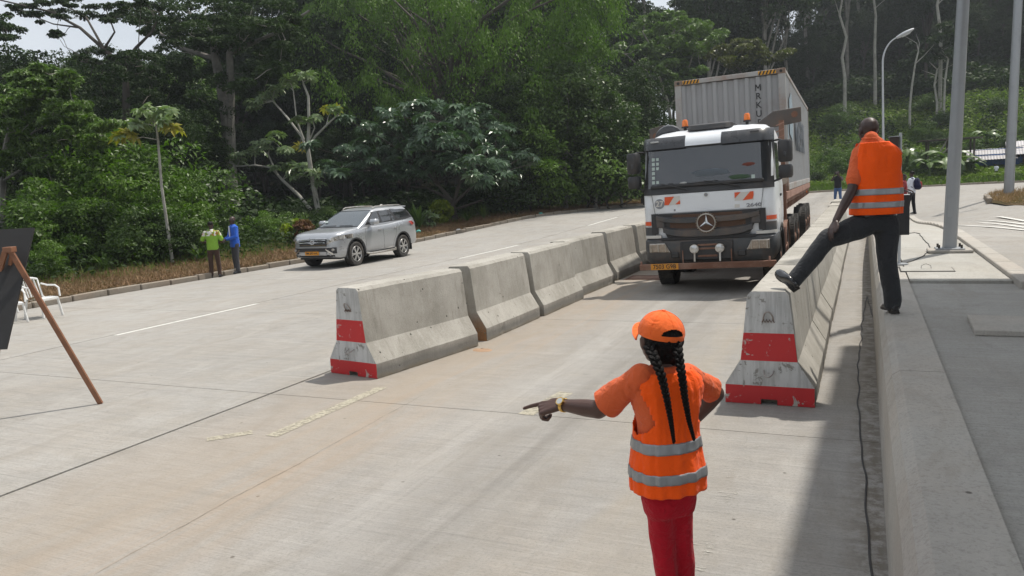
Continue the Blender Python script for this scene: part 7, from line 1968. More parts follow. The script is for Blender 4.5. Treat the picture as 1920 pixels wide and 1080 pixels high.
# --- undergrowth along the verge
names_ = {'bush_a': 'mid green', 'bush_b': 'bright green', 'bush_c': 'dark green'}
i = 46.0
while i < 118:
    for d0, d1, s0, s1 in ((4.0, 5.2, .35, .6), (6.0, 8.5, .6, .95)):
        X, Y = inwards(i + rng0.uniform(-.8, .8), rng0.uniform(d0, d1)); px = PX((X, Y, 1))[0]
        if Y < 5 or (395 < px < 660 and d0 < 5): continue
        k = rng0.choice(('bush_a', 'bush_b', 'bush_c', 'bush_a', 'bush_c')); nm = names_[k]
        tree(k, X, Y, rng0.uniform(s0, s1) * (.6 if 395 < px < 900 else 1), rng0.uniform(0, 6), label=nm + ' shrub in the undergrowth along the grass verge', cat='shrub', group=nm + ' shrubs along the verge', name='shrub', dz=-.1)
    i += rng0.uniform(1.7, 2.6)
# shrub mass in front of the forest at the left (tall, sunlit)
for px, py, d, k, s, c in ((110, 505, 3.0, 'bush_b', .65, 0), (175, 505, 4.2, 'bush_b', .85, 0), (235, 500, 3.4, 'bush_a', .85, 0), (285, 500, 3.6, 'bush_b', .8, 0), (345, 495, 3.2, 'bush_a', .7, 0), (60, 515, 5, 'bush_a', .8, 0), (200, 500, 6.5, 'bush_b', 1.25, 0), (270, 496, 6.5, 'bush_b', 1.2, 0), (330, 495, 6, 'bush_b', 1.1, 0), (130, 500, 6.5, 'bush_a', 1.1, 0), (235, 498, 8.5, 'bush_b', 1.45, 0), (310, 496, 8.5, 'bush_a', 1.4, 0)):
    p = G(px, py); X, Y = p.x - d * .55, p.y + d * .5
    tree(k, X, Y, s, rng0.uniform(0, 6), label='tall sunlit shrub of the mass behind the slender umbrella sapling', cat='shrub', group='tall sunlit shrubs at the left', name='shrub', dz=-.1)
# --- shrubs and low growth on the right hillside
for q in range(75):
    X, Y = rng0.uniform(-8, 40), rng0.uniform(74, 112); d = outside(X, Y)
    if not 5 < d < 36: continue
    px = PX((X, Y, 1))[0]
    if px > 2200 or px < 1230: continue
    if 1790 < px and d < 17: continue
    k = rng0.choice(('bush_a', 'bush_a', 'bush_b', 'bush_b')); nm = names_[k]
    tree(k, X, Y, rng0.uniform(.5, 1.0), rng0.uniform(0, 6), label=nm + ' shrub scattered on the grassy hillside', cat='shrub', group=nm + ' shrubs on the hillside', name='shrub', dz=-.15)

# --- pale slender trunks standing out on the hill
for q, (pts, Y, lab) in enumerate(((((1584, 146), (1579, 108), (1587, 70), (1574, 28), (1583, -25)), 104, 'crooked pale trunked tree left of the curved lamp'), (((1706, 198), (1710, 160), (1716, 120), (1722, 96)), 100, 'short bare leaning pale trunk on the open hillside'),
        (((1764, 92), (1762, 50), (1757, 10), (1764, -25)), 106, 'tall pale trunk with dark crown beside the thick lamp post'), (((1770, 192), (1772, 150), (1778, 110)), 102, 'thin straight pale sapling trunk left of the thick lamp post'), (((1641, 150), (1640, 90), (1642, 30), (1636, -20)), 110, 'slim grey trunk right behind the curved lamp arm'), (((1757, 192), (1752, 160), (1757, 130)), 103, 'short forked pale trunk at the edge of the hillside forest'))):
    P_px = [YP(x, y, Y) for x, y in pts]; bx = P_px[0].x; zb0 = gz(bx, Y); b0_ = Vector((bx, Y, zb0 - .2))
    root = empty('tree', (bx, Y, zb0)); tag(root, lab, 'tree'); off = Vector(root.location)
    r0 = .20 if q in (0, 2, 4) else .13
    tb = MB().tube([b0_ - off] + [p - off for p in P_px], [r0 * 1.2] + [r0 * (1 - .12 * k) for k in range(len(P_px))], 7)
    for k in range(3):
        s = P_px[-1 - (k % 2)] - off; tb.tube([s, s + Vector((rng0.uniform(-1, 1), 0, .9)), s + Vector((rng0.uniform(-2, 2), rng0.uniform(-1, 1), 2.0))], [r0 * .4, r0 * .25, r0 * .1], 5)
    tb.build('trunk', M['bark_white'], root, smooth=True)
    if q != 1:
        rg = np.random.default_rng(50 + q); e = np.array(P_px[-1] - off) + np.array([0, 0, 1.5]); cs = [e + rg.normal(size=3) * np.array([1.6, 1.6, 1.0]) for _ in range(16)]
        me = kites('crown', *cloud(rg, cs, [np.array([.9, .9, .5])] * 16, 70, .5)); meshobj('crown', me, M['leaf_dark'], root)
# light tree with open crown, and olive flat tree, above the container
def clump_tree(lab, basepx, Y, clumps, leafm, barkm, limbs_px, per, leaf, r0, seed, asp=.5, name='tree', cat='tree', **k):
    """clumps: (px, py, radius_px_x, radius_px_y); limbs: pixel polylines; all stood at distance Y with real depth scatter"""
    p0 = YP(basepx[0], basepx[1], Y); z0 = gz(p0.x, Y); root = empty(name, (p0.x, Y, z0)); tag(root, lab, cat); off = np.array(root.location); rg = np.random.default_rng(seed)
    cs = []; rs = []; sp = max(abs(c[0] - clumps[0][0]) for c in clumps) or 30; m_px = PX((p0.x, Y, z0))[2] / FOC
    for c in clumps:
        p = YP(c[0], c[1], Y); dy = rg.normal() * sp * m_px * .33; f = 1 + dy / Y
        P3 = np.array([p.x * f, Y + dy, CAM_H + (p.z - CAM_H) * f]) - off; cs.append(P3); rs.append(np.array([c[2] * m_px, c[2] * m_px, c[3] * m_px]))
    meshobj('crown', kites('crown', *cloud(rg, cs, rs, per, leaf, asp, **k)), M[leafm], root)
    tb = MB()
    for ln in limbs_px:
        pl = [YP(x, y, Y) - Vector(off) for x, y, _ in ln]; tb.tube(pl, [w * m_px for _, _, w in ln], 7, cap=False)
    # hidden twigs reach every clump
    tips = []
    for ln in limbs_px:
        for (x0, y0, _), (x1, y1, _) in zip(ln[:-1], ln[1:]): tips += [YP(x0 + (x1 - x0) * t, y0 + (y1 - y0) * t, Y) - Vector(off) for t in (.35, .7, 1)]
    tips = tips[3:]
    for c in sorted((Vector(c) for c in cs), key=lambda c: min((t - c).length for t in tips)):
        s = min(tips, key=lambda t: (t - c).length); m_ = s.lerp(c, .5) + Vector((rg.normal() * .12, rg.normal() * .12, -.08)) * (s - c).length; tb.tube([s, s.lerp(m_, .5) + Vector((0, 0, .05 * (s - c).length)), m_, c], [.75 * m_px, .6 * m_px, .5 * m_px, .25 * m_px], 4, cap=False); tips.append(m_); tips.append(c)
    gb = YP(*basepx, Y) - Vector(off); tb.tube([Vector((0, 0, -.3)), gb], [limbs_px[0][0][2] * m_px * 1.2, limbs_px[0][0][2] * m_px], 7)
    tb.build('trunk', M[barkm], root, smooth=True); return root
rr = random.Random(5)
def ring_clumps(cx, cy, rx, ry, n, r, fy_=.6, up=.2):
    out = []
    for k in range(n):
        a = rr.uniform(0, 2 * PI); q = rr.random() ** .5; y = cy + ry * q * math.sin(a); out.append((cx + rx * q * math.cos(a), y, r * rr.uniform(.7, 1.3), r * fy_ * rr.uniform(.7, 1.2)))
    return out
clump_tree('spreading tree with pale branches and light green crown left of the container', (1262, 250), 78, ring_clumps(1255, 62, 75, 34, 26, 17) + ring_clumps(1190, 100, 40, 22, 8, 14) + ring_clumps(1320, 68, 40, 30, 10, 16) + ring_clumps(1270, 135, 45, 22, 9, 14) + ring_clumps(1240, 120, 30, 20, 5, 13), 'leaf_mid', 'bark_pale',
    [[(1262, 250, 3.2), (1252, 190, 2.8), (1235, 140, 2.4), (1230, 105, 2), (1238, 60, 1.4)], [(1252, 190, 2.2), (1215, 135, 1.6), (1180, 108, 1.0)], [(1235, 130, 2), (1225, 95, 1.6), (1205, 60, 1)], [(1258, 200, 2.2), (1290, 130, 1.8), (1300, 100, 1.3), (1330, 75, .8)], [(1236, 100, 1.6), (1255, 70, 1.2), (1275, 45, .8)]], 170, .42, .2, 21)
clump_tree('tall straight pale trunk rising behind the spreading light green tree', (1209, 170), 92, ring_clumps(1205, -30, 70, 30, 16, 20), 'leaf_dark', 'bark_pale', [[(1209, 170, 4.5), (1211, 100, 4.2), (1209, 40, 3.8), (1206, -20, 3)]], 120, .5, .3, 22)
clump_tree('flat topped olive green tree directly above the container', (1400, 230), 84, ring_clumps(1400, 100, 78, 26, 30, 15, .45), 'leaf_olive', 'bark_dark', [[(1400, 230, 3), (1402, 160, 2.6), (1380, 120, 1.6)], [(1402, 160, 2), (1430, 115, 1.2)], [(1400, 150, 1.6), (1350, 120, .8)]], 190, .36, .2, 23)
# --- big overhanging bright green tree with drooping sprays (top centre)
def drooping():
    Y = 51; rg = np.random.default_rng(31); p0 = YP(860, 360, Y); z0 = gz(p0.x, Y); root = empty('tree', (p0.x, Y, z0)); tag(root, 'huge overhanging tree with drooping bright green sprays at top centre', 'tree'); off = np.array(root.location)
    m_px = PX((p0.x, Y, z0))[2] / FOC; cs = []
    def low(px):   # lower edge of the crown in the photo
        xs_ = [555, 600, 650, 700, 760, 850, 900, 960, 1000, 1050, 1090, 1130, 1165]; ys_ = [60, 150, 205, 215, 205, 200, 215, 230, 205, 135, 75, 90, -20]
        return float(np.interp(px, xs_, ys_))
    pl = []
    for k in range(400):
        px = rg.uniform(558, 1165); lo = low(px); py = lo - rg.random() ** 1.25 * (lo + 150); yy = Y + rg.normal() * 2.8 - 1.5 * (1 - abs(px - 860) / 300)
        pl.append((px, py, yy))
    C_, A_, Nn, Ln = [], [], [], []
    for px, py, yy in pl:
        p = np.array(YP(px, py, yy)); n = 230; wv = .85 * rg.uniform(.7, 1.3); a = rg.uniform(0, 2 * PI)
        # a spray: leaflets along short twigs that arch outward and hang
        d = rg.normal(size=(n, 3)) * np.array([wv * .62, wv * .62, .16]); rad = np.linalg.norm(d[:, :2], axis=1); d[:, 2] -= rad ** 1.6 * .95 + rg.random(n) ** 2 * .55
        C_.append(p + d); A_.append(d * np.array([1, 1, .2]) * .6 + rg.normal(size=(n, 3)) * .25 + np.array([0, 0, -.75])); Nn.append(d * np.array([1, 1, 0]) + np.array([0, 0, .8]) + rg.normal(size=(n, 3)) * .35); Ln.append(.21 * (.6 + .7 * rg.random(n)))
    C_ = np.vstack(C_) - off; Ln = np.concatenate(Ln)
    meshobj('crown', kites('crown', C_, np.vstack(A_), np.vstack(Nn), Ln, Ln * .42, .1), M['leaf_droop'], root)
    tb = MB(); ends = [tuple(np.array(YP(px, py, yy)) - off) for px, py, yy in pl[::11]]; limbs(tb, rg, (0, 0, -.5), (0, 0, 9), ends, .45, .8, 9); tb.build('trunk', M['bark_dark'], root, smooth=True)
drooping()
# --- spreading dark umbrella tree at the top left, and its neighbour with open branches
clump_tree('great spreading dark tree with twin pale trunks at upper left', (430, 330), 36, ring_clumps(420, 30, 170, 48, 70, 20, .42) + ring_clumps(340, 70, 90, 25, 20, 17, .4) + ring_clumps(480, 75, 90, 35, 26, 18, .5) + ring_clumps(400, 150, 70, 60, 24, 16, .5) + ring_clumps(500, 130, 60, 50, 16, 17, .5), 'leaf_dark', 'bark_pale',
    [[(430, 330, 13), (428, 240, 12), (420, 190, 10), (404, 110, 8), (398, 60, 6), (350, 20, 3)], [(430, 240, 9), (433, 160, 7), (430, 100, 6), (470, 30, 4)], [(404, 110, 5), (340, 90, 3.4), (290, 55, 2.2)], [(430, 100, 5), (520, 60, 3), (580, 20, 2)]], 230, .20, .4, 41)
clump_tree('dark tree whose bare black branches reach up against the sky at top left', (236, 330), 30, ring_clumps(250, 25, 80, 25, 22, 13, .4) + ring_clumps(120, 18, 90, 22, 26, 12, .38) + ring_clumps(190, 105, 45, 14, 12, 12, .45) + ring_clumps(250, 120, 60, 28, 26, 15, .5) + ring_clumps(235, 170, 75, 35, 30, 16, .5) + ring_clumps(60, 25, 60, 18, 12, 11, .4) + ring_clumps(110, 62, 28, 8, 5, 9, .4), 'leaf_dark', 'bark_dark',
    [[(236, 330, 8), (237, 220, 7), (236, 160, 6), (230, 125, 5)], [(230, 125, 4.5), (195, 92, 3.6), (150, 52, 2.8), (95, 22, 2.0), (0, 0, 1.4)], [(195, 92, 2.6), (160, 30, 1.8), (110, 5, 1.0)], [(230, 125, 4), (255, 90, 3), (285, 60, 2), (300, 25, 1.2)], [(195, 92, 2.4), (215, 60, 1.6), (200, 20, 1)], [(150, 52, 1.8), (100, 45, 1.2), (50, 25, .8)], [(236, 150, 3), (190, 120, 2), (150, 115, 1)]], 150, .16, .3, 42)
clump_tree('hanging dark foliage spray at the far top left edge', (-60, 330), 26, ring_clumps(10, 62, 38, 14, 14, 11, .5) + ring_clumps(-40, 40, 50, 30, 20, 15, .5), 'leaf_dark', 'bark_dark', [[(-60, 330, 7), (-62, 150, 6), (-45, 70, 4), (-5, 55, 2)]], 150, .16, .2, 43)
# --- large leaved lighter tree at far left, lower
clump_tree('broad crowned green tree with pale trunk at the far left edge', (4, 460), 20, ring_clumps(70, 160, 75, 32, 40, 17, .5) + ring_clumps(40, 220, 80, 50, 40, 18, .5) + ring_clumps(120, 230, 55, 45, 26, 16, .5) + ring_clumps(190, 255, 50, 30, 16, 15, .5) + ring_clumps(40, 300, 70, 45, 26, 16, .5) + ring_clumps(100, 330, 60, 35, 16, 14, .5), 'leaf_mid', 'bark_pale',
    [[(4, 460, 6), (5, 360, 5.5), (8, 285, 4.5), (20, 230, 3)], [(5, 340, 3), (40, 318, 2.2), (90, 290, 1.4)], [(8, 290, 2.5), (60, 250, 1.6), (120, 215, 1)]], 210, .22, .3, 44, asp=.38)
# --- palmate leaved trees
def palm_leaf_arrays(rg, c, size, n=9, tilt=.25, up=(0, 0, 1)):
    """one umbrella shaped leaf: n drooping leaflets around a hub, each made of two quads"""
    upv = np.array(up, float) + rg.normal(size=3) * tilt; upv /= np.linalg.norm(upv); x = np.cross(upv, [0.3, 1, .1]); x /= np.linalg.norm(x); y = np.cross(upv, x); V = []
    for k in range(n):
        a = 2 * PI * (k + .3 * rg.random()) / n; d = x * math.cos(a) + y * math.sin(a); s = np.cross(upv, d); Lf = size * .5 * rg.uniform(.85, 1.1); w = size * .088
        p0 = c + d * Lf * .06; p1 = c + d * Lf * .55 + upv * Lf * .06; p2 = c + d * Lf * .95 - upv * Lf * .22
        V.append([p0, p1 + s * w + upv * -.02 * size, p2, p1 - s * w + upv * -.02 * size])
    return V
def quads_mesh(name, V):
    V = np.array(V); n = len(V); me = bpy.data.meshes.new(name); me.from_pydata([tuple(p) for p in V.reshape(-1, 3)], [], [(4 * i, 4 * i + 1, 4 * i + 2, 4 * i + 3) for i in range(n)]); return me
def palmate_tree(lab, base, Y, limb_px, clusters, leaf_px, leafm, barkm, seed, per=7, ochre=(), name='tree', rad=1.0, tilt=.3, ysc=.3):
    p0 = YP(*base, Y); z0 = gz(p0.x, Y); root = empty(name, (p0.x, Y, z0)); tag(root, lab, 'tree'); off = Vector(root.location); m_px = PX((p0.x, Y, z0))[2] / FOC; rg = np.random.default_rng(seed)
    tb = MB()
    for ln in limb_px: tb.tube([YP(x, y, Y) - off for x, y, _ in ln], [w * m_px for _, _, w in ln], 7, cap=False)
    tb.tube([Vector((0, 0, -.2)), YP(*base, Y) - off], [limb_px[0][0][2] * m_px * 1.1, limb_px[0][0][2] * m_px], 7)
    tipsl = [YP(x, y, Y) - off for ln in limb_px for x, y, _ in ln[1:]]
    V = []; Vo = []
    for j, (px, py) in enumerate(clusters):
        c = YP(px, py, Y) - off; c.y += rg.normal() * ysc; s = min(tipsl, key=lambda t: (t - c).length); tb.tube([s, s.lerp(c, .5) + Vector((0, 0, .04)), c + Vector((0, 0, -.1))], [1.0 * m_px, .7 * m_px, .5 * m_px], 5, cap=False)
        for k in range(per):
            d = rg.normal(size=3); d[2] = abs(d[2]) * .5; d /= np.linalg.norm(d); lp_ = np.array(c) + d * leaf_px * m_px * .62 * rg.uniform(.3, 1.1) * rad * np.array([1, 1, .55])
            (Vo if j in ochre and k < per * .7 else V).extend(palm_leaf_arrays(rg, lp_, leaf_px * m_px * rg.uniform(.75, 1.2), 9, tilt, (d[0] * .6, d[1] * .6, 1)))
            if k % 2 == 0: tb.tube([c, c.lerp(Vector(lp_), .97)], [.5 * m_px, .35 * m_px], 4, cap=False)
    meshobj('crown', quads_mesh('crown', V), M[leafm], root)
    if Vo: meshobj('yellow_leaves', quads_mesh('yellow', Vo), M['leaf_ochre'], root)
    tb.build('trunk', M[barkm], root, smooth=True); return root
b_ = G(600, 418); Yc = b_.y + 1.0
palmate_tree('slender pale branched umbrella leaf tree standing behind the silver car', (600, 418), Yc,
    [[(600, 418, 5.5), (590, 360, 5), (583, 320, 4.4), (577, 280, 4)], [(577, 280, 3.4), (579, 230, 3), (578, 180, 2.4), (568, 155, 1.8)], [(578, 275, 2.6), (592, 255, 2.2), (612, 235, 1.8), (637, 212, 1.2)], [(577, 285, 2.8), (565, 255, 2.3), (540, 222, 2), (512, 190, 1.5)], [(570, 262, 1.8), (556, 225, 1.5), (550, 170, 1.1)],
     [(598, 412, 4), (560, 366, 3.2), (530, 338, 2.8), (508, 314, 2.4), (478, 310, 1.8), (445, 312, 1.4), (428, 303, 1)], [(520, 328, 1.8), (503, 290, 1.4), (508, 262, 1)], [(592, 385, 2), (588, 340, 1.5)], [(578, 268, 1.4), (590, 240, 1.2), (586, 224, .9)]],
    [(472, 192), (488, 186), (503, 178), (518, 168), (532, 160), (548, 152), (560, 142), (574, 138), (588, 148), (480, 200), (610, 205), (640, 206), (572, 226), (588, 224), (508, 252), (512, 268), (498, 278), (485, 272), (468, 284), (455, 290), (438, 296), (430, 306), (530, 282), (540, 276), (520, 316), (538, 312), (552, 322), (566, 314), (582, 322), (596, 326), (572, 332), (590, 345)], 30, 'leaf_pale', 'bark_white', 61, 6, ochre=(10, 23), rad=.8)
b_ = G(323, 492)
palmate_tree('slender umbrella sapling with one round head of big leaves behind the verge', (323, 490), b_.y,
    [[(323, 490, 3.4), (316, 440, 3), (303, 350, 2.6), (296, 262, 2.2), (293, 236, 1.6)]], [(292, 206), (268, 214), (318, 210), (292, 222), (330, 228), (254, 230), (278, 236), (308, 240), (272, 258)], 44, 'leaf_pale', 'bark_white', 62, 4, ochre=(7, 8), rad=.55, tilt=.2)
b_ = G(850, 420); Yd = b_.y + 2.5
cl = []
rr = random.Random(8)
for k in range(185):
    a = rr.uniform(-.12, PI + .12); q = rr.random() ** .55; cl.append((822 + 142 * q * math.cos(a), 320 - 128 * q * math.sin(a) + rr.uniform(-8, 14)))
cl += [(700 + rr.uniform(-25, 25), 300 + rr.uniform(-20, 40)) for _ in range(10)] + [(935 + rr.uniform(-25, 25), 320 + rr.uniform(-20, 50)) for _ in range(12)]
palmate_tree('wide dark umbrella leaf tree with low forked limbs behind the car', (852, 398), Yd, [[(852, 398, 5), (846, 375, 4.5), (820, 345, 3.2), (780, 300, 2)], [(850, 385, 4), (862, 340, 3), (870, 290, 2.2), (860, 240, 1.4)], [(852, 380, 3.6), (890, 345, 2.6), (930, 330, 1.6)], [(846, 375, 3), (800, 352, 2.2), (760, 350, 1.4), (715, 320, .9)], [(855, 392, 2.5), (905, 375, 1.8)]], cl, 33, 'leaf_blue', 'bark_dark', 63, 6, rad=1.0, ysc=2.2, tilt=.3)
# --- single verge plants
def rosette(lab, px, py, h_px, n, leafm, wid=.16, name='plant', spread=.6, cat='plant', seed=0, dy=.0):
    p = G(px, py); p = Vector((p.x, p.y + dy, gz(p.x, p.y + dy))); m_px = PX(p)[2] / FOC; Hh = h_px * m_px; root = empty(name, p); tag(root, lab, cat); rg = np.random.default_rng(seed + 71)
    for k in range(n):
        a = 2 * PI * k / n + rg.uniform(-.3, .3); sp_ = spread * rg.uniform(.3, 1.2); d = Vector((math.cos(a), math.sin(a), 0)); s = Vector((-d.y, d.x, 0)); rows = []; Lf = Hh * rg.uniform(.8, 1.1)
        for j in range(7):
            t = j / 6; c = d * (sp_ * Lf * t) + Vector((0, 0, Lf * (t - sp_ * .42 * t * t))); w = wid * Lf * math.sin(PI * min(.98, .12 + .86 * t)) * .8
            rows.append([tuple(c - s * w + Vector((0, 0, .25 * w))), tuple(c), tuple(c + s * w + Vector((0, 0, .25 * w)))])
        MB().grid(rows).build('leaf', M[leafm], root, smooth=True)
    return root
rosette('fern like rosette of long upright light green leaves behind the car', 786, 428, 50, 14, 'leaf_bright', .10, spread=.55, seed=1)
def small_bush(lab, px, py, rx, ry, leafm, leafpx, n=14, per=60, seed=0, cat='shrub', name='shrub', asp=.5, dpush=.4):
    p = G(px, py); v = (p - Vector((0, 0, CAM_H))).normalized(); X, Y = p.x + v.x * dpush, p.y + v.y * dpush; z0 = gz(X, Y); m_px = PX((X, Y, z0))[2] / FOC; rg = np.random.default_rng(seed + 90)
    root = empty(name, (X, Y, z0)); tag(root, lab, cat); cs = []; rs = []
    for k in range(n):
        d = rg.normal(size=3); d /= np.linalg.norm(d); cs.append(np.array([d[0] * rx * .7, d[1] * rx * .7, ry * (1 + d[2] * .8)]) * m_px); q = rx * .42 * m_px; rs.append(np.array([q, q, q * .8]))
    meshobj('foliage', kites('foliage', *cloud(rg, cs, rs, per, leafpx * m_px, asp)), M[leafm], root)
    tb = MB()
    for c in cs[:8]: tb.tube([(0, 0, -.05), tuple(np.array(c) * .5 + np.array([0, 0, -.02])), tuple(c)], [.9 * m_px, .7 * m_px, .4 * m_px], 5, cap=False)
    tb.build('stems', M['bark_dark'], root); return root
small_bush('round yellow green bush on the verge right of the car', 828, 420, 24, 20, 'leaf_yellow', 7, 26, 70, 1)
small_bush('reddish brown leafy bush behind the car bonnet', 572, 462, 20, 24, 'leaf_red', 7, 22, 70, 2)
small_bush('yellow green large leaved plant left of the car', 543, 462, 13, 22, 'leaf_yellow', 13, 9, 14, 3, cat='plant', name='plant', asp=.6)
small_bush('yellow green leafy top above the reddish bush', 566, 456, 12, 30, 'leaf_yellow', 9, 6, 14, 4, cat='plant', name='plant', asp=.6, dpush=1.2)
small_bush('pale leaved low plant between the rosette and the yellow bush', 806, 428, 17, 14, 'leaf_pale', 10, 12, 20, 5, cat='plant', name='plant')
rosette('low strappy green plant at the verge left of the two men', 352, 492, 44, 16, 'leaf_mid', .10, spread=.9, seed=5, dy=.6)
rosette('grassy green tuft on the verge at the left', 165, 512, 40, 22, 'leaf_mid', .05, spread=.8, seed=6, dy=.6)
rosette('tuft of long green grass blades right of the yellow bush', 900, 412, 30, 30, 'grass', .04, spread=.5, seed=7, dy=.5)
rosette('second tuft of green grass blades farther along the verge', 868, 418, 22, 26, 'grass', .05, spread=.6, seed=8, dy=.5)
# --- grass, straw and ground cover (nobody could count it)
def blades(name, lab, pts, h0, h1, w, mat, lean=.6, seed=0):
    rg = np.random.default_rng(seed); n = len(pts); P = np.array(pts); h = rg.uniform(h0, h1, n); a = rg.uniform(0, 2 * PI, n); ln_ = np.abs(rg.normal(size=n)) * lean
    top = P + np.stack([np.cos(a) * h * ln_, np.sin(a) * h * ln_, h / np.sqrt(1 + ln_ ** 2)], 1); b2 = rg.uniform(0, 2 * PI, n); s = np.stack([np.cos(b2), np.sin(b2), np.zeros(n)], 1) * w
    V = np.empty((n, 3, 3)); V[:, 0] = P - s; V[:, 1] = P + s; V[:, 2] = top; me = bpy.data.meshes.new(name); me.vertices.add(3 * n); me.vertices.foreach_set('co', V.reshape(-1)); me.loops.add(3 * n); me.loops.foreach_set('vertex_index', np.arange(3 * n).astype(np.int32)); me.polygons.add(n); me.polygons.foreach_set('loop_start', (np.arange(n) * 3).astype(np.int32))
    me.update(calc_edges=True); tag(meshobj(name, me, M[mat]), lab, kind='stuff')
rb = random.Random(3)
def scatter(n, i0, i1, d0, d1, cond=None, bias=1.0):
    out = []
    while len(out) < n:
        X, Y = inwards(rb.uniform(i0, i1), d0 + (d1 - d0) * rb.random() ** bias)
        if cond and not cond(X, Y): continue
        out.append((X, Y, gz(X, Y) - .02))
    return out
def scatter_hill(n, d0, d1, bias=1.0):
    out = []
    while len(out) < n:
        X = rb.uniform(-14, 48); Y = rb.uniform(60, 72 + (d1 + 6) * rb.random() ** bias); d = outside(X, Y)
        if d < d0 or d > d1: continue
        px = PX((X, Y, 1))[0]
        if px < 1180 or px > 2150: continue
        out.append((X, Y, gz(X, Y) - .02))
    return out
blades('dry_grass', 'tangled dry brown straw and leaves along the verge', scatter(75000, 44, 112, .08, 3.9), .06, .26, .013, 'straw', 2.2, 1)
blades('verge_grass', 'green grass growing through the dry verge', scatter(14000, 44, 125, 2.6, 6.0), .10, .42, .012, 'grass', .7, 2)
blades('hill_grass', 'green grass and low growth covering the hillside', scatter_hill(42000, .3, 42), .25, .9, .06, 'grass', .9, 3)
ic, ip = ISL
blades('island_grass', 'dry tufts on the traffic island', [(ic.x + (p[0] - ic.x) * q, ic.y + (p[1] - ic.y) * q, road_z(ic.x, ic.y) + .1) for p, q in [((lambda a, b_, t: (a[0] + (b_[0] - a[0]) * t, a[1] + (b_[1] - a[1]) * t))(ip[k], ip[(k + 1) % 7], rb.random()), rb.random() ** .5 * .97) for k in [rb.randrange(7) for _ in range(5000)]]], .06, .28, .012, 'straw', 1.0, 4)
def cover(name, lab, pts, leaf, mat, hz_, seed):
    rg = np.random.default_rng(seed); P = np.array(pts); n = len(P); P = P + np.stack([np.zeros(n), np.zeros(n), rg.random(n) * hz_], 1); Ln = leaf * rg.uniform(.5, 1.3, n)
    tag(meshobj(name, kites(name, P, rg.normal(size=(n, 3)) * np.array([1, 1, .4]), rg.normal(size=(n, 3)) * .5 + np.array([0, 0, 1]), Ln, Ln * .5), M[mat]), lab, kind='stuff')
cover('undergrowth', 'low leafy undergrowth at the forest foot', scatter(30000, 42, 125, 3.2, 11), .22, 'leaf_dark', .7, 5)
cover('forest_floor', 'dark leaf cover of the forest floor', scatter(24000, 42, 128, 9, 34), .5, 'leaf_dark', 1.3, 6)
cover('hill_cover', 'leafy ground cover on the hillside', scatter_hill(64000, 1.5, 44), .42, 'leaf_hill', .6, 7)
cover('hill_forest_floor', 'dark leaf cover under the hillside forest', scatter_hill(32000, 40, 85), .8, 'leaf_dark', 1.6, 16)
# litter on the verge
M['litter_w'] = simple('white_litter', (.7, .7, .68), .6, obj=False); M['litter_t'] = simple('turquoise_litter', (.08, .42, .36), .5, obj=False)
for px, py, mt, lab in ((860, 438, 'litter_w', 'crumpled white litter on the dry verge'), (785, 440, 'litter_t', 'turquoise plastic litter by the verge kerb behind the car'), (1014, 406, 'litter_t', 'small turquoise scrap on the far verge')):
    p = G(px, py - 3); o = lump((0, 0, 0), (.13, .10, .07), px % 7, 8).build('litter', M[mt], None); o.location = (p.x, p.y, gz(p.x, p.y) + .09); tag(o, lab, 'litter')
# ================================================================ house, shelter, banana plants at the right
M['tin'] = simple('corrugated_tin', (0.40, 0.39, 0.40), .5, .2, var=.15, scale=1, dirt=(.20, .15, .11), dirt_amt=.4)
M['blue_wall'] = simple('blue_painted_boards', (0.035, 0.115, 0.30), .75, var=.2, scale=2, dirt=(.09, .10, .12), dirt_amt=.4)
M['pink_wall'] = simple('faded_mauve_boards', (0.17, 0.10, 0.115), .8, var=.25, scale=2, dirt=(.08, .055, .05), dirt_amt=.5)
M['dark_in'] = simple('dark_opening', (0.012, 0.012, 0.013), .9)
HY = 80.0
pL = YP(1826, 326, HY); hz0 = gz(pL.x + 1.5, HY)
house = empty('house', (pL.x, HY, hz0), R(-6)); tag(house, 'low wooden house with tin roof, blue and mauve walls, right of the lamp post', 'house')
def H_(name, b, mat, par=house, **k): return b.build(name, M[mat], par, **k)
mh = HY / FOC * 1.0; ht = YP(1830, 292, HY).z - hz0; rt_ = YP(1900, 264, HY).z - hz0
wb = MB()
for k in range(18): H_('board', MB().box((.1 + .2 * k, 0, .55), (.19, .05, 1.1)), 'blue_wall')
H_('back_wall', MB().box((5.2, 5.5, ht / 2), (10.4, .08, ht)), 'blue_wall'); H_('side_wall', MB().box((0, 2.7, ht / 2), (.08, 5.4, ht)), 'blue_wall')
H_('window_opening', MB().box((1.8, .25, 1.1 + (ht - 1.1) / 2), (3.6, .05, ht - 1.1)), 'dark_in')
for k in range(7): H_('lattice_bar', MB().box((.15 + .55 * k, 0, 1.1 + (ht - 1.1) / 2), (.07, .06, ht - 1.1)), 'blue_wall')
for k in range(2): H_('lattice_rail', MB().box((1.8, -.01, 1.45 + .45 * k), (3.6, .05, .06)), 'blue_wall')
H_('eaves_beam', MB().box((5.0, -.02, ht - .04), (10.2, .1, .10)), 'blue_wall')
for k in range(31): H_('board', MB().box((3.75 + .2 * k, -.35 + .01 * (k % 2), ht * .5), (.19, .05, ht)), 'pink_wall')
H_('window', MB().box((6.9, -.40, 1.45), (.75, .04, .6)), 'dark_in'); H_('door', MB().box((4.6, -.40, .95), (.8, .04, 1.9)), 'dark_in')
def tin(x0, x1, y0, z0, y1, z1, name='roof'):
    n = int((x1 - x0) / .11); rows = []
    for (y, z) in ((y0, z0), (y1, z1)): rows.append([(x0 + (x1 - x0) * i / n, y, z + (.03 if i % 2 else 0)) for i in range(n + 1)])
    return H_(name, MB().grid(rows), 'tin')
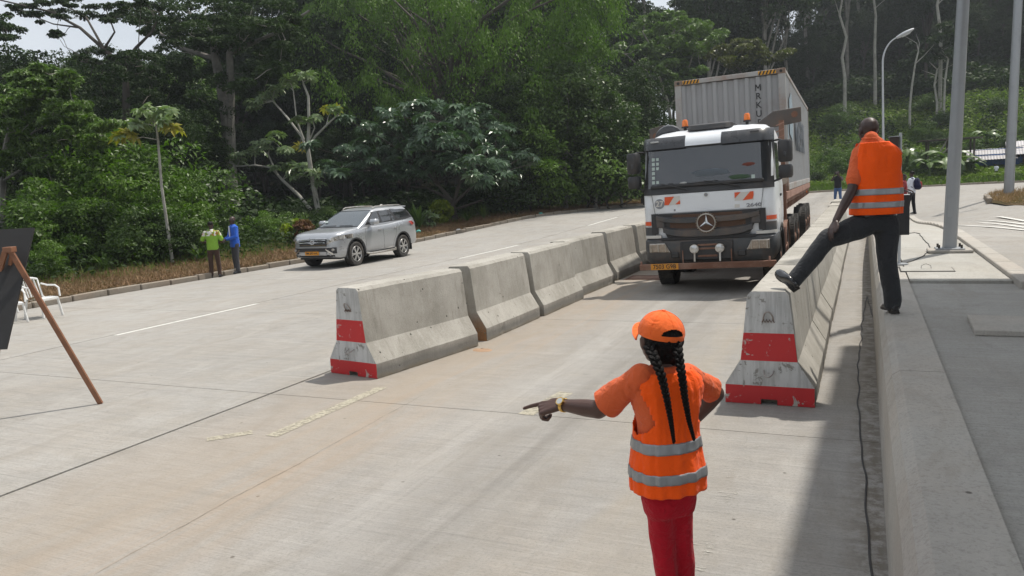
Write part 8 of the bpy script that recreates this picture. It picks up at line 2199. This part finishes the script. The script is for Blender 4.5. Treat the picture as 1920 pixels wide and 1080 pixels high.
tin(2.4, 11, -1.2, ht - .10, 2.8, rt_); tin(2.4, 11, 6.4, ht - .2, 2.8, rt_); tin(-.6, 3.2, -1.4, ht - .42, 2.2, ht + .55, 'porch_roof')
H_('gable', MB().prism([(2.6, -.3, ht), (2.6, 5.4, ht), (2.6, 2.8, rt_ - .05)], (0, 0, 0), (.06, 0, 0)), 'pink_wall')
for q in range(4): H_('roof_plank', MB().bar((1.8 + 1.3 * q, .2 + .3 * q, ht + .45 + .1 * q), (3.0 + 1.3 * q, .9, ht + .62 + .1 * q), .10, .04), 'bark_dark')
p = YP(1868, 327, 76); figure((p.x, p.y, gz(p.x, p.y)), 1.15, R(150), 'small child in pale shirt standing before the blue house', 'white_shirt', 'grey_trouser', (((-.25, .05, 1.12), (-.22, .1, .9)), ((.25, .05, 1.12), (.22, .1, .9))), sleeve=.5, vox=.03)
# collapsed shelter
SY = 78.0; q0 = YP(1735, 318, SY); sz0 = gz(q0.x, SY)
sh = empty('shelter', (q0.x, SY, sz0)); tag(sh, 'half collapsed dark wooden shelter among banana plants', 'shelter')
sx1 = YP(1826, 300, SY).x - q0.x; zt = YP(1780, 262, SY).z - sz0
for x in (0.2, sx1 * .5, sx1): sh_p = MB().bar((x, 0, -.2), (x, 0, zt), .14).build('post', M['bark_dark'], sh); MB().bar((x, 2.5, -.2), (x, 2.5, zt), .14).build('post', M['bark_dark'], sh)
MB().box((sx1 / 2, 1.2, zt + .05), (sx1 + 1.2, 3.6, .10)).build('roof', M['bark_dark'], sh)
for k, (a, c) in enumerate((((.2, -.3, 0.4), (1.9, -.3, zt + .5)), ((.6, -.35, 1.3), (2.6, -.4, zt + .2)), ((sx1 * .75, -.3, zt + .4), (sx1 * .4, -.4, .9)))): MB().bar(a, c, .10).build('fallen_pole', M['bark_pale'], sh)
def banana(px, py, Y, s, lab, seed):
    p = YP(px, py, Y); p.z = gz(p.x, Y); root = empty('banana_plant', p); tag(root, lab, 'banana plant'); rg = random.Random(seed)
    MB().tube([(0, 0, -.1), (0.03, 0, .8 * s), (.05, 0, 1.6 * s)], [.16 * s, .13 * s, .09 * s], 8).build('stem', M['leaf_mid'], root, smooth=True)
    for k in range(8):
        a = 2 * PI * k / 8 + rg.uniform(-.3, .3); d = Vector((math.cos(a), math.sin(a), 0)); t_ = Vector((-d.y, d.x, 0)); Lf = s * rg.uniform(1.9, 2.6); rows = []; el = rg.uniform(.5, 1.3)
        for j in range(9):
            t = j / 8; c = Vector((0, 0, 1.5 * s)) + d * Lf * .62 * t + Vector((0, 0, Lf * (el * .62 * t - .62 * t * t))); w = .30 * s * math.sin(PI * min(.97, .1 + .88 * t)) ** .6 * (.8 + .2 * (j % 2))
            rows.append([tuple(c - t_ * w - Vector((0, 0, .12 * s))), tuple(c), tuple(c + t_ * w - Vector((0, 0, .12 * s)))])
        MB().grid(rows).build('leaf', M['leaf_pale' if rg.random() < .35 else 'leaf_mid'], root, smooth=True)
for k, (px, py, Y, s, lab) in enumerate(((1742, 335, 75, 1.0, 'banana plant with pale torn leaves left of the shelter'), (1775, 332, 76, 1.25, 'banana plant directly before the shelter'), (1700, 325, 80, 1.3, 'tall banana plant behind the post and bald man'), (1822, 326, 77, .8, 'small banana plant between shelter and house'), (1850, 262, 92, 1.0, 'banana plant on the slope above the house'), (1800, 330, 76, 1.0, 'banana plant right of the thick lamp post'))):
    banana(px, py, Y, s, lab, k)

# ================================================================ thin air haze over the whole place
hm = bpy.data.materials.new('thin_haze'); hm.use_nodes = True; _n = hm.node_tree; _n.nodes.clear()
_v = _n.nodes.new('ShaderNodeVolumePrincipled'); _v.inputs['Color'].default_value = (0.86, 0.93, 1.0, 1); _v.inputs['Density'].default_value = 0.0005; _v.inputs['Anisotropy'].default_value = 0.3
_o = _n.nodes.new('ShaderNodeOutputMaterial'); _n.links.new(_v.outputs[0], _o.inputs['Volume'])
hb = MB().box((0, 300, 60), (1300, 1300, 140)).build('haze', hm, None); tag(hb, 'thin pale haze in the humid air', kind='stuff')
